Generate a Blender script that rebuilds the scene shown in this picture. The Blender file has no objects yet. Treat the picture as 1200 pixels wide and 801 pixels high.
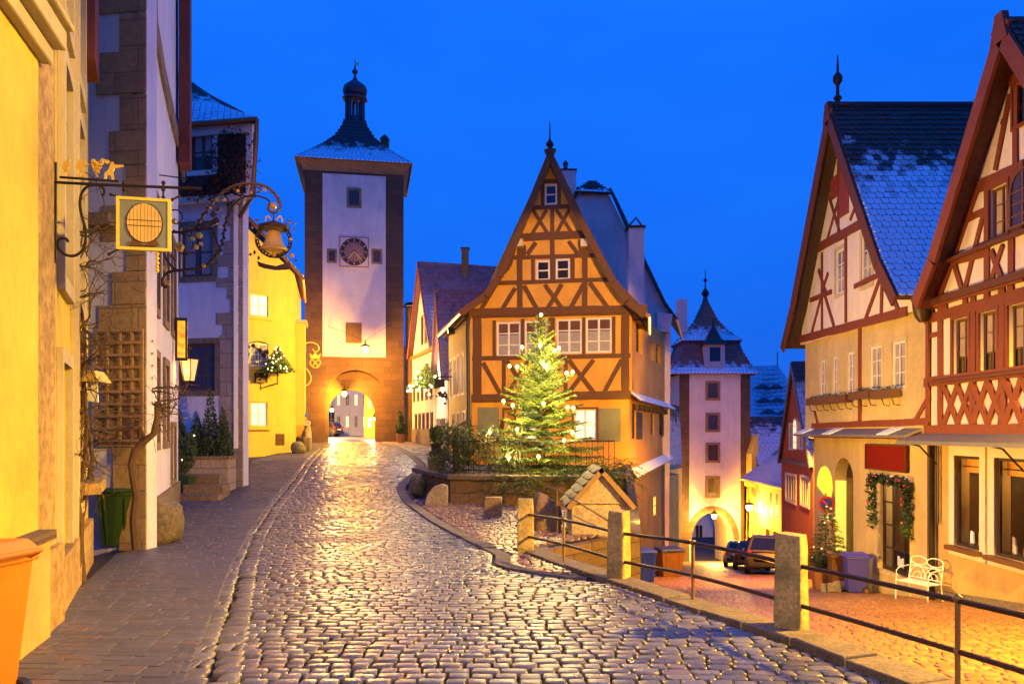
import bpy, bmesh, math, random
import numpy as np
from mathutils import Vector, Matrix, noise
from mathutils.geometry import tessellate_polygon
rad = math.radians
rng = random.Random(7)
D = bpy.data
SC = bpy.context.scene
COL = SC.collection
# ------------------------------------------------------------------ camera, sky, exposure
EYE, F, CX, HY = 1.8, 930.0, 600.0, 505.0          # eye height, focal length (px of the 1200 px photo), centre column, horizon row
cam = D.objects.new('camera', D.cameras.new('camera')); COL.objects.link(cam)
cam.location = (0, 0, EYE); cam.rotation_euler = (rad(90), 0, 0)
cam.data.sensor_width = 36; cam.data.lens = F/1200*36; cam.data.shift_y = (HY-400.5)/1200
cam.data.clip_start = .1; cam.data.clip_end = 2500
SC.camera = cam
wd = D.worlds.new('World'); SC.world = wd; wd.use_nodes = True
nt = wd.node_tree; nt.nodes.clear()
wo = nt.nodes.new('ShaderNodeOutputWorld'); bg = nt.nodes.new('ShaderNodeBackground')
tc = nt.nodes.new('ShaderNodeTexCoord'); sx = nt.nodes.new('ShaderNodeSeparateXYZ'); cr = nt.nodes.new('ShaderNodeValToRGB')
nt.links.new(tc.outputs['Generated'], sx.inputs[0]); nt.links.new(sx.outputs['Z'], cr.inputs[0])
cr.color_ramp.elements[0].position = 0.02; cr.color_ramp.elements[0].color = (.008, .125, .78, 1)
cr.color_ramp.elements[1].position = .55; cr.color_ramp.elements[1].color = (.006, .18, 1.08, 1)
e = cr.color_ramp.elements.new(.22); e.color = (.005, .15, .95, 1)
SKY = nt.nodes.new('ShaderNodeTexSky'); SKY.sky_type = 'NISHITA'; SKY.sun_disc = False
SKY.sun_elevation = rad(1.5); SKY.sun_rotation = rad(200)
mxs = nt.nodes.new('ShaderNodeMixRGB'); mxs.blend_type = 'ADD'; mxs.inputs[0].default_value = .0008
nt.links.new(cr.outputs[0], mxs.inputs[1]); nt.links.new(SKY.outputs[0], mxs.inputs[2])
cn = nt.nodes.new('ShaderNodeTexNoise'); cn.inputs['Scale'].default_value = 2.2; cn.inputs['Detail'].default_value = 5; cmap = nt.nodes.new('ShaderNodeMapping'); cmap.inputs['Scale'].default_value = (1, 1, 3.5)
nt.links.new(tc.outputs['Generated'], cmap.inputs[0]); nt.links.new(cmap.outputs[0], cn.inputs['Vector']); ccr = nt.nodes.new('ShaderNodeValToRGB'); nt.links.new(cn.outputs['Fac'], ccr.inputs[0])
ccr.color_ramp.elements[0].position = .35; ccr.color_ramp.elements[0].color = (.93, .93, .95, 1); ccr.color_ramp.elements[1].position = .7; ccr.color_ramp.elements[1].color = (1.5, 1.12, 1.02, 1)
mxc = nt.nodes.new('ShaderNodeMixRGB'); mxc.blend_type = 'MULTIPLY'; mxc.inputs[0].default_value = 1; nt.links.new(mxs.outputs[0], mxc.inputs[1]); nt.links.new(ccr.outputs[0], mxc.inputs[2])   # thin uneven cloud
nt.links.new(mxc.outputs[0], bg.inputs[0]); bg.inputs[1].default_value = 1.0
nt.links.new(bg.outputs[0], wo.inputs[0])
vs = SC.view_settings; vs.view_transform = 'Standard'; vs.look = 'None'; vs.exposure = 0.0; vs.gamma = 1; vs.use_curve_mapping = False
SC.cycles.max_bounces = 5; SC.cycles.diffuse_bounces = 2; SC.cycles.glossy_bounces = 3; SC.cycles.transmission_bounces = 4
SC.cycles.sample_clamp_indirect = 3; SC.cycles.use_denoising = True
SC.cycles.caustics_reflective = False; SC.cycles.caustics_refractive = False
# ------------------------------------------------------------------ ground heights
_ht = np.array([(-30, 0), (5, 0), (7, -.01), (9.85, -.08), (12.9, -.15), (15.5, -.13), (19, 0), (22.5, .22), (26, .42), (30, .6), (36, .82), (42, .98), (50, 1.1), (60, 1.2), (80, 1.3), (300, 1.4)])
_hy = np.arange(-30, 300, .25); _hz = np.interp(_hy, _ht[:, 0], _ht[:, 1]); _k = np.ones(9)/9
_hz = np.convolve(np.pad(_hz, 4, mode='edge'), _k, 'valid')
def HT(*a): return np.interp(a[-1], _hy, _hz)                       # upper street
def LT(*a): return np.minimum(EYE-3.7-(np.asarray(a[-1], float)-17.5)*.145, -.06)   # lower street
_sp = np.array([(-30, 14), (-3, 5.6), (2, 3.9), (4.84, 3.12), (5.4, 2.98), (6.9, 2.46), (9.8, 1.34), (12.8, .24), (13.6, .9), (15.2, 2.35), (19, 2.9), (29.5, 4.3), (60, 5), (300, 5)])
def SPX(Y): return float(np.interp(Y, _sp[:, 0], _sp[:, 1]))
def W(x, y, Y): return Vector(((x-CX)/F*Y, Y, EYE-(y-HY)/F*Y))
def G(x, y, fn=HT):                                            # where the line of sight meets the street
    a, b = 1.5, 200.0
    f = lambda Y: EYE-(y-HY)/F*Y-float(fn(Y))
    Y = a
    while Y < b and f(Y) > 0: Y += .1
    lo, hi = Y-.1, Y
    for _ in range(20):
        m = (lo+hi)/2
        if f(m) > 0: lo = m
        else: hi = m
    return ((x-CX)/F*lo, lo)
# ------------------------------------------------------------------ materials
MATS = {}
def newmat(name):
    m = D.materials.new(name); m.use_nodes = True; n = m.node_tree; b = n.nodes['Principled BSDF']; return m, n, b
def node(n, t, **kw):
    x = n.nodes.new('ShaderNode'+t)
    for k, v in kw.items():
        if hasattr(x, k): setattr(x, k, v)
        else: x.inputs[k.replace('_', ' ')].default_value = v
    return x
def ramp(n, fac, stops):
    r = n.nodes.new('ShaderNodeValToRGB'); n.links.new(fac, r.inputs[0])
    while len(r.color_ramp.elements) < len(stops): r.color_ramp.elements.new(.5)
    for e, (p, c) in zip(r.color_ramp.elements, stops):
        e.position = p; e.color = tuple(c)+(1,) if not isinstance(c, (int, float)) else (c, c, c, 1)
    return r.outputs[0]
def mix(n, fac, a, b, mode='MIX'):
    x = n.nodes.new('ShaderNodeMixRGB'); x.blend_type = mode
    for s, v in ((0, fac), (1, a), (2, b)):
        if hasattr(v, 'is_linked') or hasattr(v, 'links'): n.links.new(v, x.inputs[s])
        elif isinstance(v, (int, float)): x.inputs[s].default_value = v
        else: x.inputs[s].default_value = tuple(v)+(1,)
    return x.outputs[0]
def coords(n, kind='Object', scale=(1, 1, 1)):
    t = n.nodes.new('ShaderNodeTexCoord'); m = n.nodes.new('ShaderNodeMapping'); m.inputs['Scale'].default_value = scale
    n.links.new(t.outputs[kind], m.inputs[0]); return m.outputs[0]
def world_pos(n, scale=(1, 1, 1)):
    g = n.nodes.new('ShaderNodeNewGeometry'); m = n.nodes.new('ShaderNodeMapping'); m.inputs['Scale'].default_value = scale
    n.links.new(g.outputs['Position'], m.inputs[0]); return m.outputs[0]
def bump(n, b, h, dist=.01, strength=1.0):
    x = n.nodes.new('ShaderNodeBump'); x.inputs['Distance'].default_value = dist; x.inputs['Strength'].default_value = strength
    n.links.new(h, x.inputs['Height']); n.links.new(x.outputs[0], b.inputs['Normal'])
def noise_tex(n, vec, scale, detail=4, rough=.6):
    t = n.nodes.new('ShaderNodeTexNoise'); t.inputs['Scale'].default_value = scale; t.inputs['Detail'].default_value = detail
    t.inputs['Roughness'].default_value = rough; n.links.new(vec, t.inputs['Vector']); return t.outputs['Fac']
def plaster(name, c, dirt=.35, rough=.85, bd=.012):
    m, n, b = newmat(name); v = world_pos(n)
    a = noise_tex(n, v, .7, 5); f = noise_tex(n, v, 9, 4); s = noise_tex(n, world_pos(n, (3, 3, .35)), 1.3, 4)
    dk = tuple(x*(1-dirt) for x in c); c1 = mix(n, ramp(n, a, [(.35, 0), (.68, 1)]), c, dk)
    c2 = mix(n, ramp(n, s, [(.5, 0), (.78, .55)]), c1, tuple(x*(1-dirt)*.9 for x in c))
    c3 = mix(n, ramp(n, f, [(.4, 0), (.7, .25)]), c2, tuple(min(1, x*1.1) for x in c)); c3 = mix(n, ramp(n, noise_tex(n, world_pos(n, (2.6, 2.6, .6)), 1.1, 6, .75), [(.5, 0), (.7, .38)]), c3, tuple(x*.55 for x in c)); c3 = mix(n, ramp(n, noise_tex(n, v, 2.3, 6, .75), [(.56, 0), (.6, .22)]), c3, tuple(x*.7 for x in c))
    n.links.new(c3, b.inputs['Base Color']); b.inputs['Roughness'].default_value = rough
    h = mix(n, .5, f, noise_tex(n, v, 45, 3)); bump(n, b, h, bd, .7); MATS[name] = m; return m
def stone(name, c, c2, scale=1.0, rough=.85, bd=.03, moss=None):
    m, n, b = newmat(name); v = world_pos(n)
    a = noise_tex(n, v, 1.6*scale, 7, .7); f = noise_tex(n, v, 14*scale, 6, .7)
    x = mix(n, ramp(n, a, [(.35, 0), (.65, 1)]), c, c2)
    x = mix(n, ramp(n, f, [(.42, 0), (.62, .7)]), x, tuple(q*.45 for q in c2))
    if moss: x = mix(n, ramp(n, noise_tex(n, v, 3.1, 5), [(.5, 0), (.66, .8)]), x, moss)
    n.links.new(x, b.inputs['Base Color']); b.inputs['Roughness'].default_value = rough
    bump(n, b, mix(n, .5, a, f), bd, .9); MATS[name] = m; return m
def blocks(name, c, c2, mortar, bw=.55, bh=.32, axis='xz', bd=.02):
    m, n, b = newmat(name); g = n.nodes.new('ShaderNodeNewGeometry'); s = n.nodes.new('ShaderNodeSeparateXYZ'); n.links.new(g.outputs['Position'], s.inputs[0])
    cm = n.nodes.new('ShaderNodeCombineXYZ')
    if axis == 'xz': n.links.new(s.outputs['X'], cm.inputs[0])
    else: n.links.new(s.outputs['Y'], cm.inputs[0])
    n.links.new(s.outputs['Z'], cm.inputs[1])
    t = n.nodes.new('ShaderNodeTexBrick'); n.links.new(cm.outputs[0], t.inputs['Vector'])
    t.inputs['Scale'].default_value = 1; t.inputs['Brick Width'].default_value = bw; t.inputs['Row Height'].default_value = bh; t.inputs['Mortar Size'].default_value = .012
    t.inputs['Mortar Smooth'].default_value = .3; t.inputs['Bias'].default_value = 0
    t.inputs['Color1'].default_value = (*c, 1); t.inputs['Color2'].default_value = (*c2, 1); t.inputs['Mortar'].default_value = (*mortar, 1)
    f = noise_tex(n, g.outputs['Position'], 11, 6, .7); a = noise_tex(n, g.outputs['Position'], 1.1, 4)
    x = mix(n, ramp(n, f, [(.4, 0), (.66, .6)]), t.outputs['Color'], tuple(q*.5 for q in c2))
    x = mix(n, ramp(n, a, [(.4, 0), (.7, .45)]), x, tuple(q*.6 for q in c))
    n.links.new(x, b.inputs['Base Color']); b.inputs['Roughness'].default_value = .88
    h = mix(n, .35, t.outputs['Fac'], f); inv = n.nodes.new('ShaderNodeInvert'); n.links.new(t.outputs['Fac'], inv.inputs[1])
    bump(n, b, mix(n, .4, inv.outputs[0], f), bd, .9); MATS[name] = m; return m
def wood(name, c, rough=.7, var=.45, sc=1.0):
    m, n, b = newmat(name); v = world_pos(n)
    a = noise_tex(n, v, 5*sc, 6, .7); f = noise_tex(n, world_pos(n, (30, 30, 4)), 1.5, 4)
    x = mix(n, ramp(n, a, [(.35, 0), (.7, var)]), c, tuple(q*.5 for q in c)); x = mix(n, ramp(n, f, [(.45, 0), (.7, .35)]), x, tuple(min(1, q*1.4) for q in c))
    n.links.new(x, b.inputs['Base Color']); b.inputs['Roughness'].default_value = rough; bump(n, b, mix(n, .5, a, f), .008, .7); MATS[name] = m; return m
def plain(name, c, rough=.5, metal=0.0, bumpy=0.0, var=.2):
    m, n, b = newmat(name); v = world_pos(n); a = noise_tex(n, v, 4, 5)
    x = mix(n, ramp(n, a, [(.35, 0), (.7, 1)]), c, tuple(q*(1-var) for q in c)); n.links.new(x, b.inputs['Base Color'])
    b.inputs['Roughness'].default_value = rough; b.inputs['Metallic'].default_value = metal
    if bumpy: bump(n, b, noise_tex(n, v, 30, 4), bumpy, .6)
    MATS[name] = m; return m
def emit(name, c, s, var=0, c2=None):
    m, n, b = newmat(name); b.inputs['Base Color'].default_value = (*c, 1)
    if var:
        a = noise_tex(n, world_pos(n), var, 3); x = mix(n, ramp(n, a, [(.35, 0), (.65, 1)]), c, c2 or tuple(q*.3 for q in c)); n.links.new(x, b.inputs['Emission Color'])
    else: b.inputs['Emission Color'].default_value = (*c, 1)
    b.inputs['Emission Strength'].default_value = s; MATS[name] = m; return m
def tiles_mat(name, c, c2, snow=.0, lo=.0, band=.12, patch=.2, snowc=(.76, .82, .93)):
    """clay tiles, random per tile; snow lies where the roof parameter v (0 eave, 1 ridge) minus noise is under `snow`"""
    m, n, b = newmat(name); at = n.nodes.new('ShaderNodeAttribute'); at.attribute_name = 'tint'
    sp = n.nodes.new('ShaderNodeSeparateColor'); n.links.new(at.outputs['Color'], sp.inputs[0])
    v = world_pos(n); x = mix(n, sp.outputs[0], c, c2); f = noise_tex(n, v, 12, 5)
    x = mix(n, ramp(n, f, [(.45, 0), (.7, .6)]), x, tuple(q*.45 for q in c2))
    if snow > 0:
        nz = noise_tex(n, v, 1.7, 5, .62); k = n.nodes.new('ShaderNodeMath'); k.operation = 'MULTIPLY_ADD'; n.links.new(nz, k.inputs[0]); k.inputs[1].default_value = patch*2; k.inputs[2].default_value = snow-patch
        d = n.nodes.new('ShaderNodeMath'); d.operation = 'SUBTRACT'; n.links.new(k.outputs[0], d.inputs[0]); n.links.new(sp.outputs[1], d.inputs[1])
        e2 = n.nodes.new('ShaderNodeMath'); e2.operation = 'MULTIPLY_ADD'; n.links.new(sp.outputs[0], e2.inputs[0]); e2.inputs[1].default_value = .14; n.links.new(d.outputs[0], e2.inputs[2])
        s0 = ramp(n, e2.outputs[0], [(.045, 0), (.045+band*.5, 1)])
        if lo > 0:
            s1 = ramp(n, sp.outputs[1], [(lo, 0), (lo+.02, 1)]); s0 = mix(n, 1.0, s0, s1, 'MULTIPLY')
        s0 = mix(n, 1.0, s0, ramp(n, sp.outputs[2], [(.3, 0), (.6, 1)]), 'MULTIPLY')
        x = mix(n, s0, x, snowc); b.inputs['Roughness'].default_value = .75
    b.inputs['Roughness'].default_value = .7
    n.links.new(x, b.inputs['Base Color']); bump(n, b, f, .01, .6); MATS[name] = m; return m
def stone_sett(name, c, c2, rough=(.25, .55), warm=None, c3=None):
    m, n, b = newmat(name); at = n.nodes.new('ShaderNodeAttribute'); at.attribute_name = 'tint'
    sp = n.nodes.new('ShaderNodeSeparateColor'); n.links.new(at.outputs['Color'], sp.inputs[0])
    v = world_pos(n); x = mix(n, sp.outputs[0], c, c2)
    if c3: x = mix(n, ramp(n, sp.outputs[1], [(.72, 0), (.9, .8)]), x, c3)
    f = noise_tex(n, v, 40, 5, .7); w = noise_tex(n, v, .8, 4)
    x = mix(n, ramp(n, f, [(.4, 0), (.7, .5)]), x, tuple(q*.4 for q in c2)); x = mix(n, ramp(n, w, [(.4, 0), (.65, .45)]), x, tuple(q*.5 for q in c))
    n.links.new(x, b.inputs['Base Color'])
    r = ramp(n, mix(n, .5, w, noise_tex(n, v, 6, 4)), [(.38, rough[0]), (.62, rough[1])]); n.links.new(r, b.inputs['Roughness'])
    b.inputs['Specular IOR Level'].default_value = .8
    bump(n, b, mix(n, .5, f, noise_tex(n, v, 12, 3)), .008, .8); MATS[name] = m; return m
def glass(name, c, rough=.08, spec=.6):
    m, n, b = newmat(name); v = world_pos(n); a = noise_tex(n, v, 2.2, 3)
    x = mix(n, a, c, tuple(q*.3 for q in c)); n.links.new(x, b.inputs['Base Color'])
    b.inputs['Roughness'].default_value = rough; b.inputs['Specular IOR Level'].default_value = spec; bump(n, b, noise_tex(n, v, 2.5, 2), .02, .25); MATS[name] = m; return m
# ------------------------------------------------------------------ mesh builder
ORG = {}
class MB:
    def __init__(s): s.v = []; s.f = []; s.sm = False; s.tint = None
    def add(s, vs_, fs):
        o = len(s.v); s.v += [tuple(p) for p in vs_]; s.f += [tuple(i+o for i in f) for f in fs]
    def box(s, c, size, rz=0, taper=1.0, m=None):
        x, y, z = [q/2 for q in size]; R = m or Matrix.Rotation(rz, 3, 'Z'); c = Vector(c)
        P = [c+R @ Vector((sx*x*(taper if sz > 0 else 1), sy*y*(taper if sz > 0 else 1), sz*z)) for sz in (-1, 1) for sx, sy in ((-1, -1), (1, -1), (1, 1), (-1, 1))]
        s.add(P, [(3, 2, 1, 0), (4, 5, 6, 7), (0, 1, 5, 4), (1, 2, 6, 5), (2, 3, 7, 6), (3, 0, 4, 7)]); return s
    def hexa(s, bot, top):
        n = len(bot); s.add(list(bot)+list(top), [tuple(range(n-1, -1, -1)), tuple(range(n, 2*n))]+[(i, (i+1) % n, n+(i+1) % n, n+i) for i in range(n)]); return s
    def tube(s, pts, r, n=6, cap=True):
        pts = [Vector(p) for p in pts]; N = len(pts)
        rr = r if isinstance(r, (list, tuple)) else [r]*N
        up = None; o = len(s.v)
        for i, p in enumerate(pts):
            t = (pts[min(i+1, N-1)]-pts[max(i-1, 0)])
            if t.length < 1e-9: t = Vector((0, 0, 1))
            t.normalize()
            if up is None: up = Vector((0, 0, 1)) if abs(t.z) < .9 else Vector((1, 0, 0))
            a = up-t*up.dot(t)
            if a.length < 1e-5: a = t.orthogonal()
            a.normalize(); up = a; b = t.cross(a)
            for k in range(n):
                an = 2*math.pi*k/n; s.v.append(tuple(p+(a*math.cos(an)+b*math.sin(an))*rr[i]))
        for i in range(N-1):
            for k in range(n):
                s.f.append((o+i*n+k, o+i*n+(k+1) % n, o+(i+1)*n+(k+1) % n, o+(i+1)*n+k))
        if cap: s.f.append(tuple(o+k for k in range(n-1, -1, -1))); s.f.append(tuple(o+(N-1)*n+k for k in range(n)))
        return s
    def lathe(s, c, prof, n=12, rot=0, sq=False):
        """prof: (r, z); closed at both ends"""
        o = len(s.v); c = Vector(c)
        for r, z in prof:
            for k in range(n):
                an = 2*math.pi*k/n+rot; s.v.append((c.x+r*math.cos(an), c.y+r*math.sin(an), c.z+z))
        for i in range(len(prof)-1):
            for k in range(n): s.f.append((o+i*n+k, o+i*n+(k+1) % n, o+(i+1)*n+(k+1) % n, o+(i+1)*n+k))
        s.f.append(tuple(o+k for k in range(n-1, -1, -1))); s.f.append(tuple(o+(len(prof)-1)*n+k for k in range(n))); return s
    def ball(s, c, r, n=8, m=6, jit=0, sc=(1, 1, 1)):
        o = len(s.v); c = Vector(c)
        for i in range(m+1):
            th = math.pi*i/m
            for k in range(n):
                ph = 2*math.pi*k/n; d = Vector((math.sin(th)*math.cos(ph)*sc[0], math.sin(th)*math.sin(ph)*sc[1], math.cos(th)*sc[2]))
                q = r*(1+(jit*noise.noise(d*2.3+c) if jit else 0)); s.v.append(tuple(c+d*q))
        for i in range(m):
            for k in range(n): s.f.append((o+i*n+k, o+(i+1)*n+k, o+(i+1)*n+(k+1) % n, o+i*n+(k+1) % n))
        return s
    def slab(s, fc, poly, d0, d1, holes=()):
        """a polygon (u, z) on facade fc, from depth d0 (back) to d1 (front)"""
        ring = [list(poly)]+[list(h) for h in holes]
        tri = tessellate_polygon([[Vector((p[0], p[1], 0)) for p in r] for r in ring]); flat = [p for r in ring for p in r]
        o = len(s.v); N = len(flat)
        s.v += [tuple(fc.pt(p[0], p[1], d1)) for p in flat]+[tuple(fc.pt(p[0], p[1], d0)) for p in flat]
        for t in tri:
            s.f.append(tuple(o+i for i in t)); s.f.append(tuple(o+N+i for i in reversed(t)))
        k = 0
        for r in ring:
            for i in range(len(r)):
                a, b_ = k+i, k+(i+1) % len(r); s.f.append((o+a, o+b_, o+N+b_, o+N+a))
            k += len(r)
        return s
    def rect(s, fc, r, d0, d1): return s.slab(fc, [(r[0], r[1]), (r[2], r[1]), (r[2], r[3]), (r[0], r[3])], d0, d1)
    def ring(s, fc, r, w, d0, d1):
        u0, z0, u1, z1 = r
        s.rect(fc, (u0-w, z1, u1+w, z1+w), d0, d1); s.rect(fc, (u0-w, z0-w, u1+w, z0), d0, d1); s.rect(fc, (u0-w, z0, u0, z1), d0, d1); s.rect(fc, (u1, z0, u1+w, z1), d0, d1); return s
    def beam(s, fc, p, q, w, d0=0, d1=.03):
        a = Vector(p); b_ = Vector(q); t = (b_-a).normalized(); nn = Vector((-t.y, t.x))*w/2
        if w > .08:      # hewn timber: the edges wander a little
            L = (b_-a).length; n = max(2, int(L/.5)); up, dn = [], []
            for i in range(n+1): c = a+(b_-a)*i/n; up.append(c+nn*(1+rng.uniform(-.1, .08))); dn.append(c-nn*(1+rng.uniform(-.1, .08)))
            s.slab(fc, up[::-1]+dn, d0, d1); return s
        s.slab(fc, [a+nn, a-nn, b_-nn, b_+nn], d0, d1); return s
    def build(s, name, mat, parent=None, smooth=None, origin=None, bev=0):
        me = D.meshes.new(name); P = np.array(s.v, float); o = D.objects.new(name, me)
        if origin is None: c = np.array([(P[:, 0].min()+P[:, 0].max())/2, (P[:, 1].min()+P[:, 1].max())/2, P[:, 2].min()])
        else: c = np.array(origin, float)
        me.from_pydata([tuple(x) for x in P-c], [], s.f); me.materials.append(mat if not isinstance(mat, str) else MATS[mat])
        if s.tint is not None:
            a = me.color_attributes.new('tint', 'FLOAT_COLOR', 'POINT'); a.data.foreach_set('color', np.array(s.tint, np.float32).ravel())
        bm = bmesh.new(); bm.from_mesh(me); bmesh.ops.recalc_face_normals(bm, faces=bm.faces); bm.to_mesh(me); bm.free()
        if smooth or (smooth is None and s.sm):
            me.polygons.foreach_set('use_smooth', [True]*len(me.polygons))
            if smooth != 'all': me.set_sharp_from_angle(angle=rad(38))
        if bev:
            b = o.modifiers.new('bevel', 'BEVEL'); b.width = bev; b.segments = 2; b.limit_method = 'ANGLE'
        COL.objects.link(o); pl = ORG.get(parent.name, Vector((0, 0, 0))) if parent else Vector((0, 0, 0))
        o.location = Vector(c)-pl; ORG[o.name] = Vector(c)
        if parent: o.parent = parent
        return o
def build_each(m, name, mat, parent=None, smooth=None, label=None, cat=None, group=None):
    """every separate piece of m becomes an object of its own"""
    par = list(range(len(m.v)))
    def fd(i):
        while par[i] != i: par[i] = par[par[i]]; i = par[i]
        return i
    for f in m.f:
        for i in f[1:]: par[fd(i)] = fd(f[0])
    grp = {}
    for f in m.f: grp.setdefault(fd(f[0]), []).append(f)
    out = []
    for fs in grp.values():
        ids = sorted({i for f in fs for i in f}); mp = {a: k for k, a in enumerate(ids)}; q = MB(); q.v = [m.v[i] for i in ids]; q.f = [tuple(mp[i] for i in f) for f in fs]
        o = q.build(name, mat, parent, smooth=smooth); out.append(o)
        if label: tag(o, label, cat, group)
    return out
def tag(o, label, cat, group=None, kind=None):
    if label: o['label'] = label
    if cat: o['category'] = cat
    if group: o['group'] = group
    if kind: o['kind'] = kind
    return o
def thing(name, label, cat, loc=(0, 0, 0), group=None):
    o = D.objects.new(name, None); COL.objects.link(o); o.location = loc; o.empty_display_size = .2; ORG[o.name] = Vector(loc); return tag(o, label, cat, group)
def copy_tree(o, parent=None):
    c = o.copy(); COL.objects.link(c)
    if parent: c.parent = parent
    for ch in [q for q in D.objects if q.parent == o]: copy_tree(ch, c)
    return c
class Face:
    """a facade plane standing on the line a-b (metres); u runs along it, z up, d out of the wall"""
    def __init__(s, a, b, flip=False):
        s.a = Vector(a); s.b = Vector(b); s.t = (s.b-s.a).normalized(); s.L = (s.b-s.a).length
        n = Vector((s.t.y, -s.t.x)); s.n = n if (n.dot(-(s.a+s.b)) > 0) != flip else -n
    def pt(s, u, z, d=0): p = s.a+s.t*u+s.n*d; return Vector((p.x, p.y, z))
    def px(s, x, y):
        k = (x-CX)/F; Y = (s.a.x*s.t.y-s.a.y*s.t.x)/(k*s.t.y-s.t.x)
        u = (Vector((k*Y, Y))-s.a).dot(s.t); return (u, EYE-(y-HY)/F*Y)
    def r(s, x0, y0, x1, y1):
        xm = (x0+x1)/2; a = s.px(x0, y0)[0]; b = s.px(x1, y0)[0]; return (min(a, b), s.px(xm, y1)[1], max(a, b), s.px(xm, y0)[1])
    def off(s, d): return Face(s.a+s.n*d, s.b+s.n*d)
def Z(ox, oy, sc): return lambda x, y: (ox+x/sc, oy+y/sc)
class House:
    def __init__(s, name, label, cat, face, group=None):
        g = face.pt(face.L/2, 0); s.f = face; s.root = thing(name, label, cat, g, group); s.holes = []; s.k = 0
    def wall(s, poly, mat, name='wall', depth=.3, fc=None, holes=None):
        fc = fc or s.f; H = s.holes if holes is None else holes
        o = MB().slab(fc, poly, -depth, 0, [[(r[0], r[1]), (r[2], r[1]), (r[2], r[3]), (r[0], r[3])] for r in H]).build(name, mat, s.root); s.holes = []; return o
    def win(s, r, nx=2, nz=3, fm='white_paint', pm='dark_glass', depth=.1, fw=.06, mw=.028, casing=0, cm=None, cd=.025, sill=0, hole=True, name='window', curtain=None, fc=None, label=None, sash=0):
        fc = fc or s.f
        if hole: s.holes.append(r)
        u0, z0, u1, z1 = r; b0 = -depth if hole else .004; fr = MB(); e = .001
        fr.ring(fc, (u0+fw, z0+fw, u1-fw, z1-fw), fw-e, b0, b0+.05)
        for i in range(1, nx):
            u = u0+(u1-u0)*i/nx; w = mw*(1.9 if (nx % 2 == 0 and i == nx//2) else 1); fr.rect(fc, (u-w/2, z0+fw, u+w/2, z1-fw), b0+.004, b0+.043)
        for i in range(1, nz):
            z = z0+(z1-z0)*i/nz; fr.rect(fc, (u0+fw, z-mw/2, u1-fw, z+mw/2), b0+.006, b0+.038)
        o = fr.build(name, fm, s.root)
        if label: o['label'] = label
        MB().rect(fc, (u0+fw*.5, z0+fw*.5, u1-fw*.5, z1-fw*.5), b0-.02, b0+.02).build('pane', pm, o)
        if curtain:
            c = MB(); zt = z0+(z1-z0)*curtain[1]; zb = z0+(z1-z0)*curtain[2]; N = 14; us = [u0+fw+(u1-u0-2*fw)*i/N for i in range(N+1)]
            P = [fc.pt(u, zz, b0+.024+.004*(i % 2)) for zz in (zb, zt) for i, u in enumerate(us)]; full = curtain[1]-curtain[2] > .8
            P[:N+1] = [fc.pt(u+(((u0-u)*.12 if i < N/2 else (u1-u)*.12) if full else 0), zb, b0+.024+.004*(i % 2)) for i, u in enumerate(us)]
            c.add(P, [(i, i+1, N+2+i, N+1+i) for i in range(N) if not full or i < N*.36 or i > N*.57]); c.build('curtain', curtain[0], o)
        if casing: MB().ring(fc, (u0-.002, z0-.002, u1+.002, z1+.002), casing, .002, cd).build('casing', cm, o)
        if sill: MB().rect(fc, (u0-casing-.05, z0-casing-.07, u1+casing+.05, z0-casing-.003), .003, sill).build('sill', cm or fm, o)
        return o
    def beams(s, L, mat, name='timber_frame', fc=None, base=.0, th=.03, mirror=None, z=lambda x, y: (x, y)):
        """L: (x1, y1, x2, y2, width in m) in photo columns/rows, turned into places on the facade"""
        fc = fc or s.f; m = MB()
        for i, (x1, y1, x2, y2, w) in enumerate(L):
            p = fc.px(*z(x1, y1)); q = fc.px(*z(x2, y2)); d = base+th+(i*.00037)
            m.beam(fc, p, q, w, base-.01+i*.0001, d)
            if mirror is not None: m.beam(fc, (2*mirror-p[0], p[1]), (2*mirror-q[0], q[1]), w, base-.01+i*.0001, d+.0001)
        return m.build(name, mat, s.root)
    def shutter(s, r, mat, fc=None, slat=True, name='shutter'):
        fc = fc or s.f; m = MB().rect(fc, r, .01, .035)
        for k in (.12, .5, .85):
            z = r[1]+(r[3]-r[1])*k; m.rect(fc, (r[0]+.04, z-.03, r[2]-.04, z+.03), .03, .048)
        return m.build(name, mat, s.root)
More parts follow.
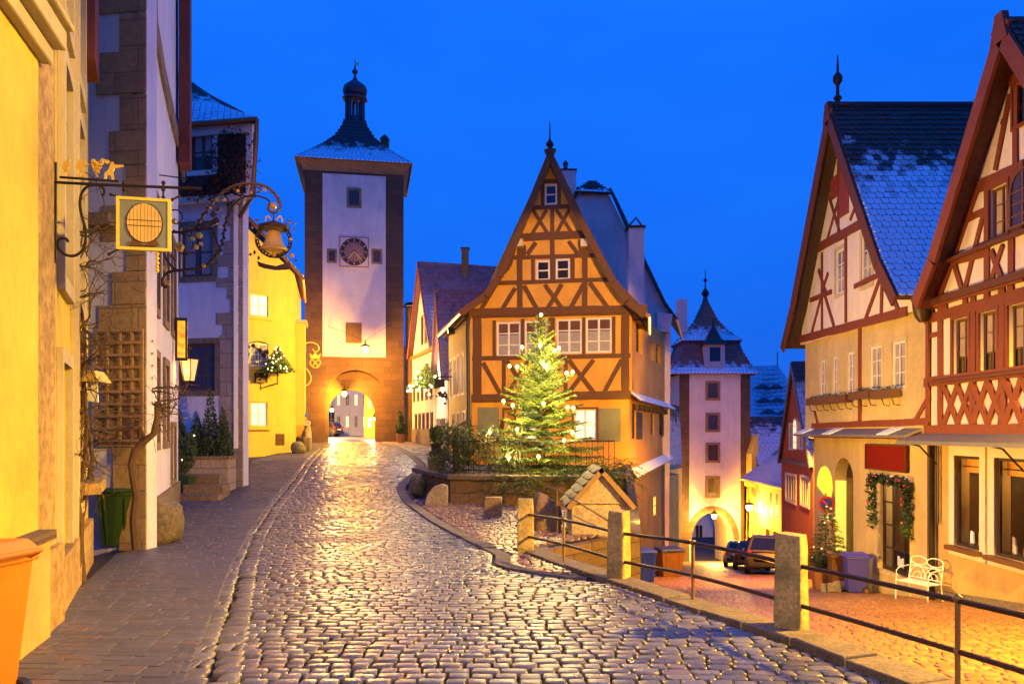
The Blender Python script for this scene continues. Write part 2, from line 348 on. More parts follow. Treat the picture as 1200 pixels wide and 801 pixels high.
def roof(parent, prof, mat, name='roof', pitch=.19, tw=.18, th=.1, tile=True, seed=1, soffit=None):
    """prof: eave-to-ridge list of (left point, right point); tiles laid in rows with rounded tails"""
    R = random.Random(seed); m = MB(); T = []
    prof = [(Vector(a), Vector(b)) for a, b in prof]; tot = sum(((prof[i+1][0]+prof[i+1][1])/2-(prof[i][0]+prof[i][1])/2).length for i in range(len(prof)-1)); acc = 0
    def addv(P, fs, tint): m.add(P, fs); T.extend([tint]*len(P))
    for i in range(len(prof)-1):
        a, b = prof[i]; d, c = prof[i+1]; up = ((d-a)+(c-b))/2; ln = up.length; uu = (b-a); nn = uu.cross(up).normalized()
        if nn.z < 0: nn = -nn
        t0, t1 = acc/tot, (acc+ln)/tot
        P = [a, b, c, d]; Q = [p-nn*th for p in P]
        addv(P+Q, [(0, 1, 2, 3), (7, 6, 5, 4), (0, 4, 5, 1), (1, 5, 6, 2), (2, 6, 7, 3), (3, 7, 4, 0)], (.2, 1, 0, 1))
        if tile:
            nr = max(1, round(ln/pitch)); upn = up/ln
            for r in range(nr):
                f0 = r/nr; p0 = a.lerp(d, f0); p1 = b.lerp(c, f0); w = (p1-p0).length; nc = max(1, round(w/tw)); ud = (p1-p0)/nc
                pt = ln/nr; t = t0+(t1-t0)*f0
                for k in range(-1 if r % 2 else 0, nc):
                    s0, s1 = k+(.5 if r % 2 else 0), k+1+(.5 if r % 2 else 0); s0 = max(s0, 0); s1 = min(s1, nc)
                    if s1-s0 < .2: continue
                    j = R.uniform(-.012, .012); lift = R.uniform(.028, .045); sag = -upn*.02
                    A = p0+ud*(s0+.03)+upn*(j+.2*pt); B_ = p0+ud*(s1-.03)+upn*(j+.2*pt); mid = p0+ud*((s0+s1)/2)+upn*j*1.0
                    q1 = p0+ud*(s0+.2*(s1-s0))+upn*(j+.05*pt); q2 = p0+ud*(s1-.2*(s1-s0))+upn*(j+.05*pt)
                    tp = pt*1.12; C_ = p0+ud*(s1-.03)+upn*tp; D_ = p0+ud*(s0+.03)+upn*tp
                    top = [A+nn*lift, q1+nn*lift, mid+nn*lift, q2+nn*lift, B_+nn*lift, C_+nn*.008, D_+nn*.008]; bot = [p-nn*.001 for p in (A, q1, mid, q2, B_)]
                    tv = R.random(); o = len(m.v)
                    m.add(top+bot, [(0, 1, 2, 3, 4, 5, 6), (0, 7, 8, 1), (1, 8, 9, 2), (2, 9, 10, 3), (3, 10, 11, 4)]); T.extend([(tv, t, 1, 1)]*7+[(tv, t, 0, 1)]*5)
        acc += ln
    m.tint = T; return m.build(name, mat, parent)
def strip(pts, nvec, w, th, name, mat, parent):
    """a board following pts; w = drop below, th = thickness along nvec"""
    m = MB(); pts = [Vector(p) for p in pts]; nvec = Vector(nvec).normalized()
    for i in range(len(pts)-1):
        a, b = pts[i], pts[i+1]; t = (b-a).normalized(); dn = t.cross(nvec).normalized()
        if dn.z > 0: dn = -dn
        m.hexa([a, b, b+dn*w, a+dn*w], [p+nvec*th for p in (a, b, b+dn*w, a+dn*w)])
    return m.build(name, mat, parent)
def body(parent, pts, z0, z1, mat, name='wall', top=True):
    m = MB().hexa([(x, y, z0) for x, y in pts], [(x, y, z1) for x, y in pts]); return m.build(name, mat, parent)
def leaves(m, c, rad3, n, size, R, shape='ell', lo=.35):
    for _ in range(n):
        while True:
            p = Vector((R.uniform(-1, 1), R.uniform(-1, 1), R.uniform(-1, 1)))
            if shape == 'ell':
                if lo < p.length < 1+.25*noise.noise(p*2.5+Vector(c)): break
            elif shape == 'cone':
                if math.hypot(p.x, p.y) < (1-(p.z+1)/2)**.8*(1+.2*noise.noise(p*3+Vector(c)))+.03: break
            else: break
        q = Vector(c)+Vector((p.x*rad3[0], p.y*rad3[1], p.z*rad3[2])); a = Vector((R.gauss(0, 1), R.gauss(0, 1), R.gauss(0, 1))).normalized(); b = a.orthogonal().normalized(); s = size*R.uniform(.6, 1.4)
        m.add([q-a*s, q+b*s*.4, q+a*s, q-b*s*.4], [(0, 1, 2, 3)])
def point(name, loc, c, e, r=.08, parent=None):
    l = D.lights.new(name, 'POINT'); l.color = c; l.energy = e; l.shadow_soft_size = r; o = D.objects.new(name, l); COL.objects.link(o)
    pl = ORG.get(parent.name, Vector((0, 0, 0))) if parent else Vector((0, 0, 0)); o.location = Vector(loc)-pl; o.parent = parent; return o
def spot(name, loc, target, c, e, ang, r=.1, blend=.6, parent=None):
    l = D.lights.new(name, 'SPOT'); l.color = c; l.energy = e; l.shadow_soft_size = r; l.spot_size = rad(ang); l.spot_blend = blend; o = D.objects.new(name, l); COL.objects.link(o)
    pl = ORG.get(parent.name, Vector((0, 0, 0))) if parent else Vector((0, 0, 0)); o.location = Vector(loc)-pl
    o.rotation_euler = (Vector(target)-Vector(loc)).to_track_quat('-Z', 'Y').to_euler(); o.parent = parent; return o
# ------------------------------------------------------------------ palette
SOD = (1.0, .50, .12); YEL = (1.0, .62, .17); WRM = (1.0, .72, .38)
plaster('plaster_near_yellow', (.78, .58, .07), .4); plaster('plaster_ochre', (.62, .42, .12), .45); plaster('plaster_violet', (.84, .8, .88), .15)
plaster('plaster_blue_white', (.84, .8, .85), .15); plaster('plaster_gold', (.8, .55, .09), .2); plaster('plaster_orange', (.76, .38, .06), .3)
plaster('plaster_cream', (.62, .48, .24), .35); plaster('plaster_pale', (.78, .68, .6), .12); plaster('plaster_white', (.8, .74, .66), .1); plaster('plaster_grey', (.85, .62, .58), .2)
plaster('plaster_red', (.45, .13, .06), .3); plaster('plaster_tower', (.74, .66, .64), .18); plaster('plaster_brown', (.2, .12, .05), .5); plaster('plaster_tan', (.6, .5, .3), .3)
stone('sandstone', (.36, .26, .15), (.22, .15, .085), 1.4); stone('sandstone_pier', (.6, .4, .14), (.36, .23, .08), 0.7, bd=.05); stone('boulder', (.3, .24, .13), (.19, .15, .08), 1, bd=.05, moss=(.12, .13, .03))
stone('post_stone', (.72, .57, .24), (.46, .36, .16), 2.2, bd=.04, moss=(.2, .19, .08)); stone('kerb_stone', (.26, .22, .18), (.15, .13, .11), 2); stone('trough_stone', (.2, .15, .1), (.12, .09, .06), 2)
stone('kiosk_stone', (.62, .52, .38), (.42, .35, .26), 1.3); blocks('ashlar_c', (.55, .38, .2), (.42, .29, .15), (.25, .18, .11), .8, .42); blocks('ashlar_d', (.55, .43, .32), (.45, .35, .26), (.2, .16, .12), .62, .4)
blocks('tower_stone', (.15, .085, .045), (.09, .05, .028), (.07, .045, .03), .9, .42); blocks('tower_stone_side', (.15, .085, .05), (.115, .065, .04), (.07, .045, .03), .9, .42, 'yz'); blocks('low_wall', (.2, .13, .07), (.14, .09, .05), (.07, .05, .03), .7, .3)
wood('timber_brown', (.12, .045, .01)); wood('timber_red', (.18, .038, .012)); wood('timber_dark_red', (.1, .024, .01)); wood('timber_dark', (.06, .035, .02)); wood('bare_wood', (.42, .27, .12)); wood('bark', (.1, .06, .035), .9, .6, 2)
wood('barrel_wood', (.8, .5, .12), .5); wood('shutter_green', (.2, .21, .13)); wood('shutter_dark', (.05, .05, .045)); wood('hatch_red', (.26, .04, .03)); wood('sign_red', (.17, .012, .008), .95, .15); MATS['sign_red'].node_tree.nodes['Principled BSDF'].inputs['Specular IOR Level'].default_value = .1
plain('white_paint', (.8, .76, .74), .5); plain('cream_paint', (.7, .6, .4), .5); plain('brown_paint', (.12, .055, .025), .5); plain('dark_paint', (.035, .02, .015), .45)
plain('iron', (.03, .022, .018), .5, .6, .004); plain('iron_rust', (.05, .028, .016), .45, .4, .004); plain('gold', (.95, .62, .1), .35, .5, .004); plain('copper', (.3, .13, .05), .4, .7)
plain('lead_sheet', (.17, .17, .2), .5, .2); plain('snow', (.84, .85, .88), .8, 0, .01, .05); plain('bin_green', (.03, .075, .018), .45, 0, 0, .1); plain('bin_orange', (.75, .25, .012), .4, 0, 0, .1); plain('bin_blue', (.02, .06, .6), .45, 0, 0, .1); plain('bin_purple', (.05, .045, .5), .45, 0, 0, .1); plain('bin_brown', (.2, .09, .035), .5)
plain('rubber', (.02, .02, .02), .6); plain('terracotta', (.35, .14, .06), .7); plain('metal_white', (.85, .85, .88), .4); plain('mortar', (.014, .012, .012), .8, 0, .01); plain('earth', (.04, .035, .025), .9, 0, .02)
plain('garland_green', (.03, .07, .02), .8); plain('bauble', (.8, .45, .1), .25, .8); plain('bauble_red', (.6, .04, .03), .3, .3); plain('signal_red', (.6, .02, .02), .4); plain('signal_blue', (.02, .05, .5), .4)
plain('curtain', (.36, .33, .33), .9); plain('curtain_gold', (.8, .42, .1), .9); plain('sign_grey', (.2, .22, .2), .5); plain('sign_back', (.05, .035, .02), .6)
for nm, c in (('needle', (.12, .19, .022)), ('needle_dark', (.04, .085, .02)), ('leaf_ivy', (.035, .06, .015)), ('leaf_box', (.04, .075, .018))): plain(nm, c, .75, 0, 0, .45)
glass('dark_glass', (.03, .028, .035)); glass('brown_glass', (.09, .055, .035)); glass('curtain_glass', (.10, .09, .10), .12, .5); glass('shop_glass', (.02, .014, .01)); glass('blue_glass', (.2, .2, .3), .1)
emit('lit_warm', (1.0, .78, .38), 1.5, 2.5, (1, .9, .6)); emit('lit_white', (.95, .95, .85), .65, 3, (.45, .6, .65)); emit('lit_gold', (1.0, .62, .12), .9, 3, (.5, .26, .03)); emit('lit_dim', (.9, .45, .12), .5, 3, (.2, .08, .02))
emit('lamp_glow', (1.0, .62, .2), 8); emit('bulb', (1.0, .7, .25), 4); emit('lantern_glow', (1.0, .5, .2), .8); emit('lit_strip', (1.0, .78, .1), 1.0); emit('arch_glow', (.9, .9, .05), .8)
emit('star_white', (1.0, .8, .4), 4)
tiles_mat('tiles_snow', (.1, .045, .035), (.06, .03, .025), .66, band=.3, patch=.26); tiles_mat('tiles_snow_light', (.12, .06, .05), (.08, .04, .04), .5, band=.5, patch=.6)
tiles_mat('tiles_plum', (.4, .19, .18), (.24, .11, .11), .72, band=.7, patch=.35, snowc=(.42, .34, .4)); tiles_mat('tiles_dark', (.05, .03, .028), (.03, .02, .02), .15, patch=.3)
tiles_mat('tiles_red', (.2, .07, .04), (.12, .05, .035), .35, patch=.4); tiles_mat('tiles_frost', (.06, .05, .06), (.04, .03, .04), .8, band=.5, patch=.6, snowc=(.5, .5, .6)); tiles_mat('shingle', (.17, .07, .05), (.10, .045, .04), 0)
stone_sett('setts', (.21, .22, .255), (.06, .062, .075), (.2, .5), c3=(.2, .165, .17)); stone_sett('gutter_setts', (.24, .23, .23), (.09, .088, .09), (.25, .5)); stone_sett('pavers', (.13, .13, .15), (.085, .088, .1), (.4, .62), c3=(.17, .12, .11))
stone_sett('forecourt_setts', (.3, .17, .13), (.18, .1, .08), (.2, .45), c3=(.26, .2, .16)); stone_sett('lower_setts', (.46, .22, .06), (.26, .12, .035), (.3, .55)); stone_sett('pale_paving', (.3, .24, .2), (.22, .17, .15), (.4, .6))
# ------------------------------------------------------------------ ground, roads, pavements
def grid_sheet(name, xs, ys, zf, mat, kind='structure'):
    X, Y = np.meshgrid(xs, ys); Zv = np.array([[zf(x, y) for x in xs] for y in ys])
    v = np.stack([X, Y, Zv], -1).reshape(-1, 3); nx, ny = len(xs), len(ys); f = [(j*nx+i, j*nx+i+1, (j+1)*nx+i+1, (j+1)*nx+i) for j in range(ny-1) for i in range(nx-1)]
    me = D.meshes.new(name); me.from_pydata(v.tolist(), [], f); me.materials.append(MATS[mat]); o = D.objects.new(name, me); COL.objects.link(o); o['kind'] = kind; return o
def terr(x, y):
    up = float(HT(y))-.09; lo = float(LT(y))-.08
    if y > 62 or x < -60: lo = max(lo, -8.6)
    return lo if x > SPX(y)-.35 else up
xs = sorted(set([-900, -400, -200, -100, -60]+[-40+2*i for i in range(12)]+[-16+.5*i for i in range(70)]+[19+2*i for i in range(20)]+[100, 200, 400, 900]))
ys = sorted(set([-60, -30, -15]+[-6+.75*i for i in range(90)]+[62+3*i for i in range(20)]+[130, 180, 300, 600, 1500]))
grid_sheet('ground', xs, ys, terr, 'earth')
def setts(name, rows, mat, zf, h=.018, gap=.014, round_=.88, lmin=.17, lmax=.3, seed=1, hvar=.006, tilt=.03, arc=None, flat=False):
    """rows of separate stones; rows: (y0, y1, xL, xR) or callables; each stone a low rounded pillow"""
    R = np.random.RandomState(seed); cx, cy, hx, hy = [], [], [], []
    for (y0, y1, xl, xr) in rows:
        x = xl-R.uniform(0, .1) if not flat else xl
        while x < xr-.05:
            l = R.uniform(lmin, lmax); l = min(l, xr-x)
            if xr-x-l < lmin*.5: l = xr-x
            cx.append(x+l/2); cy.append((y0+y1)/2+R.uniform(-1, 1)*(y1-y0)*.05); hx.append(l/2-gap/2*R.uniform(.7, 1.4)); hy.append((y1-y0)/2*R.uniform(.94, 1.02)-gap/2); x += l
    cx, cy, hx, hy = map(np.array, (cx, cy, hx, hy)); n = len(cx)
    if n == 0: return None
    if arc is not None: cy = cy+arc(cx, cy)
    an = np.arange(8)*np.pi/4+np.pi/8; ex = .25 if not flat else .12
    c, s = np.cos(an), np.sin(an); ux = np.sign(c)*np.abs(c)**ex; uy = np.sign(s)*np.abs(s)**ex; ux /= np.abs(ux).max(); uy /= np.abs(uy).max()
    lay = [(1.0, -.045), (1.0, .15), (.95, .82), (.8, 1.0)] if not flat else [(1.0, -.03), (1.0, .7), (.96, 1.0), (.6, 1.02)]
    V = np.zeros((n, 33, 3)); hh = h+R.uniform(-hvar, hvar, n); tx = R.uniform(-tilt, tilt, n); ty = R.uniform(-tilt, tilt, n)
    w = R.uniform(.88, 1.05, (n, 8)) if not flat else R.uniform(.985, 1.0, (n, 8)); rot = R.uniform(-.05, .05, n) if not flat else R.uniform(-.008, .008, n); cr_, sr_ = np.cos(rot), np.sin(rot)
    for k, (sc_, zz) in enumerate(lay):
        lx = ux[None]*sc_*hx[:, None]*w; ly = uy[None]*sc_*hy[:, None]*w
        V[:, k*8:k*8+8, 0] = lx*cr_[:, None]-ly*sr_[:, None]; V[:, k*8:k*8+8, 1] = lx*sr_[:, None]+ly*cr_[:, None]
        V[:, k*8:k*8+8, 2] = (zz*hh[:, None] if zz >= 0 else zz)+(lx*tx[:, None]+ly*ty[:, None])*(zz > 0)
    V[:, 32, 2] = hh*1.03; V[:, :, 0] += cx[:, None]; V[:, :, 1] += cy[:, None]; V[:, :, 2] += zf(cx, cy)[:, None]
    F4 = [(k*8+i, k*8+(i+1) % 8, (k+1)*8+(i+1) % 8, (k+1)*8+i) for k in range(3) for i in range(8)]; F3 = [(24+i, 24+(i+1) % 8, 32) for i in range(8)]
    o4 = (np.array(F4)[None]+np.arange(n)[:, None, None]*33).reshape(-1, 4); o3 = (np.array(F3)[None]+np.arange(n)[:, None, None]*33).reshape(-1, 3)
    me = D.meshes.new(name); me.vertices.add(n*33); me.vertices.foreach_set('co', V.astype(np.float32).ravel())
    loops = np.concatenate([o4.ravel(), o3.ravel()]); me.loops.add(len(loops)); me.loops.foreach_set('vertex_index', loops.astype(np.int32))
    st = np.concatenate([np.arange(len(o4))*4, len(o4)*4+np.arange(len(o3))*3]); me.polygons.add(len(st)); me.polygons.foreach_set('loop_start', st.astype(np.int32))
    me.update(calc_edges=True); me.validate()
    me.polygons.foreach_set('use_smooth', np.ones(len(st), bool))
    if flat: me.set_sharp_from_angle(angle=rad(30))
    t = np.ones((n, 33, 4), np.float32); t[:, :, 0] = R.rand(n)[:, None]; t[:, :, 1] = R.rand(n)[:, None]
    a = me.color_attributes.new('tint', 'FLOAT_COLOR', 'POINT'); a.data.foreach_set('color', t.ravel())
    me.materials.append(MATS[mat]); o = D.objects.new(name, me); COL.objects.link(o); o['kind'] = 'structure'; return o
def interp_line(pts):
    p = sorted([(y, x) for x, y in pts]); a = np.array([q[0] for q in p]); b = np.array([q[1] for q in p]); return lambda Y: np.interp(Y, a, b)
# borders traced on the street itself
PX_LEFT = [(208, 801), (241, 722), (262, 668), (283, 629), (310, 593), (337, 563), (352, 543), (366, 530)]
XL = interp_line([(-1.2, 2)]+[G(*p) for p in PX_LEFT]+[(-11.6, 50)])
PX_RIGHT = [(580, 652), (540, 632), (500, 610), (470, 587), (464, 574), (472, 563), (488, 552), (489, 545), (480, 536), (463, 526), (440, 519)]
_r = [G(*p) for p in PX_RIGHT]; XRr = interp_line(_r)
def XR(Y):
    if Y < 9.6: return SPX(Y)-.22
    a = float(XRr(Y)); f = min(1, max(0, (Y-9.6)/1.5)); return (SPX(Y)-.22)*(1-f)+a*f
PVL = interp_line([(-1.6, 2), (-4.0, 6.6), (-5.9, 11.8), (-5.85, 12.6), (-7.9, 18.9), (-9.6, 21.6), (-7.6, 22.6), (-9.9, 30), (-9.9, 36), (-11.2, 42), (-13.0, 50)])   # house line on the left
base = lambda dz: (lambda x, y: float(HT(y))+dz)
def sloped(name, xl, xr, y0, y1, st, zf, mat, dz, n=14):
    m = MB(); ysl = list(np.arange(y0, y1+1e-6, st)); o = 0
    for y in ysl:
        a, b = float(xl(y)), float(xr(y))
        for i in range(n): m.v.append((a+(b-a)*i/(n-1), y, float(zf(y))+dz))
    for j in range(len(ysl)-1):
        for i in range(n-1): m.f.append((j*n+i, j*n+i+1, (j+1)*n+i+1, (j+1)*n+i))
    o = m.build(name, mat); o['kind'] = 'structure'; return o
sloped('street_bed', lambda y: XL(y)-.05, lambda y: SPX(y)-.05 if y < 13 else max(XR(y)+.4, XR(y)+.4), -4, 52, .5, HT, 'mortar', -.016)
rows = []; y = 2.0
while y < 50:
    p = .132 if y < 16 else (.17 if y < 28 else .28); rows.append((y, y+p, float(XL(y))+.43, XR(y)-.02)); y += p
arc = lambda x, y: -.035*((x-1)/3)**2+.10*np.sin(x*.45+y*.12)-.05*x
setts('street_setts', [r for r in rows if r[0] < 22], 'setts', HT, arc=arc, lmin=.13, lmax=.225)
setts('far_street_setts', [r for r in rows if r[0] >= 22], 'setts', HT, arc=arc, lmin=.22, lmax=.38, seed=2)
rg = []
y = 2.0
while y < 40: rg.append((y, y+.21, float(XL(y))+.01, float(XL(y))+.185)); y += .21
g1 = setts('gutter', rg, 'gutter_setts', HT, h=.034, gap=.024, lmin=.175, lmax=.176, seed=4)
rg2 = [(a+.08, b+.08, c+.215, d+.215) for a, b, c, d in rg]
setts('gutter_edge', rg2, 'gutter_setts', HT, h=.03, gap=.024, lmin=.175, lmax=.176, seed=5)
# left pavement of flat slabs
rows = []; y = 2.0
while y < 36:
    p = .125 if y < 18 else .2; rows.append((y, y+p, float(PVL(y))-.25, float(XL(y))-.02)); y += p
setts('pavement', rows, 'pavers', lambda x, y: HT(y)+.03, h=.012, gap=.007, lmin=.2, lmax=.34, flat=True, seed=6, hvar=.0015, tilt=.008, arc=lambda x, y: -.08*x)
sloped('pavement_bed', lambda y: PVL(y)-.5, lambda y: XL(y)-.01, 1.5, 49, .5, HT, 'mortar', .025)
m = MB(); ysl = np.arange(1.5, 49, .5)
for a, b in zip(ysl[:-1], ysl[1:]):      # kerb edge of the pavement
    m.hexa([(XL(a)-.035, a, HT(a)-.1), (XL(a)-.004, a, HT(a)-.1), (XL(b)-.004, b, HT(b)-.1), (XL(b)-.035, b, HT(b)-.1)], [(XL(a)-.035, a, HT(a)+.041), (XL(a)-.004, a, HT(a)+.041), (XL(b)-.004, b, HT(b)+.041), (XL(b)-.035, b, HT(b)+.041)])
m.build('kerb', 'kerb_stone')['kind'] = 'structure'
# far pavement left of the road up to the gate, and the one on the right
setts('right_pavement', [(y, y+.3, XR(y)+.28, float(np.interp(y, [24, 31, 36, 42, 50], [-1.4, -2.0, -2.9, -4.6, -6.6]))) for y in np.arange(23.5, 49.5, .3)], 'pale_paving', lambda x, y: HT(y)+.03, h=.02, gap=.01, lmin=.3, lmax=.5, flat=True, seed=8)
sloped('right_pavement_bed', lambda y: XR(y)+.2, lambda y: float(np.interp(y, [24, 31, 36, 42, 50], [-1.2, -1.8, -2.7, -4.4, -6.4])), 23, 50, .5, HT, 'mortar', .02)
# kerb following the right edge of the road
m = MB(); R1 = random.Random(3); ysl = list(np.arange(10.0, 49, .42))
for a, b in zip(ysl[:-1], ysl[1:]):
    g = .012; j = R1.uniform(-.008, .008); xa, xb = XR(a), XR(b); za, zb = float(HT(a)), float(HT(b)); t = .05+j
    m.hexa([(xa+.01, a+g, za-.1), (xa+.26, a+g, za-.1), (xb+.26, b-g, zb-.1), (xb+.01, b-g, zb-.1)], [(xa+.015, a+g, za+t), (xa+.25, a+g, za+t), (xb+.25, b-g, zb+t), (xb+.015, b-g, zb+t)])
m.build('kerb', 'kerb_stone', bev=.01)['kind'] = 'structure'
# forecourt of reddish setts between the road and the terrace
rows = [(y, y+.14, XR(y)+.28, min(SPX(y)-.25, 3.2)) for y in np.arange(10.6, 19.6, .14) if min(SPX(y)-.25, 3.2) > XR(y)+.4]
setts('forecourt', rows, 'forecourt_setts', lambda x, y: HT(y)+.02, h=.02, lmin=.12, lmax=.2, seed=9, arc=lambda x, y: -.1*x)
sloped('forecourt_bed', lambda y: XR(y)+.15, lambda y: max(XR(y)+.2, SPX(y)-.1), 10.2, 19.8, .3, HT, 'mortar', .004)
# kerb line under the fence: long blocks with a ragged outer edge, and the wall that drops to the lower street
fl = [(SPX(y), y) for y in np.arange(.6, 13.3, .62)]
fl = [(x, y) for x, y in fl]
mk = MB()
for (xa, ya), (xb, yb) in zip(fl[:-1], fl[1:]):
    t = Vector((xb-xa, yb-ya)).normalized(); n_ = Vector((t.y, -t.x)); w0, w1 = .16, .2; z0, z1 = float(HT(ya)), float(HT(yb)); j = R1.uniform(0, .02); k = R1.uniform(0, .05); g = t*.012
    A, B_ = Vector((xa, ya))+g, Vector((xb, yb))-g; q = lambda P, w, z: (P.x+n_.x*w, P.y+n_.y*w, z)
    mk.hexa([q(A, -w0, z0-.3), q(A, w1+k, z0-.3), q(B_, w1+k, z1-.3), q(B_, -w0, z1-.3)], [q(A, -w0+.01, z0+.045+j), q(A, w1-.01, z0+.05+j), q(B_, w1-.01, z1+.05+j), q(B_, -w0+.01, z1+.045+j)])
o = mk.build('kerb', 'kerb_stone', bev=.012); o['kind'] = 'structure'
m = MB()
line = [(SPX(y), y) for y in (0, 3, 4.84, 6.9, 9.8, 12.8)]+[(.95, 13.6), (2.35, 15.2), (2.9, 19), (4.3, 29.5)]
for (xa, ya), (xb, yb) in zip(line[:-1], line[1:]):
    t = Vector((xb-xa, yb-ya)).normalized(); n_ = Vector((t.y, -t.x)); q = lambda x, y, w, z: (x+n_.x*w, y+n_.y*w, z)
    m.hexa([q(xa, ya, -.1, LT(ya)-.5), q(xa, ya, .12, LT(ya)-.5), q(xb, yb, .12, LT(yb)-.5), q(xb, yb, -.1, LT(yb)-.5)], [q(xa, ya, -.1, HT(ya)-.012), q(xa, ya, .12, HT(ya)-.012), q(xb, yb, .12, HT(yb)-.012), q(xb, yb, -.1, HT(yb)-.012)])
tag(m.build('retaining_wall', 'low_wall'), 'low stone retaining wall under the fence posts dropping to the lower street', 'wall')
# lower street
LR = lambda y: float(np.interp(y, [0, 5, 17.4, 24, 28, 33, 45, 60, 64], [9.1, 9.15, 9.15, 9.3, 10.6, 11.0, 15.5, 18.5, 18.5]))
LL = lambda y: float(np.interp(y, [0, 13, 13.6, 15.2, 19, 29.5, 39.5, 60, 64], [SPX(0)+.1, .5, 1.0, 2.4, 3.0, 4.4, 7.6, 12.0, 12.3]))
rows = []; y = 3.0
while y < 26: rows.append((y, y+.135, max(SPX(y)+.15, LL(y)), LR(y)+.2)); y += .135
setts('lower_street', rows, 'lower_setts', LT, h=.012, lmin=.12, lmax=.19, seed=11, tilt=.02, arc=lambda x, y: .04*x)
rows = []
while y < 62: rows.append((y, y+.22, LL(y), LR(y)+.3)); y += .22
setts('far_lower_street', rows, 'lower_setts', LT, h=.012, lmin=.2, lmax=.3, seed=12, tilt=.02)
sloped('lower_street_bed', lambda y: max(SPX(y) if y < 13 else LL(y), LL(y))-.1, lambda y: LR(y)+.4, -4, 64, 1.0, LT, 'mortar', -.012, n=4)
# ------------------------------------------------------------------ right-hand houses
def gable_barges(parent, fc, L, A, Rr, depth, mat, w=.28, name='bargeboard'):
    pass
def U(fc, pts): return [fc.px(*p) for p in pts]
# --- timber house with the snowy roof (facade runs away from the viewer)
fA = Face((9.1, 17.42), (9.1, 23.9)); fA1 = Face((8.98, 17.15), (8.98, 24.3)); fA2 = Face((8.86, 17.1), (8.86, 24.5))
hA = House('timber_house', 'cream timber-framed house with snowy tiled roof and garlanded shop window', 'house', fA)
z6 = Z(900, 80, 2.503); z7 = Z(920, 380, 2.357)
zb = EYE-6.0
# ground floor with shop window, door arch and side arch
W_ = fA.r(1029, 563, 1067, 672)
shop = (W_[0], W_[1], W_[2], W_[3]); hA.holes.append(shop)
arch = fA.r(978, 560, 1000, 700); au0, au1 = arch[0], arch[2]; azs = fA.px(989, 560)[1]-.05; azb = float(LT(21.4))-.3
archp = [(au0, azb), (au1, azb), (au1, azs)]+[(au0+(au1-au0)*(.5+.5*math.cos(t)), azs+(au1-au0)*.5*math.sin(t)) for t in [math.pi*i/8 for i in range(1, 8)]]+[(au0, azs)]
ztop = fA.px(1020, 508)[1]
P = [(-.02, zb), (fA.L, zb), (fA.L, ztop), (-.02, ztop)]
# the doorway stands in the wall as its own hole
MB().slab(fA, P, -.35, 0, [[(shop[0], shop[1]), (shop[2], shop[1]), (shop[2], shop[3]), (shop[0], shop[3])], archp]).build('ground_floor_wall', 'plaster_cream', hA.root); hA.holes = []
MB().slab(fA, [(u, z) for u, z in archp], -.36, -.33).build('door_recess', 'dark_paint', hA.root)
dd = MB().rect(fA, (au0+.25, azb, au1-.15, azs+.05), -.33, -.28); dd.rect(fA, (au0+.33, azb+.9, au1-.25, azs-.1), -.28, -.26); dd.build('door', 'brown_paint', hA.root)
MB().rect(fA, (au1-.12, azb+1.2, au1-.02, azs-.05), -.28, -.02).build('door_glow_strip', 'lit_strip', hA.root)  # self-glowing yellow strip along the far jamb of the doorway
s = MB(); N = 8    # scalloped side arch beside the door, its glow standing in for lamplight
uA, zA = fA.px(967, 566); poly = [(uA+.55, zA-.1)]+[(uA+.55*math.cos(t), zA-.1+.6*math.sin(t)) for t in [math.pi*i/8 for i in range(1, 9)]]+[(uA-.35, zA-.7), (uA-.1, zA-.62), (uA-.02, zA-.35)]
s.slab(fA, poly, .004, .03).build('arch_side_glow', 'arch_glow', hA.root)

# first floor
pxw = [(z7(97, 98), z7(113, 197)), (z7(132, 88), z7(148, 193)), (z7(173, 76), z7(193, 190)), (z7(235, 60), z7(267, 182)), (z7(296, 46), z7(333, 176))]
for a, b in pxw: hA.win(fA1.r(*a, *b), 2, 3, 'white_paint', 'curtain_glass', .07, .06, .025, fc=fA1, casing=.08, cm='plaster_tan', cd=.015, curtain=('curtain', .97, .08))
u0, zc0 = fA1.px(1073, 505); zt1 = fA1.px(1000, 383)[1]
hA.wall([(0, ztop+.02), (fA1.L, ztop+.02), (fA1.L, zt1+.1), (0, zt1+.1)], 'plaster_cream', 'first_floor_wall', .2, fA1)
x7 = lambda L: [(*z7(a, b), *z7(c, d), w) for a, b, c, d, w in L]
hA.beams(x7([(75, 280, 395, 268, .16), (208, -2, 208, 276, .17), (83, 240, 92, 275, .1), (358, 272, 398, 200, .12), (395, -20, 395, 268, .12)]), 'timber_red', fc=fA1)
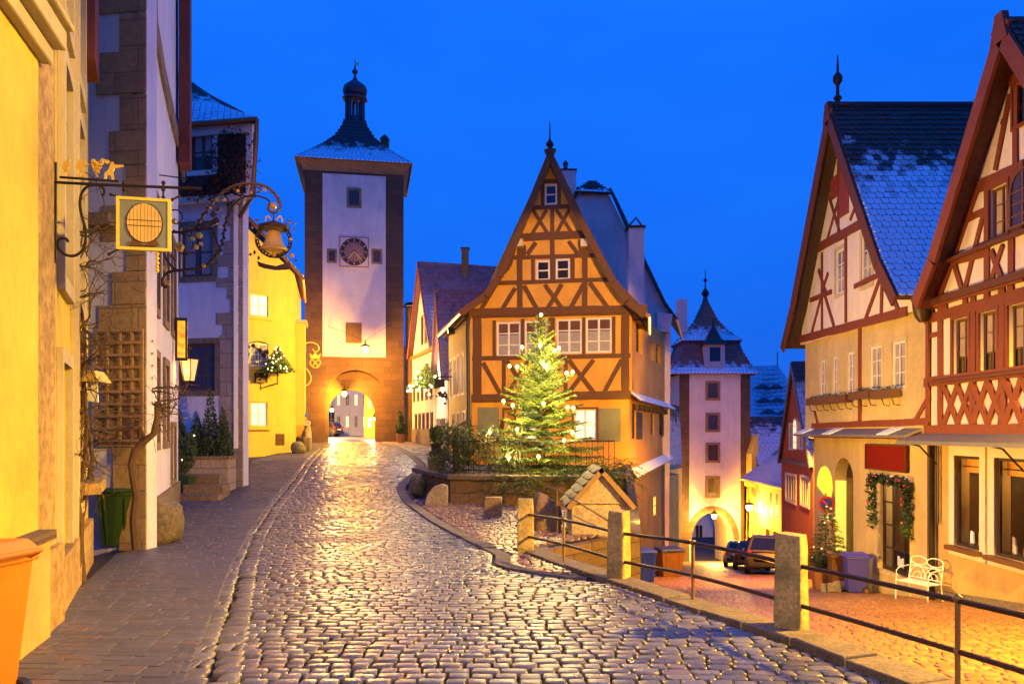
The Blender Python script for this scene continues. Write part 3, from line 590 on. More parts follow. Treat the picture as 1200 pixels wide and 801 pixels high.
# gable storey
zR = EYE+8.62; zE = EYE+2.85; cu = 21.08-17.1
zg0 = fA2.px(1000, 383)[1]-.05
Lk = [(-.12, zg0), (fA2.L+.1, zg0), (fA2.L-.15, zg0+.5), (cu, zR-.25), (.3, zg0+1.1)]
for q0, q1 in ((z6(200, 530), z6(225, 660)), (z6(275, 480), z6(305, 635))): hA.win(fA2.r(*q0, *q1), 2, 3, 'white_paint', 'blue_glass', .07, .06, .025, fc=fA2, casing=.09, cm='plaster_tan', cd=.02, curtain=('curtain', .6, .08))
hA.wall([(.1, zg0), (fA2.L-.1, zg0), (2*cu-1.02, EYE+3.6), (cu, zR-.3), (1.02, EYE+3.68)], 'plaster_pale', 'gable_wall', .2, fA2)
x6 = lambda L: [(*z6(a, b), *z6(c, d), w) for a, b, c, d, w in L]
hA.beams(x6([(95, 795, 410, 712, .22), (128, 538, 325, 428, .26), (208, 270, 208, 505, .11), (183, 385, 240, 345, .1), (180, 375, 212, 480, .1), (212, 372, 176, 500, .1), (243, 330, 285, 425, .1), (283, 340, 243, 445, .1),
    (125, 680, 188, 655, .14), (160, 655, 160, 780, .1), (160, 660, 130, 775, .1), (165, 655, 195, 755, .1), (230, 470, 230, 745, .12), (160, 540, 160, 660, .1), (255, 640, 340, 600, .13), (330, 480, 342, 600, .12), (340, 590, 288, 735, .12), (340, 590, 385, 712, .12), (338, 590, 334, 725, .11), (178, 600, 160, 655, .1), (150, 590, 172, 660, .1), (355, 595, 405, 590, .1), (308, 440, 312, 480, .12)]), 'timber_red', fc=fA2)
hA.shutter(fA2.r(*z6(212, 258), *z6(238, 432)), 'hatch_red', fA2, name='hatch'); hA.shutter(fA2.r(*z6(186, 318), *z6(207, 372)), 'hatch_red', fA2)
# side walls and roof
body(hA.root, [(10.6, 17.5), (15.2, 17.5), (15.2, 24.2), (10.6, 24.2)], zb, zE+.05, 'plaster_cream', 'side_wall')
def gab(y0, y1, yr, xf, xb, ze0, ze1, zr, kick=.35):
    def side(ye, ze):
        k = .22; return [((xf, ye, ze), (xb, ye, ze)), ((xf, ye+(yr-ye)*k, ze+(zr-ze)*(k-.045)), (xb, ye+(yr-ye)*k, ze+(zr-ze)*(k-.045))), ((xf, yr, zr), (xb, yr, zr))]
    return side(y0, ze0), side(y1, ze1)
sa, sb = gab(17.28, 24.75, 21.08, 8.42, 15.4, EYE+2.95, EYE+2.62, zR)
roof(hA.root, sa, 'tiles_snow', pitch=.2, tw=.19, th=.12, seed=4); roof(hA.root, sb, 'tiles_dark', name='roof', tile=False)
for s_ in (sa, sb): strip([p[0] for p in s_], (-1, 0, 0), .3, .06, 'bargeboard', 'timber_dark_red', hA.root)
MB().slab(Face((8.36, 20.0), (8.36, 22.2)), [(.85, zR-.42), (1.31, zR-.42), (1.18, zR+.1), (.98, zR+.1)], -.1, .02).build('gable_peak', 'timber_dark_red', hA.root)
MB().tube([(8.4, 21.08, zR+.04), (15.4, 21.08, zR+.04)], .09, 8).build('ridge_tiles', 'tiles_dark', hA.root)
MB().lathe((8.65, 21.08, zR), [(.1, 0), (.06, .15), (.12, .22), (.05, .3), (.045, .55), (.13, .68), (.13, .78), (.04, .9), (.015, 1.35)], 8).build('finial', 'iron', hA.root, smooth=True)
MB().tube([(8.9, 17.12, EYE+2.75), (9.05, 17.1, EYE+2.5), (9.06, 17.13, 1.0), (9.06, 17.13, zb+2)], .065, 8).build('downpipe', 'iron', hA.root, smooth=True)
MB().lathe((8.85, 17.1, EYE+2.35), [(.08, 0), (.16, .12), (.2, .3), (.22, .5)], 10).build('rainwater_head', 'iron_rust', hA.root, smooth=True)
# jetty canopy of metal with snow, flower boxes, brackets
m = MB(); c0, c1 = fA.pt(-.05, ztop+.12, .02), fA.pt(fA.L+.35, ztop+.12, .02); o0, o1 = fA.pt(-.05, ztop-.08, .5), fA.pt(fA.L+.35, ztop-.08, .5)
m.hexa([o0, o1, c1, c0], [p+Vector((0, 0, .06)) for p in (o0, o1, c1, c0)]); m.build('canopy', 'lead_sheet', hA.root)
m = MB(); 
for a, b in ((.6, .68), (.12, .2), (.9, 1.0)):
    q = [o0.lerp(o1, a), o0.lerp(o1, b), c0.lerp(c1, b), c0.lerp(c1, a)]; m.hexa([p+Vector((0, 0, .062)) for p in q], [p+Vector((0, 0, .085)) for p in q])
build_each(m, 'snow_patch', 'snow', hA.root)
MB().rect(fA, (-.02, ztop-.12, fA.L, ztop), 0, .12).build('jetty_beam', 'timber_red', hA.root)
for a, b in ((z7(81, 199), z7(191, 218)), (z7(202, 184), z7(259, 203)), (z7(263, 180), z7(325, 198))):
    r = fA1.r(*a, *b); r = (r[0], r[3]-.2, r[2], r[3]); fb = MB().rect(fA1, r, .06, .26).build('flower_box', 'brown_paint', hA.root); t = MB()
    for k in range(int((r[2]-r[0])/.5)+1):
        u = r[0]+.12+k*.5
        if u < r[2]: t.tube([fA1.pt(u, r[1]-.18, .02), fA1.pt(u, r[1]-.16, .14), fA1.pt(u, r[1], .2)], .012, 5)
    build_each(t, 'bracket', 'iron', hA.root)
    l = MB(); 
    for k in range(int((r[2]-r[0])/.3)): leaves(l, tuple(fA1.pt(r[0]+.15+k*.3, r[3]+.02, .16)), (.14, .1, .07), 12, .04, rng)
    l.build('dry_plants', 'garland_green', hA.root)
MB().rect(fA, (shop[0]-.15, shop[3]+.02, shop[2]+.15, shop[3]+.14), .002, .1).build('window_hood', 'plaster_pale', hA.root)
MB().ring(fA, shop, .09, .002, .02).build('window_surround', 'plaster_tan', hA.root)
sr = fA.r(1018, 521, 1066, 551)
sg = MB().rect(fA, sr, .03, .08).build('hanging_sign', 'sign_red'); tag(sg, 'blank dark red signboard on cream wall above the garlanded shop window', 'sign'); MB().ring(fA, (sr[0]+.03, sr[1]+.03, sr[2]-.03, sr[3]-.03), .04, .03, .1).build('frame', 'timber_dark_red', sg)
# garland with baubles round the shop window
def garland(fc, pts, name, label, r=.13, n=60):
    t = thing(name, label, 'garland', fc.pt(*pts[len(pts)//2], .1)); g = MB(); b = MB(); b2 = MB(); R2 = random.Random(5)
    for (a, c) in zip(pts[:-1], pts[1:]):
        k = max(2, int((Vector(c)-Vector(a)).length/.1))
        for i in range(k):
            u = a[0]+(c[0]-a[0])*i/k; z = a[1]+(c[1]-a[1])*i/k; p = fc.pt(u, z, .12); leaves(g, tuple(p), (r, r, r), n//3, .07, R2, lo=0)
            if R2.random() < .4: (b if R2.random() < .5 else b2).ball(p+Vector((-.1, R2.uniform(-.08, .08), R2.uniform(-.08, .08))), .035, 8, 6)
    g.build('greenery', 'garland_green', t); b.build('baubles', 'bauble', t, smooth=True); b2.build('red_baubles', 'bauble_red', t, smooth=True); return t
garland(fA, [(shop[2]+.08, shop[1]+1.1), (shop[2]+.1, shop[3]+.02), (shop[0]-.1, shop[3]+.0), (shop[0]-.08, shop[1]+.9)], 'garland', 'green bauble garland hung round the shop window of the cream house')
cg_ = MATS['curtain_gold'].node_tree; tl_ = cg_.nodes.new('ShaderNodeBsdfTranslucent'); tl_.inputs[0].default_value = (.9, .45, .1, 1); ms_ = cg_.nodes.new('ShaderNodeMixShader'); cg_.links.new(cg_.nodes['Principled BSDF'].outputs[0], ms_.inputs[1]); cg_.links.new(tl_.outputs[0], ms_.inputs[2]); cg_.links.new(ms_.outputs[0], cg_.nodes['Material Output'].inputs[0])
# shop interior: a lit shelf with cards
i0 = thing('window_display', 'cards and lit figurines behind the garlanded shop window', 'display', fA.pt((shop[0]+shop[2])/2, shop[1], -.6))
def display(root, fc, r, seed, dep=.14):
    R3 = random.Random(seed); m = MB(); m.rect(fc, (r[0], r[1]+.02, r[2], r[1]+.06), -.85, -dep-.01); m.build('shelf', 'brown_paint', root)
    for k in range(int((r[2]-r[0])/.17)):
        u = r[0]+.1+k*.17; h = R3.uniform(.14, .34); w = R3.uniform(.08, .14); d = -dep-R3.uniform(.03, .16)
        b = MB(); b.slab(fc, [(u, r[1]+.07), (u+w, r[1]+.07), (u+w*.9, r[1]+.07+h), (u+w*.15, r[1]+.07+h*.9)], d-.03, d); b.build('card', R3.choice(['card_white', 'card_lit', 'card_blue', 'card_tan']), root)
plain('card_white', (.8, .78, .74)); plain('card_blue', (.3, .35, .7)); plain('card_tan', (.5, .36, .2)); emit('card_lit', (1, .85, .6), .5)
# --- red timber house, nearest on the right
fB = Face((9.17, 11.2), (9.17, 17.38)); fB1 = Face((9.02, 11.0), (9.02, 17.3)); fB2 = Face((8.9, 10.95), (8.9, 17.2))
hB = House('timber_house', 'red timber-framed house with big shop windows and lattice panels at the right edge', 'house', fB)
b1 = Z(1060, 0, 4.005); b2 = Z(1060, 180, 4.005); b3 = Z(1060, 360, 4.005); b4 = Z(1060, 520, 4.005)
fBm = fB1.px(1190, 300)[0]
Bg = [fB.r(1119, 537, 1148.6, 652), fB.r(1166, 539, 1212, 662)]; Bg = [(r[0], EYE-2.35, r[2], EYE-.5) for r in Bg]
u_ = Bg[0]; w0 = u_[2]-u_[0]; Bg = [Bg[0], Bg[1], (Bg[1][0]-.35-1.0, u_[1], Bg[1][0]-.35, u_[3]), (Bg[1][0]-.7-2.1, u_[1], Bg[1][0]-.7-1.1, u_[3])]
ztb = EYE-.22
m_, n_, bb = newmat('shop_clear'); MATS['shop_clear'] = m_
gl = n_.nodes.new('ShaderNodeBsdfGlossy'); gl.inputs['Roughness'].default_value = .03; tr = n_.nodes.new('ShaderNodeBsdfTransparent'); mm = n_.nodes.new('ShaderNodeMixShader'); fl_ = n_.nodes.new('ShaderNodeLayerWeight'); fz = n_.nodes.new('ShaderNodeMapRange'); fz.inputs['From Min'].default_value = .45; fz.inputs['To Min'].default_value = .04; fz.inputs['To Max'].default_value = .6; n_.links.new(fl_.outputs['Facing'], fz.inputs[0])
n_.links.new(fz.outputs[0], mm.inputs[0]); n_.links.new(tr.outputs[0], mm.inputs[1]); n_.links.new(gl.outputs[0], mm.inputs[2]); n_.links.new(mm.outputs[0], n_.nodes['Material Output'].inputs[0])
for k, r in enumerate(Bg):
    hB.win(r, 1, 1, 'dark_paint', 'shop_clear', .1, .06, .03, name='shop_window', casing=.2, cm='plaster_pale', cd=.02)
hB.wall([(-.2, zb), (fB.L, zb), (fB.L, ztb), (-.2, ztb)], 'plaster_ochre_b', 'ground_floor_wall', .3) if plaster('plaster_ochre_b', (.62, .42, .16), .35) else 0
def room(root, fc, r):
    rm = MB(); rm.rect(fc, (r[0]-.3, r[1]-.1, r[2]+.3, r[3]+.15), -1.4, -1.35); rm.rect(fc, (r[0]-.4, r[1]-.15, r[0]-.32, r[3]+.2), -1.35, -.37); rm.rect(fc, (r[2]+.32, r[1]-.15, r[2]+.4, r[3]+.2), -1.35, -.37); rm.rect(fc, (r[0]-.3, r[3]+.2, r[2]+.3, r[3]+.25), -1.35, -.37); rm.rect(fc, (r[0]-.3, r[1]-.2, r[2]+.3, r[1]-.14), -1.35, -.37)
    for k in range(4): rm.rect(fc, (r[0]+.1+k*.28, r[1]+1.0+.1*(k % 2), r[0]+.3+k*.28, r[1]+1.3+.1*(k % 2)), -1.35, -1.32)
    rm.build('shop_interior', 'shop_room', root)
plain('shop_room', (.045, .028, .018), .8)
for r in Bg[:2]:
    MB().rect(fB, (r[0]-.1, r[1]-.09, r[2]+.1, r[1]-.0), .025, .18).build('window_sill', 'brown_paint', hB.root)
    room(hB.root, fB, r); point('shop_fill_light', fB.pt((r[0]+r[2])/2, r[3]-.3, -.75), (1, .55, .15), 30, .1, hB.root)  # unseen point light added so the display and valance show
    c = MB(); N = 26; zt_, zb_ = r[3]-.05, r[3]-.34; us = [r[0]+.05+(r[2]-r[0]-.1)*i/N for i in range(N+1)]
    c.add([fB.pt(u, zz, -.2-.02*(i % 2)) for zz in (zb_, zt_) for i, u in enumerate(us)], [(i, i+1, N+2+i, N+1+i) for i in range(N)]); c.build('valance', 'curtain_gold', hB.root)
    c = MB(); c.tube([fB.pt(r[0], zb_+.12, -.18), fB.pt(r[2], zb_+.12, -.18)], .012, 5); c.build('curtain_rod', 'iron', hB.root)
    t = thing('window_display', 'cards on the shelf behind the '+('left' if r is Bg[0] else 'right')+' large window of the red house', 'display', fB.pt((r[0]+r[2])/2, r[1], -.6)); display(t, fB, r, 3 if r is Bg[0] else 9)
room(hA.root, fA, shop); hA.win(shop, 3, 4, 'dark_paint', 'shop_clear', .16, .08, .035, name='shop_window', hole=False, fc=fA.off(-.17)); display(i0, fA, shop, 2, .36); point('shop_fill_light', fA.pt((shop[0]+shop[2])/2, shop[3]-.2, -.7), (1, .6, .25), 60, .1, hA.root)  # point light added inside to lift the dark pane
# gilded angel hanging in the left shop window
r = Bg[0]; ua, za = fB.px(1134, 588); an = thing('angel_ornament', 'gilt angel ornament hanging in the large left window of the red house', 'ornament', fB.pt(ua, za, -.4))
m = MB(); p = fB.pt(ua, za, -.4); m.ball(p+Vector((0, 0, .13)), .075, 8, 6); m.ball(p, .1, 8, 6, sc=(.7, 1.2, 1.3)); m.tube([p+Vector((0, .05, .06)), p+Vector((0, -.14, .12)), p+Vector((0, -.24, .16))], .028, 6); m.tube([p+Vector((0, 0, -.1)), p+Vector((0, .05, -.26)), p+Vector((0, -.02, -.36))], .04, 6); m.tube([p+Vector((0, 0, -.1)), p+Vector((0, -.06, -.24)), p+Vector((0, -.09, -.35))], .04, 6); m.build('body', 'gold', an, smooth=True)
m = MB(); m.slab(fB, [(ua+.05, za+.08), (ua+.3, za+.18), (ua+.26, za+.02), (ua+.12, za-.06)], -.45, -.43); m.build('wing', 'gold', an); MB().tube([p+Vector((0, 0, .2)), p+Vector((0, 0, .6))], .006, 4).build('cord', 'iron', an)
# first floor
Bf = [fB1.r(*b3(232, 50), *b3(305, 322)), fB1.r(*b3(357, 22), *b3(437, 305)), fB1.r(*b3(492, 0), *b3(590, 298))]
zt, zl = Bf[0][3], Bf[0][1]; Bf = [(r[0], zl, r[2], zt) for r in Bf]; d_ = Bf[0][2]-Bf[1][2]; Bf.append((Bf[2][0]-d_, zl, Bf[2][2]-d_, zt)); 
for r in Bf: hB.win(r, 2, 3, 'brown_paint', 'brown_glass', .12, .05, .02, fc=fB1, casing=.07, cm='timber_red', cd=.045, curtain=('curtain_dim', .95, .35)) if 'curtain_dim' in MATS else (plain('curtain_dim', (.4, .3, .22), .9), hB.win(r, 2, 3, 'brown_paint', 'brown_glass', .12, .05, .02, fc=fB1, casing=.07, cm='timber_red', cd=.045, curtain=('curtain_dim', .95, .35)))
zt2 = fB1.px(1100, 354)[1]
hB.wall([(0, ztb+.05), (fB1.L, ztb+.05), (fB1.L, zt2+.5), (0, zt2+.5)], 'plaster_pale', 'first_floor_wall', .25, fB1)
zz = lambda y: fB1.px(1150, y)[1]; e1 = fB1.L; zsill = zl-.03; zlat1 = EYE+(505-452)/F*16; 
m = MB(); k = 0
def bm_(p, q, w, th=.03):
    global k
    k += 1; m.beam(fB1, p, q, w, -.005-k*.0001, th+k*.00037)
zq0, zq1 = EYE+.12, EYE+.98     # lattice band
bm_((0, zq0-.09), (e1, zq0-.09), .2, .05); bm_((0, zq1+.08), (e1, zq1+.08), .2, .05); bm_((0, zt+.16), (e1, zt+.16), .2, .04)
bm_((0, ztb+.14), (e1, ztb+.14), .08, .03); bm_((0, zt2+.03), (e1, zt2+.03), .18, .06)
for u in (e1-.06, e1-.62)+tuple(r[0]-.15 for r in Bf): bm_((u, zq0-.05), (u, zt2), .19)
for i in range(8): u = e1-.15-.78*i; bm_((u, ztb+.1), (u, zq0-.1), .14)
for i in range(7): u = e1-.1-.72*i; bm_((u, zt+.2), (u, zt2+.05), .17)
bm_((e1-.6, zl+.95), (e1, zl+.95), .1)
bm_((e1-.62, zq0), (e1-.62, zq1), .1)
L0 = [e1-.78-1.02*i for i in range(6)]
for u in L0:
    w = .98; bm_((u-w-.0, zq0), (u-w, zq1), .13)
    cz = (zq0+zq1)/2; h = (zq1-zq0)/2; c_ = u-w/2
    for sgn in (-1, 1):
        for off in (-.25, .25):   # curved crossing braces: four arcs bowed to the middle
            pts = [(c_+off*w*(1-.0*t)+sgn*(t*w*.30)*.95, cz+t*h) for t in (-1, -.5, 0, .5, 1)]
            for a, b in zip(pts[:-1], pts[1:]): bm_(a, b, .13)
m.build('timber_frame', 'timber_red', hB.root)
MB().rect(fB1, (-.0, zq0-.34, e1+.02, zq0-.2), -.01, .16).build('jetty_beam', 'timber_dark_red', hB.root); MB().rect(fB1, (Bf[3][0]-.3, zl-.09, e1-.35, zl-.035), .045, .15).build('sill_board', 'timber_dark_red', hB.root)
# metal canopy over the shop windows
m = MB(); c0, c1 = fB.pt(-.1, ztb+.14, .17), fB.pt(fB.L+.02, ztb+.14, .17); o0, o1 = fB.pt(-.1, ztb-.02, .75), fB.pt(fB.L+.02, ztb-.02, .75)
m.hexa([o0, o1, c1, c0], [p+Vector((0, 0, .04)) for p in (o0, o1, c1, c0)]); m.rect(fB, (-.1, ztb-.06, fB.L+.02, ztb+.01), .74, .76); m.build('canopy', 'lead_sheet', hB.root)
m = MB()
for u in (fB.L-.3, fB.L-3.2): m.tube([fB.pt(u, ztb-.5, .02), fB.pt(u, ztb-.1, .4), fB.pt(u, ztb-.03, .7)], .02, 5)
m.tube([fB.pt(fB.L-.42, ztb-.1, .06), fB.pt(fB.L-.42, ztb-1.75, .06)], .025, 6); m.tube([fB.pt(fB.L-.22, ztb-.1, .12), fB.pt(fB.L-.22, ztb-2.2, .1)], .012, 5); m.ball(fB.pt(fB.L-.22, ztb-2.25, .1), .05, 8, 6); build_each(m, 'awning_gear', 'iron_rust', hB.root)
pl = MB(); pl.slab(fB, [(-.2, zb), (fB.L, zb), (fB.L, EYE-3.45), (-.2, EYE-2.7)], .002, .05); pl.build('plinth', 'kerb_stone', hB.root)
# gable storey of house B
cuB = 13.74-10.95; zRB = EYE+7.15; zEB = EYE+2.95
Bw = fB2.r(*b2(405, 150), *b2(490, 395)); 
def arched(fc, r, name, root, mat, pm):
    u0, z0, u1, z1 = r; zm = z1-(u1-u0)/2; pts = [(u0, z0), (u1, z0), (u1, zm)]+[((u0+u1)/2+(u1-u0)/2*math.cos(t), zm+(u1-u0)/2*math.sin(t)) for t in [math.pi*i/10 for i in range(1, 10)]]+[(u0, zm)]
    inn = [((u-(u0+u1)/2)*.86+(u0+u1)/2, (z-(z0+z1)/2)*.92+(z0+z1)/2) for u, z in pts]
    o = MB().slab(fc, pts, .03, .07, [inn]).build(name, mat, root); q = MB().slab(fc, inn, .031, .045); q.build('pane', pm, o)
    g = MB(); um = (u0+u1)/2; g.rect(fc, (um-.025, z0+.04, um+.025, z1-.05), .046, .066)
    for i in (1, 2, 3): z = z0+(zm-z0)*i/3; g.rect(fc, (u0+.06, z-.015, u1-.06, z+.015), .046, .062)
    g.build('muntins', mat, o); return o
hB.win(Bw, 2, 3, 'brown_paint', 'brown_glass', .1, .05, .02, fc=fB2, casing=.06, cm='timber_red', cd=.05, curtain=('curtain_dim', .95, .05))
Bw2 = (2*cuB-Bw[2], Bw[1], 2*cuB-Bw[0], Bw[3]); hB.win(Bw2, 2, 3, 'brown_paint', 'brown_glass', .1, .05, .02, fc=fB2, casing=.06, cm='timber_red', cd=.05)
Bt = fB2.r(*b1(545, 370), *b1(620, 560)); Bt = (cuB-.3, Bt[1], cuB+.3, Bt[3]); hB.win(Bt, 2, 3, 'brown_paint', 'blue_glass', .08, .05, .02, fc=fB2, casing=.06, cm='timber_red', cd=.05)
hB.wall([(.15, zEB-.15), (fB2.L-.05, zEB-.15), (5.16, EYE+3.38), (cuB, zRB-.3), (2*cuB-5.16, EYE+3.38)], 'plaster_pale', 'gable_wall', .2, fB2)
arched(fB2, (cuB-.38, Bw[1]+.05, cuB+.38, Bw[3]+.1), 'arched_window', hB.root, 'brown_paint', 'brown_glass')
xb = lambda z, L: [(*z(a, b), *z(c, d), w) for a, b, c, d, w in L]
hB.beams(xb(b2, [(140, 700, 561, 572, .2), (325, 168, 561, 62, .24), (390, 130, 390, 660, .16), (235, 505, 392, 462, .17), (232, 500, 278, 655, .13), (375, 280, 286, 640, .13), (290, 312, 380, 268, .13), (352, 440, 561, 352, .13), (505, 100, 505, 600, .16), (410, 455, 460, 585, .12), (465, 430, 410, 600, .12), (165, 670, 345, 160, .2), (150, 690, 400, 640, .1)])
  +xb(b1, [(330, 800, 561, 130, .22), (490, 385, 561, 350, .2), (525, 370, 525, 800, .14), (430, 800, 500, 440, .12), (460, 570, 480, 575, .1)]), 'timber_red', fc=fB2, mirror=cuB)
MB().rect(fB2, (.1, Bw[1]-.12, fB2.L-.8, Bw[1]-.055), .05, .16).build('sill_board', 'timber_dark_red', hB.root); MB().rect(fB2, (0, zEB-.3, fB2.L+.05, zEB-.16), -.05, .1).build('jetty_beam', 'timber_dark_red', hB.root)
body(hB.root, [(10.85, 11.2), (15.5, 11.2), (15.5, 17.3), (10.85, 17.3)], zb, zEB, 'plaster_cream', 'side_wall')
sa, sb = gab(10.6, 16.78, 13.74, 8.5, 15.6, EYE+2.75, EYE+2.75, zRB)
roof(hB.root, sa, 'tiles_snow', tile=True); roof(hB.root, sb, 'tiles_snow', tile=True)
for s_ in (sa, sb): strip([p[0] for p in s_], (-1, 0, 0), .3, .07, 'bargeboard', 'timber_red', hB.root)
MB().slab(Face((8.43, 12.7), (8.43, 14.8)), [(.8, zRB-.42), (1.28, zRB-.42), (1.14, zRB+.08), (.94, zRB+.08)], -.1, .02).build('gable_peak', 'timber_red', hB.root)
for s_ in (sa, sb):
    m = MB(); q = [Vector(p[0]) for p in s_]
    for a, b in zip(q[:-1], q[1:]): m.hexa([a+Vector((.0, 0, -.13)), b+Vector((0, 0, -.13)), b+Vector((.5, 0, -.13)), a+Vector((.5, 0, -.13))], [a+Vector((.0, 0, -.16)), b+Vector((0, 0, -.16)), b+Vector((.5, 0, -.16)), a+Vector((.5, 0, -.16))])
    m.build('soffit', 'timber_dark_red', hB.root)
MB().tube([(8.9, 16.95, EYE+2.75), (9.05, 17.0, EYE+2.5)], .07, 8).build('gutter_outlet', 'iron', hB.root)
# plain continuation of the row, beside the viewer
hN = House('timber_house', 'plain cream house out of view beyond the red timber house', 'house', Face((9.3, 3.0), (9.3, 10.4))); body(hN.root, [(9.3, -2), (15, -2), (15, 10.5), (9.3, 10.5)], -3, 6.5, 'plaster_cream')
# --- small red gabled house, and the long yellow one, further down
fR = Face((10.35, 27.3), (11.0, 32.4)); hR = House('gabled_house', 'small rust-red gabled house with white shutters beyond the cream timber house', 'house', fR)
zr1 = fR.px(931, 424)[1]; uap = fR.px(931, 424)[0]; zr0 = fR.px(935, 541)[1]
wl = [fR.r(*Z(770, 330, 3.48)(541, 580), *Z(770, 330, 3.48)(556, 680)), fR.r(*Z(770, 330, 3.48)(582, 575), *Z(770, 330, 3.48)(596, 680))]
for r in wl: hR.win(r, 2, 2, 'white_paint', 'curtain_glass', .04, .05, .03, casing=.05, cm='white_paint', cd=.03)
aw = fR.r(*Z(770, 330, 3.48)(562, 555), *Z(770, 330, 3.48)(575, 685)); arched(fR, (aw[0]-.05, aw[1], aw[2]+.05, aw[3]), 'arched_window', hR.root, 'white_paint', 'lit_warm')
for a, b in (((921, 556), (933, 587)), ((938.5, 559), (948.5, 592))): hR.win(fR.r(*a, *b), 4, 1, 'white_paint', 'curtain_glass', .04, .05, .06, casing=.06, cm='white_paint', cd=.03)
hR.wall([(-.0, -5.5), (fR.L, -5.5), (fR.L, zr0), (uap, zr1-.1), (0, zr0)], 'plaster_red', 'wall', .2)
MB().rect(fR, (-.05, zr0-.1, fR.L+.05, zr0), .002, .08).build('string_course', 'lead_sheet', hR.root)
def ptz(fc, u, z, d): return fc.pt(u, z, d)
for s_ in (0, fR.L):
    e = -.15 if s_ == 0 else .1; pr = [(ptz(fR, s_+e, zr0-.1, .12), ptz(fR, s_+e, zr0-.1, -6)), (ptz(fR, uap, zr1, .12), ptz(fR, uap, zr1, -6))]
    roof(hR.root, pr, 'tiles_frost', pitch=.25, tw=.22); strip([p[0] for p in pr], (fR.n.x, fR.n.y, 0), .16, .03, 'bargeboard', 'lead_sheet', hR.root)
body(hR.root, [tuple(fR.pt(0.02, 0, -.21).xy), tuple(fR.pt(fR.L-.02, 0, -.21).xy), tuple(fR.pt(fR.L-.02, 0, -6).xy), tuple(fR.pt(.02, 0, -6).xy)], -5.5, zr0-.1, 'plaster_red', 'side_wall')
# filler house between the two, set back (tan side wall with drainpipe)
hF = House('gabled_house', 'narrow tan house wall squeezed between the red gable and the cream timber house', 'house', Face((9.9, 24.4), (10.2, 26.9))); body(hF.root, [(9.95, 24.3), (14, 24.3), (14, 27.0), (10.25, 27.0)], -6, 1.6, 'plaster_ochre')
roof(hF.root, [((9.8, 24.3, 1.55), (10.1, 27.1, 1.55)), ((12, 24.3, 3.0), (12.2, 27.1, 3.0))], 'tiles_frost', pitch=.25)
fY = Face((17.1, 47.5), (17.1, 58.4)); hY = House('row_house', 'long yellow house with a row of small windows by the lower gate', 'house', fY); zy = EYE-3.45
for i in range(8):
    r = (fY.px(918, 560)[0]-.2+i*1.15, zy-2.2, fY.px(918, 560)[0]+.35+i*1.15, zy-.55); hY.win(r, 2, 2, 'cream_paint', 'brown_glass' if i % 3 else 'lit_gold', .05, .05, .04)
for i in range(5): r = (3+i*1.5, zy-4.4, 3.7+i*1.5, zy-3.1); hY.win(r, 2, 2, 'cream_paint', 'brown_glass', .05, .05, .04)
hY.wall([(0, -9.5), (fY.L, -9.5), (fY.L, zy), (0, zy)], 'plaster_gold', 'wall', .2)
body(hY.root, [(17.31, 47.5), (24, 47.5), (24, 58.4), (17.31, 58.4)], -9.5, zy-.05, 'plaster_gold', 'side_wall')
roof(hY.root, [((16.7, 46.8, zy-.1), (16.7, 58.2, zy-.1)), ((20.6, 46.8, zy+3.0), (20.6, 58.2, zy+3.0))], 'tiles_frost', pitch=.35, tw=.3); MB().rect(fY, (.2, zy-.12, fY.L, zy), .002, .4).build('eave', 'plaster_gold', hY.root)
dm = MB(); dm.box((18.6, 51.0, zy+1.9), (1.3, 1.2, 1.1)); dm.build('dormer', 'timber_dark', hY.root); MB().hexa([(17.7, 50.3, zy+2.4), (20, 50.3, zy+2.6), (20, 51.7, zy+2.6), (17.7, 51.7, zy+2.4)], [(17.7, 50.9, zy+3), (20, 50.9, zy+3.2), (20, 51.1, zy+3.2), (17.7, 51.1, zy+3)]).build('dormer_roof', 'tiles_frost', hY.root)
# dark-roofed house with a gable wall lit yellow, right of the lower gate tower
fD2 = Face((18.4, 56), (21.6, 56)); hD2 = House('gabled_house', 'house with dark frosted roof and yellow lit gable right of the lower gate tower', 'house', fD2)
zt_ = EYE-(487-505)/F*58; body(hD2.root, [(18.25, 58.5), (24, 58.5), (24, 66), (18.25, 66)], -9.5, zt_-3.0, 'plaster_gold')
roof(hD2.root, [((17.9, 57.8, zt_-3.6), (24.5, 57.8, zt_-3.6)), ((18.4, 62, zt_), (24.5, 62, zt_))], 'tiles_frost', pitch=.4, tw=.35)
MB().hexa([(17.6, 58.6, -9), (18.2, 58.6, -9), (18.2, 65, -9), (17.6, 65, -9)], [(17.7, 58.6, zt_-2.8), (18.2, 58.6, zt_-1.4), (18.2, 65, zt_-1.4), (17.7, 65, zt_-2.8)]).build('gable_wall', 'plaster_gold', hD2.root)
tiles_mat('tiles_barn_hazy', (.5, .3, .36), (.42, .25, .3), 1.3, band=.8, patch=.5, snowc=(.75, .55, .65))
wood('timber_barn', (.25, .16, .2))
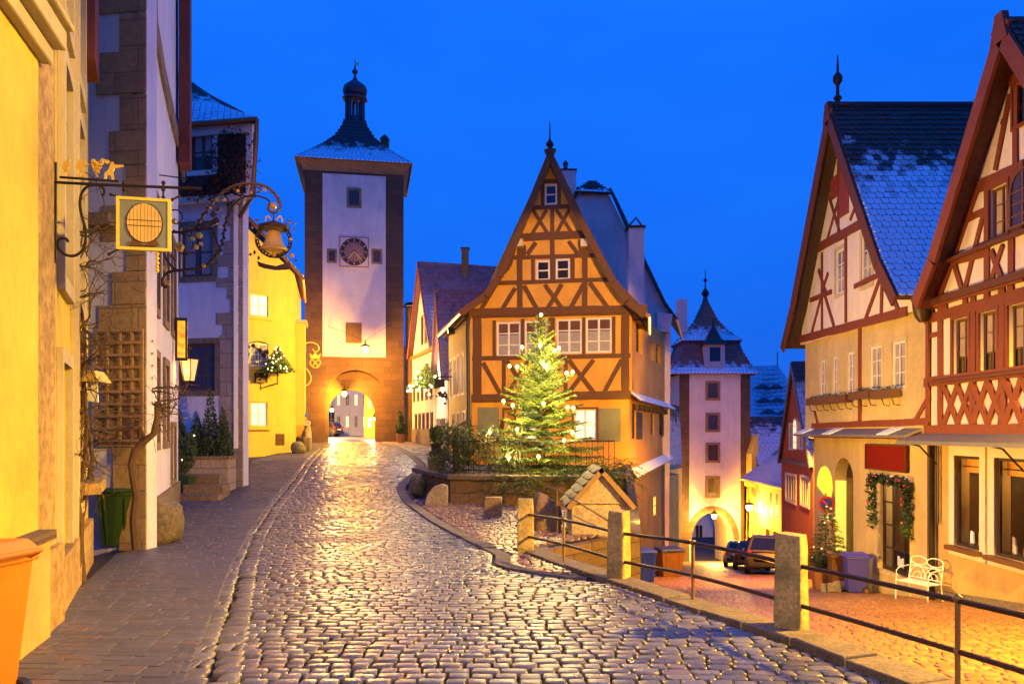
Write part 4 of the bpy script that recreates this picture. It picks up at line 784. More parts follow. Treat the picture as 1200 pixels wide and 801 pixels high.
# big barn roof far behind, haze mixed into its tile colours
YB = 95; q = lambda x, y: W(x, y, YB); bh = thing('barn', 'large distant building with eyebrow dormers in its frosted, haze-tinted roof', 'building', (28, 95, -8)); m = MB()
A, B_, C_, D_ = q(868, 500), q(948, 500), q(911, 428), q(866, 430); A.y -= 4; B_.y -= 4
rf = roof(bh, [(A, B_), (D_, C_)], 'tiles_barn_hazy', pitch=.6, tw=.6)
MB().hexa([(A.x, A.y+.3, -9), (B_.x, A.y+.3, -9), (B_.x, A.y+10, -9), (A.x, A.y+10, -9)], [(A.x, A.y+.3, A.z), (B_.x, A.y+.3, A.z), (B_.x, A.y+10, A.z), (A.x, A.y+10, A.z)]).build('wall', 'plaster_grey', bh)
for x, y in ((888, 455), (904, 455), (887, 471), (903, 471), (890, 484), (908, 485)):
    p = q(x, y); t = (505-y)/77; p.y = YB-4+4*(500-y)/72; e = MB(); pts = [p+Vector((dx, -.25-.1, max(0, .5*math.cos(dx/.9*1.57))**1.2)) for dx in np.linspace(-.9, .9, 11)]
    e.add(pts+[a+Vector((0, 1.2, .1)) for a in pts], [(i, i+1, 12+i, 11+i) for i in range(10)]); e.build('eyebrow_roof', 'tiles_barn_hazy', bh)
    e = MB(); e.add(pts+[p+Vector((0, -.3, 0))], [(i, i+1, 11) for i in range(10)]); e.build('eyebrow_dormer', 'timber_barn', bh)
MB().tube([C_, C_+Vector((0, 0, 1.6))], .06, 5).build('lightning_rod', 'iron', bh)
# ------------------------------------------------------------------ the house at the fork
FL_, FR_, BR_, BL_ = (-1.55, 30.6), (4.35, 29.5), (7.75, 39.6), (-2.4, 41.0)
fC = Face(FL_, FR_); fCs = Face(FR_, BR_); z1 = Z(540, 150, 3.204); z3 = Z(540, 350, 2.967)
hC = House('timber_house', 'tall gabled orange timber-framed house standing at the fork of the streets', 'house', fC)
zj = fC.px(645, 466)[1]; ze = fC.px(645, 366)[1]; zap = fC.px(645, 178)[1]; uc = fC.px(645.5, 300)[0]
# ground floor
g1 = fC.r(*z3(393, 383), *z3(472, 490)); g0 = fC.r(*z3(152, 385), *z3(215, 492)); gm = (g1[0]-2.2, g1[1], g1[0]-1.4, g1[3])
for r in (g0, gm, g1): hC.win(r, 2, 2, 'white_paint', 'lit_white', .1, .07, .04, casing=.07, cm='timber_brown', cd=.03)
hC.wall([(0, -1.5), (fC.L, -1.5), (fC.L, zj), (0, zj)], 'plaster_orange', 'ground_floor_wall')
for r in (fC.r(*z3(60, 377), *z3(134, 474)), fC.r(*z3(481, 380), *z3(556, 497))): hC.shutter(r, 'shutter_green')
# first floor
fC1 = fC.off(.12)
for a, b in (((125, 80), (208, 200)), ((222, 76), (300, 195)), ((333, 70), (421, 190)), ((435, 65), (525, 187))):
    hC.win(fC1.r(*z3(*a), *z3(*b)), 2, 3, 'white_paint', 'lit_window_c', .07, .07, .04, fc=fC1, curtain=('curtain', .62, .06)) if 'lit_window_c' in MATS else (glass('lit_window_c', (.2, .09, .04), .2), hC.win(fC1.r(*z3(*a), *z3(*b)), 2, 3, 'white_paint', 'lit_window_c', .07, .07, .04, fc=fC1, curtain=('curtain', .62, .06)))
hC.wall([(-.02, zj), (fC.L+.02, zj), (fC.L+.02, ze), (-.02, ze)], 'plaster_orange', 'first_floor_wall', .35, fC1)
tb = lambda z, L: [(*z(a, b), *z(c, d), w) for a, b, c, d, w in L]
hC.beams(tb(z3, [(38, 345, 590, 332, .3), (40, 208, 590, 197, .17), (38, 55, 600, 42, .3), (57, 60, 57, 340, .34), (572, 40, 572, 335, .3), (117, 75, 117, 205, .12), (216, 70, 216, 205, .13), (316, 66, 316, 200, .26), (428, 65, 428, 200, .12), (532, 62, 532, 200, .12),
   (78, 222, 142, 338, .16), (290, 205, 290, 338, .18), (376, 212, 464, 328, .16), (462, 212, 374, 328, .16), (560, 212, 497, 328, .16), (365, 205, 365, 335, .14), (150, 212, 150, 335, .14), (160, 215, 240, 335, .15), (235, 215, 160, 335, .15)]), 'timber_brown', fc=fC1)
# gable
fC2 = fC.off(.2)
for a, b in (((284, 497), (335, 572)), ((357, 491), (410, 569)), ((315, 211), (362, 288))): hC.win(fC2.r(*z1(*a), *z1(*b)), 1, 2, 'white_paint', 'dark_glass', .05, .07, .05, fc=fC2)
hC.wall([(.02, ze), (fC.L+.05, ze), (fC.L-.7, ze+1.1), (uc, zap-.1), (.7, ze+1.1)], 'plaster_orange', 'gable_wall', .3, fC2)
Lg = [(30, 692, 700, 678, .3), (135, 582, 570, 568, .16), (190, 487, 530, 478, .15), (200, 413, 490, 398, .3), (262, 300, 418, 294, .16), (305, 200, 375, 200, .15), (222, 420, 222, 690, .2), (466, 415, 466, 680, .2), (344, 300, 344, 478, .16), (346, 480, 346, 580, .2), (272, 485, 272, 580, .12), (420, 480, 420, 575, .15), (308, 170, 308, 300, .14), (369, 170, 369, 298, .14),
   (272, 308, 328, 398, .13), (322, 308, 268, 398, .13), (358, 306, 418, 394, .13), (408, 304, 360, 396, .13), (205, 600, 150, 690, .16), (238, 592, 290, 686, .16), (316, 588, 386, 684, .16), (380, 586, 322, 684, .16), (462, 585, 410, 682, .16), (484, 580, 552, 674, .16), (130, 590, 70, 692, .16), (575, 575, 640, 676, .16), (250, 475, 282, 430, .16), (440, 472, 405, 425, .16), (238, 440, 238, 480, .14), (450, 430, 450, 475, .14),
   (40, 670, 180, 520, .2), (180, 520, 215, 390, .2), (215, 390, 335, 125, .2), (335, 125, 470, 390, .2), (470, 390, 560, 560, .2), (560, 560, 660, 665, .2)]
hC.beams(tb(z1, Lg), 'timber_brown', fc=fC2)
m = MB()
for x in (222, 466): m.box(fC2.pt(*fC2.px(*z1(x, 435)), .12), (.28, .28, .28), rz=math.atan2(fC.t.y, fC.t.x))
build_each(m, 'beam_end', 'cream_paint', hC.root)
# walls of the other three sides
mm_ = MB(); 
hC.win(fCs.r(*z3(600, 80), *z3(622, 188)), 2, 3, 'dark_paint', 'dark_glass', .1, .06, .04, fc=fCs); hC.win(fCs.r(*z3(652, 148), *z3(664, 214)), 2, 2, 'dark_paint', 'dark_glass', .1, .06, .04, fc=fCs); hC.win(fCs.r(*z3(672, 160), *z3(687, 226)), 2, 2, 'dark_paint', 'dark_glass', .1, .06, .04, fc=fCs)
for a, b in (((594, 388), (608, 486)), ((660, 397), (671, 470)), ((690, 378), (700, 474))): hC.win(fCs.r(*z3(*a), *z3(*b)), 2, 3, 'dark_paint', 'brown_glass', .1, .06, .04, fc=fCs)
zbr = fCs.px(760, 548)[1]
hC.wall([(0, zj+.1), (fCs.L, zj+.1), (fCs.L, ze+.1), (0, ze+.1)], 'plaster_orange', 'upper_side_wall', .3, fCs.off(.1), holes=hC.holes[:3])
H2 = [fCs.r(*z3(a, b), *z3(c, d)) for a, b, c, d in ((594, 388, 608, 486), (660, 397, 671, 470), (690, 378, 700, 474))]; hC.holes = []
hC.wall([(0, zbr), (fCs.L, zbr), (fCs.L, zj+.1), (0, zj+.1)], 'plaster_orange', 'lower_side_wall', .3, fCs, holes=H2)
bw = fCs.r(*z3(662, 685), *z3(676, 753)); hC.win(bw, 1, 2, 'brown_paint', 'lit_gold', .08, .05, .04, fc=fCs.off(.1))
hC.wall([(-.05, -7), (fCs.L, -7), (fCs.L, zbr), (-.05, zbr)], 'plaster_brown', 'cellar_wall', .3, fCs.off(.1))
for r in (fCs.r(*z3(610, 395), *z3(627, 488)), fCs.r(*z3(697, 380), *z3(713, 478)), fCs.r(*z3(600, 84), *z3(606, 190))): hC.shutter(r, 'shutter_dark', fCs.off(.02))
def skirt(fc, u0, u1, z0, z1, nm, out=.4, root=None):
    m = MB(); a, b, c, d = fc.pt(u0, z0, 0), fc.pt(u1, z1, 0), fc.pt(u1, z1-.28, out), fc.pt(u0, z0-.28, out); m.hexa([d, c, b, a], [p+Vector((0, 0, .05)) for p in (d, c, b, a)]); m.build(nm, 'lead_sheet', root)
    s = MB(); n = max(3, int((u1-u0)/.8))
    for i in range(n):
        f0, f1 = (i+.04)/n, (i+.96)/n; q = [d.lerp(c, f0), d.lerp(c, f1), a.lerp(b, f1), a.lerp(b, f0)]; s.hexa([p+Vector((0, 0, .052)) for p in q], [p+Vector((0, 0, .085)) for p in q])
    build_each(s, 'snow_patch', 'snow', root)
skirt(fCs.off(.1), -.1, fCs.L*.97, zj+.12, zj+.05, 'canopy', .35, hC.root); skirt(fCs.off(.1), -.1, fCs.L*.98, zbr+.1, zbr+.45, 'canopy', .24, hC.root)
m = MB()
for i in range(9): p = fCs.pt(.4+i*1.15, zj-.35, .2); m.box(p, (.16, .16, .25), rz=.3)
build_each(m, 'corbel', 'timber_dark', hC.root)
fCl = Face(FL_, (BL_[0], 41.0)); fCl = Face((FL_[0], FL_[1]), (-1.7, 33.0)); hC.wall([(0, -1.5), (fCl.L, -1.5), (fCl.L, ze), (0, ze)], 'plaster_gold', 'side_wall', .3, fCl)
body(hC.root, [(FL_[0]+.35, FL_[1]+.4), (FR_[0]-.35, FR_[1]+.4), (BR_[0]-.4, BR_[1]-.2), (BL_[0]+.6, BL_[1])], -7, ze-.1, 'plaster_orange', 'side_wall')
# roof of the gabled house: follows the outline of its bargeboards
ax = Vector((.167, .986)); dep = 9.0
def pj(x, y, o=.0): p = fC.off(.55).px(x, y); return fC.off(.55).pt(*p)
def back(p, k=dep): return p+Vector((ax.x*k, ax.y*k, 0))
ap = pj(644.6, 175); Lp = [pj(538, 366), pj(566, 346), pj(582, 325), pj(604, 275), ap]; Rp = [pj(758, 368), pj(738, 352), pj(722, 330), pj(690, 270), ap]
roof(hC.root, [(p, back(p)) for p in Lp], 'tiles_red', pitch=.25, tw=.22); roof(hC.root, [(p, back(p, 9.4)) for p in Rp], 'tiles_snow_light', pitch=.25, tw=.22)
for q_ in (Lp, Rp): strip([p+Vector((0, -.04, .06)) for p in q_], (fC.n.x, fC.n.y, 0), .26, .06, 'bargeboard', 'timber_brown', hC.root)
MB().lathe(ap+Vector((0, .2, 0)), [(.06, 0), (.07, .12), (.14, .2), (.15, .28), (.06, .4), (.03, .5), (.015, 1.1)], 8).build('finial', 'iron', hC.root, smooth=True)
e0, e1_ = Rp[0]+Vector((.05, 0, -.05)), back(Rp[0], 9.4)+Vector((.1, 0, -.05)); MB().tube([e0, e1_], .085, 8).build('gutter', 'copper', hC.root, smooth=True)
MB().tube([e0+Vector((.02, .4, -.1)), Vector((4.45, 29.9, ze-.3)), Vector((4.5, 29.7, zj+.3))], .05, 6).build('downpipe', 'iron', hC.root)
MB().tube([fC.pt(-.12, ze+.1, .0), fC.pt(-.15, ze-.6, .1), fC.pt(-.1, zj, .15), fC.pt(-.1, -.5, .1)], .07, 8).build('downpipe', 'dark_paint', hC.root, smooth=True)
m = MB()
for i in range(60): f = i/60; m.ball(e0.lerp(e1_, f)+Vector((.06, 0, -.08)), .035, 6, 4)  # glowing beads imitate the lit gold edge of the gutter
ls = thing('light_string', 'glowing beads standing in for the lit right gutter of the fork house', 'fairy lights', tuple(e0)); build_each(m, 'bulb', 'eave_glow', ls) if 'eave_glow' in MATS else (emit('eave_glow', (1, .6, .15), 5), build_each(m, 'bulb', 'eave_glow', ls))
ch = thing('chimney', 'tall plastered chimney rising behind the right roof slope of the fork house', 'chimney', tuple(W(744, 350, 33.5)))
c0 = W(744, 350, 33.5); hh = W(744, 269, 33.5).z; MB().hexa([(c0.x-.33, 33.2, c0.z-2.2), (c0.x+.36, 33.2, c0.z-2.2), (c0.x+.36, 33.9, c0.z-2.2), (c0.x-.33, 33.9, c0.z-2.2)], [(c0.x-.3, 33.2, hh), (c0.x+.34, 33.2, hh), (c0.x+.34, 33.9, hh), (c0.x-.3, 33.9, hh)]).build('stack', 'plaster_grey', ch)
MB().hexa([(c0.x-.36, 33.14, hh), (c0.x+.4, 33.14, hh), (c0.x+.4, 33.96, hh), (c0.x-.36, 33.96, hh)], [(c0.x-.36, 33.14, hh+.1), (c0.x+.4, 33.14, hh+.1), (c0.x+.4, 33.96, hh+.1), (c0.x-.36, 33.96, hh+.1)]).build('cap', 'tiles_dark', ch)
MB().tube([(c0.x-.3, 33.5, hh+.1), (c0.x+.05, 33.5, hh+.5), (c0.x+.34, 33.5, hh+.1)], .05, 5).build('cowl', 'dark_paint', ch)
# --- pale half-hipped house behind
YP = 38.0; qp = lambda x, y: W(x, y, YP); hp = thing('half_hipped_house', 'tall pale grey plastered house with half-hipped roof behind the fork house', 'house', (4.5, YP, 0))
fP = Face((qp(600, 0).x, YP), (qp(786, 0).x, YP)); P = [fP.px(*p) for p in ((560, 380), (786, 380), (784, 367), (752, 308), (713, 227), (676, 222), (640, 290))]
MB().slab(fP, [(P[0][0], -6), (P[1][0]-.1, -6)]+[(a, b) for a, b in P[1:]]+[P[0]], -.3, 0).build('gable_wall', 'plaster_grey', hp)
r_ = [qp(791, 372), qp(778, 354), qp(756, 308), qp(715, 222)]
bk = lambda p, k=8: p+Vector((.25*k, .97*k, 0)); f_ = lambda p: p+Vector((0, -.25, 0)); roof(hp, [(f_(p), bk(p)) for p in r_], 'tiles_dark', pitch=.3, tw=.25); 
rl = [qp(600, 380), qp(676, 220)]; roof(hp, [(f_(p), bk(p)) for p in rl], 'tiles_dark', tile=False)
roof(hp, [(qp(673, 226)+Vector((0, -.3, 0)), qp(716, 228)+Vector((0, -.3, 0))), (qp(694, 205)+Vector((-.02, .9, 0)), qp(699, 205)+Vector((0, .9, 0)))], 'tiles_dark', pitch=.25, tw=.22)
strip([f_(p)+Vector((0, -.01, 0)) for p in r_], (0, -1, 0), .14, .04, 'bargeboard', 'dark_paint', hp); MB().tube([r_[0]+Vector((0, -.3, -.08)), bk(r_[0])+Vector((0, 0, -.08))], .08, 6).build('gutter', 'copper', hp)
ex = MB(); a = qp(768, 372); ex.hexa([a+Vector((0, -.5, -.75)), a+Vector((.62, -.5, -.75)), a+Vector((.62, .2, -.75)), a+Vector((0, .2, -.75))], [a+Vector((0, -.5, .2)), a+Vector((.72, -.5, .1)), a+Vector((.72, .2, .1)), a+Vector((0, .2, .2))]); ex.build('eave_box', 'plaster_grey', hp)
c2 = thing('chimney', 'short chimney with pot beside the peak of the fork house roof', 'chimney', tuple(qp(666, 222))); a = qp(666, 225); MB().box(a+Vector((0, .5, .3)), (.75, .7, 1.6)).build('stack', 'plaster_grey', c2); MB().box(a+Vector((0, .5, 1.12)), (.85, .8, .08)).build('cap', 'tiles_dark', c2); MB().lathe(a+Vector((-.1, .5, 1.16)), [(.12, 0), (.1, .3), (.16, .34), (.05, .5)], 8).build('pot', 'dark_paint', c2)
# --- yellow wing along the left street behind the fork house
fW = Face((-1.62, 31.4), (-3.05, 38.2)); hW = House('row_house', 'bright yellow wing with tall shuttered windows and fairy lit eaves left of the fork house', 'house', fW)
zw0 = EYE+4.75; zz_ = EYE
for x0, x1, y0, y1 in ((545.5, 548.5, 390, 440),): pass
for i in range(5):
    u = .6+i*1.3; hW.win((u, EYE+1.6, u+.6, EYE+3.3), 2, 3, 'cream_paint', 'lit_dim', .06, .06, .04, fc=fW, casing=.05, cm='cream_paint')
for i in range(3):
    u = 1.4+i*1.7; hW.win((u, EYE-.7, u+.7, EYE+.8), 2, 2, 'cream_paint', 'lit_dim', .06, .06, .04, fc=fW, casing=.05, cm='cream_paint')
hW.wall([(0, -.5), (fW.L, -.5), (fW.L, zw0), (0, zw0)], 'plaster_gold'); body(hW.root, [(-1.4, 32), (2, 33), (2, 40), (-2.85, 38.2)], -.5, zw0-.1, 'plaster_gold', 'side_wall')
ev = [fW.pt(-.3, zw0-.1, .45), fW.pt(fW.L+.1, zw0-.1, .45)]; rg_ = [fW.pt(-.3, zw0+2.6, -2.6), fW.pt(fW.L+.1, zw0+2.6, -2.6)]
roof(hW.root, [tuple(ev), tuple(rg_)], 'tiles_red', pitch=.25, tw=.22); MB().tube([ev[0], ev[1]], .08, 6).build('gutter', 'copper', hW.root)
m = MB()
for i in range(18): p = fW.pt(i*.4, zw0-.22, .2); m.box(p, (.14, .14, .2), rz=.2)
build_each(m, 'eave_dentil', 'timber_brown', hW.root)
m = MB()
for i in range(50): m.ball(ev[0].lerp(ev[1], i/50)+Vector((-.06, 0, -.1)), .035, 6, 4)
ls = thing('light_string', 'warm fairy lights along the eaves of the yellow wing', 'fairy lights', tuple(ev[0])); build_each(m, 'bulb', 'eave_glow', ls)
m = MB(); a = fW.pt(.5, EYE+.35, .0); m.hexa([fW.pt(.3, EYE+.3, .0), fW.pt(1.6, EYE+.3, .0), fW.pt(1.6, EYE+.15, .6), fW.pt(.3, EYE+.15, .6)], [fW.pt(.3, EYE+.5, .0), fW.pt(1.6, EYE+.5, .0), fW.pt(1.6, EYE+.2, .6), fW.pt(.3, EYE+.2, .6)]); m.build('door_canopy', 'tiles_red', hW.root)
MB().rect(fW, (.5, -.2, 1.4, EYE+.15), .004, .04).build('door', 'timber_brown', hW.root)
# --- small gabled house and the white gabled house with plum tiles
def street_gable(face, name, label, zE, zR, wallmat, roofmat, wins, uap=None, depthx=7, z0=-.3, pitch=.26, roofside=1, plinth=True):
    h = House(name, label, 'house', face); uap = uap if uap is not None else face.L/2
    for r, pm in wins: h.win(r, 2, 3, 'timber_brown', pm, .08, .06, .04, casing=.05, cm='timber_brown', cd=.03)
    h.wall([(0, z0), (face.L, z0), (face.L, zE), (uap, zR-.1), (0, zE)], wallmat)
    P = lambda u, z, d: face.pt(u, z, d)
    for ue in (-.12, face.L+.12):
        pr = [(P(ue, zE-.12, .3), P(ue, zE-.12, -depthx)), (P(ue+(uap-ue)*.15, zE-.12+(zR-zE)*.12, .3), P(ue+(uap-ue)*.15, zE-.12+(zR-zE)*.12, -depthx)), (P(uap, zR, .3), P(uap, zR, -depthx))]
        roof(h.root, pr, roofmat, pitch=pitch, tw=.24); strip([q[0] for q in pr], (face.n.x, face.n.y, 0), .2, .04, 'bargeboard', 'timber_red', h.root)
    body(h.root, [tuple(P(.05, 0, -.31).xy), tuple(P(face.L-.05, 0, -.31).xy), tuple(P(face.L-.05, 0, -depthx).xy), tuple(P(.05, 0, -depthx).xy)], z0, zE-.1, wallmat, 'side_wall')
    if plinth: MB().rect(face, (.02, z0, face.L-.02, .95+float(HT(face.a.y))), .002, .05).build('plinth', 'kerb_stone', h.root)
    return h
fG = Face((-3.1, 38.3), (-4.05, 42.3)); zt = EYE+2.2
hG = street_gable(fG, 'gabled_house', 'narrow cream gabled house between the yellow wing and the white house', EYE+2.6, EYE+7.2, 'plaster_white', 'tiles_plum', [((.9+.8*i, EYE-.6, 1.3+.8*i, EYE+.6), 'lit_dim') for i in range(4)])
fH = Face((-4.1, 42.45), (-6.1, 48.6)); 
hH = street_gable(fH, 'gabled_house', 'white gabled house with big plum tiled roof near the gate tower', EYE+4.6, EYE+9.7, 'plaster_white', 'tiles_plum', [((.8+1.2*i, EYE+1.8, 1.3+1.2*i, EYE+3.2), 'lit_dim') for i in range(5)]+[((.6+1.1*i, EYE-.6, 1.2+1.1*i, EYE+1.0), 'brown_glass') for i in range(5)]+[((2.2, EYE+5.0, 2.7, EYE+6.6), 'brown_glass'), ((3.2, EYE+5.0, 3.7, EYE+6.6), 'brown_glass'), ((3.0, EYE+7.4, 3.4, EYE+8.4), 'brown_glass')], depthx=9)
MB().rect(fH, (-.05, EYE+4.35, fH.L+.05, EYE+4.55), .003, .15).build('string_course', 'timber_brown', hH.root)
cc = thing('chimney', 'small chimney on the ridge of the plum tiled roof', 'chimney', tuple(W(545, 298, 46))); a = W(545, 300, 46); MB().box(a+Vector((0, 0, -.5)), (.4, .4, 1.8)).build('stack', 'plaster_brown', cc); MB().box(a+Vector((0, 0, .43)), (.5, .5, .07)).build('cap', 'tiles_dark', cc)
# dark house squeezed against the tower
hX = thing('house', 'dark brown house between the gate tower and the white gabled house', 'house', (-6.4, 50.5, 0)); body(hX, [(-6.85, 51), (-4, 51), (-4, 56), (-6.85, 56)], .5, EYE+8.0, 'plaster_brown')
roof(hX, [((-7, 50.8, EYE+8.0), (-4, 50.8, EYE+8.0)), ((-7, 53, EYE+8.6), (-4, 53, EYE+8.6))], 'tiles_dark', pitch=.3)
# ------------------------------------------------------------------ gate towers
def box_face(xc, w, Y): return Face((xc-w/2, Y), (xc+w/2, Y))
def sq(c, prof, rot=math.pi/4): return MB().lathe(c, [(r*math.sqrt(2), z) for r, z in prof], 4, rot)
def sqroof(parent, c, prof, mat, name='roof', pitch=.3, seed=1, yaw=0):
    """four tiled sides following prof (half width, z)"""
    c = Vector(c); R = random.Random(seed); M = MB(); T = []
    for k in range(4):
        rot = Matrix.Rotation(k*math.pi/2+yaw, 3, 'Z'); P = [(c+rot @ Vector((-r, -r, z)), c+rot @ Vector((r, -r, z))) for r, z in prof]
        tmp = roof(parent, P, mat, name=name, pitch=pitch, tw=pitch*.95, th=.05, seed=seed+k)
    return
def gate_tower(root, fc, zb, z_arch_bot, mat_front, arch_in, arch_out, panel, zt, depth, side='tower_stone_side', zrec=.35, pas=None):
    """front wall with a stepped arch; passage through the tower"""
    def archpoly(a): 
        u0, u1, zs, zt_ = a; n = 14; return [(u0, z_arch_bot), (u1, z_arch_bot), (u1, zs)]+[((u0+u1)/2+(u1-u0)/2*math.cos(t), zs+(zt_-zs)*math.sin(t)) for t in [math.pi*i/n for i in range(1, n)]]+[(u0, zs)]
    ao, ai = archpoly(arch_out), archpoly(arch_in); L = fc.L
    m = MB().slab(fc, [(0, zb), (ao[0][0], zb)]+[ao[0]]+list(reversed(ao[2:]))+[ao[1]]+[(ao[1][0], zb), (L, zb), (L, zt), (0, zt)], -zrec, 0)
    m.slab(fc, [(.01, zb), (ai[0][0], zb)]+[ai[0]]+list(reversed(ai[2:]))+[ai[1]]+[(ai[1][0], zb), (L-.01, zb), (L-.01, arch_out[3]+.3), (.01, arch_out[3]+.3)], -(pas or depth-.02), -zrec-.001)
    if pas:
        for a, b in ((.012, .4), (L-.4, L-.012)): m.rect(fc, (a, zb, b, arch_out[3]+.29), -depth+.02, -pas-.002)
    m.build('front_wall', mat_front, root)
    a = MB()
    for i in range(len(ai)-1): pass
    s = MB(); s.hexa([fc.pt(0, arch_out[3]+.3, -depth), fc.pt(L, arch_out[3]+.3, -depth), fc.pt(L, arch_out[3]+.3, -zrec-.002), fc.pt(0, arch_out[3]+.3, -zrec-.002)], [fc.pt(0, zt, -depth), fc.pt(L, zt, -depth), fc.pt(L, zt, -zrec-.002), fc.pt(0, zt, -zrec-.002)]); s.build('tower_body', side, root)
T = thing('gate_tower', 'tall square clock tower with gate arch at the end of the left street', 'tower', (-9.95, 53, 1.1))
fT = Face((-12.94, 49.5), (-6.91, 50.6)); TC = (-10.5, 53.07); TR = .18; pT = lambda x, y: fT.px(x, y)
zt = pT(415, 192)[1]; ai = (pT(384, 500)[0], pT(439.5, 500)[0], pT(400, 484)[1], pT(411, 456)[1]); ao = (pT(388, 500)[0]-.35, pT(447, 500)[0]+.3, pT(400, 470)[1], pT(411, 433)[1])
gate_tower(T, fT, .4, .6, 'tower_stone', ai, ao, None, zt, 6.2, pas=1.3)
pn = fT.r(378, 205, 452, 418); MB().rect(fT, pn, .002, .03).build('plaster_panel', 'plaster_tower', T)
def opening(root, fc, r, nm='window', cas=.14, cm='sandstone', pm='brown_glass', d=.03):
    o = MB().ring(fc, r, cas, d-.025, d+.05).build(nm, cm, root); MB().rect(fc, r, d-.02, d+.008).build('pane', pm, o)
    m = MB(); um = (r[0]+r[2])/2; m.rect(fc, (um-.03, r[1], um+.03, r[3]), d+.01, d+.03); zm = (r[1]+r[3])/2; m.rect(fc, (r[0], zm-.03, r[2], zm+.03), d+.011, d+.028); m.build('muntins', 'dark_paint', o); return o
opening(T, fT, fT.r(409, 223, 421, 241)); opening(T, fT, fT.r(385.5, 294, 392.5, 306), cas=.12); opening(T, fT, fT.r(437.5, 294, 445.5, 307), cas=.12)
MB().rect(fT, fT.r(405, 378, 424, 402), .03, .06).build('shutter', 'plaster_brown', T)
ck = fT.r(397, 277, 433, 314); cl = MB().rect(fT, ck, .03, .1).build('clock', 'plaster_grey', T); MB().ring(fT, (ck[0]+.1, ck[1]+.1, ck[2]-.1, ck[3]-.1), .06, .1, .13).build('frame', 'tower_frame', cl) if 'tower_frame' in MATS else (plain('tower_frame', (.3, .2, .2)), MB().ring(fT, (ck[0]+.1, ck[1]+.1, ck[2]-.1, ck[3]-.1), .06, .1, .13).build('frame', 'tower_frame', cl))
def disc(fc, c, r, d0, d1, n=32, r2=0):
    p = [(c[0]+r*math.cos(2*math.pi*i/n), c[1]+r*math.sin(2*math.pi*i/n)) for i in range(n)]; h = [[(c[0]+r2*math.cos(2*math.pi*i/n), c[1]+r2*math.sin(2*math.pi*i/n)) for i in range(n)]] if r2 else []
    return MB().slab(fc, p, d0, d1, h)
cc_ = ((ck[0]+ck[2])/2, (ck[1]+ck[3])/2); disc(fT, cc_, .86, .1, .14, r2=.62).build('dial_ring', 'dark_paint', cl); plain('dial', (.3, .12, .12)); disc(fT, cc_, .62, .1, .125).build('dial', 'dial', cl)
m = MB()
for i in range(12): a = math.pi*i/6; m.beam(fT, (cc_[0]+.66*math.cos(a), cc_[1]+.66*math.sin(a)), (cc_[0]+.8*math.cos(a), cc_[1]+.8*math.sin(a)), .05, .14, .15)
for i in range(16): a = math.pi*i/8+.1; m.beam(fT, (cc_[0]+.2*math.cos(a), cc_[1]+.2*math.sin(a)), (cc_[0]+.58*math.cos(a), cc_[1]+.58*math.sin(a)), .018, .126, .13+i*.0002)
m.build('numerals', 'gold', cl)
m = MB(); m.beam(fT, cc_, (cc_[0]-.35, cc_[1]-.45), .06, .15, .165); m.beam(fT, cc_, (cc_[0]+.5, cc_[1]-.55), .05, .152, .17); m.build('hands', 'gold', cl)
MB().lathe((*TC, zt-.55), [(3.12*1.414, 0), (3.2*1.414, .2), (3.42*1.414, .5), (3.5*1.414, .62)], 4, math.pi/4+TR).build('cornice', 'tower_cornice', T) if stone('tower_cornice', (.3, .2, .13), (.2, .13, .09)) else 0
prof = [(3.62, 0), (2.75, .75), (1.95, 1.5), (1.25, 2.3), (.82, 3.1), (.7, 3.6)]; tiles_mat('tiles_tower', (.1, .05, .055), (.07, .04, .045), .45, band=.4, patch=.3)
sqroof(T, (*TC, zt+.05), prof, 'tiles_tower', pitch=.28, yaw=TR)
zl = zt+3.5; m = MB().lathe((*TC, zl), [(.8, 0), (.8, .15)], 8, math.pi/8)
for k in range(8): a = 2*math.pi*(k+.5)/8; m.tube([(TC[0]+.58*math.cos(a), TC[1]+.58*math.sin(a), zl+.1), (TC[0]+.56*math.cos(a), TC[1]+.56*math.sin(a), zl+1.75)], .1, 5)
m.lathe((*TC, zl+1.7), [(.6, 0), (.86, .1), (.84, .2), (.62, .3)], 8, math.pi/8)
m.lathe((*TC, zl), [(.5, .1), (.5, .6)], 8, math.pi/8); m.build('lantern_turret', 'lead_dark', T) if 'lead_dark' in MATS else (plain('lead_dark', (.08, .06, .09), .5, .3), m.build('lantern_turret', 'lead_dark', T))
MB().lathe((*TC, zl+1.98), [(.6, 0), (.78, .2), (.82, .42), (.72, .7), (.45, .92), (.2, 1.1), (.1, 1.3), (.07, 1.5), (.18, 1.6), (.2, 1.72), (.08, 1.85), (.03, 2.2), (.02, 2.5)], 12).build('onion_dome', 'lead_dark', T, smooth=True)
MB().slab(Face((-11.5, 53.1), (-9.5, 53.1)), [(1.0, zl+4.2), (1.3, zl+4.35), (1.2, zl+4.15), (1.3, zl+4.0)], -.01, .01).build('weathervane', 'gold', T)
c3 = thing('chimney', 'slim chimney rising from the right slope of the clock tower roof', 'chimney', tuple(W(451, 185, 53))); a = W(450.5, 184, 52.5); MB().box(a+Vector((0, .2, .2)), (.5, .5, 2.0)).build('stack', 'plaster_brown', c3); sq(a+Vector((0, .2, 1.2)), [(.3, 0), (.05, .35)]).build('cap', 'tiles_dark', c3)
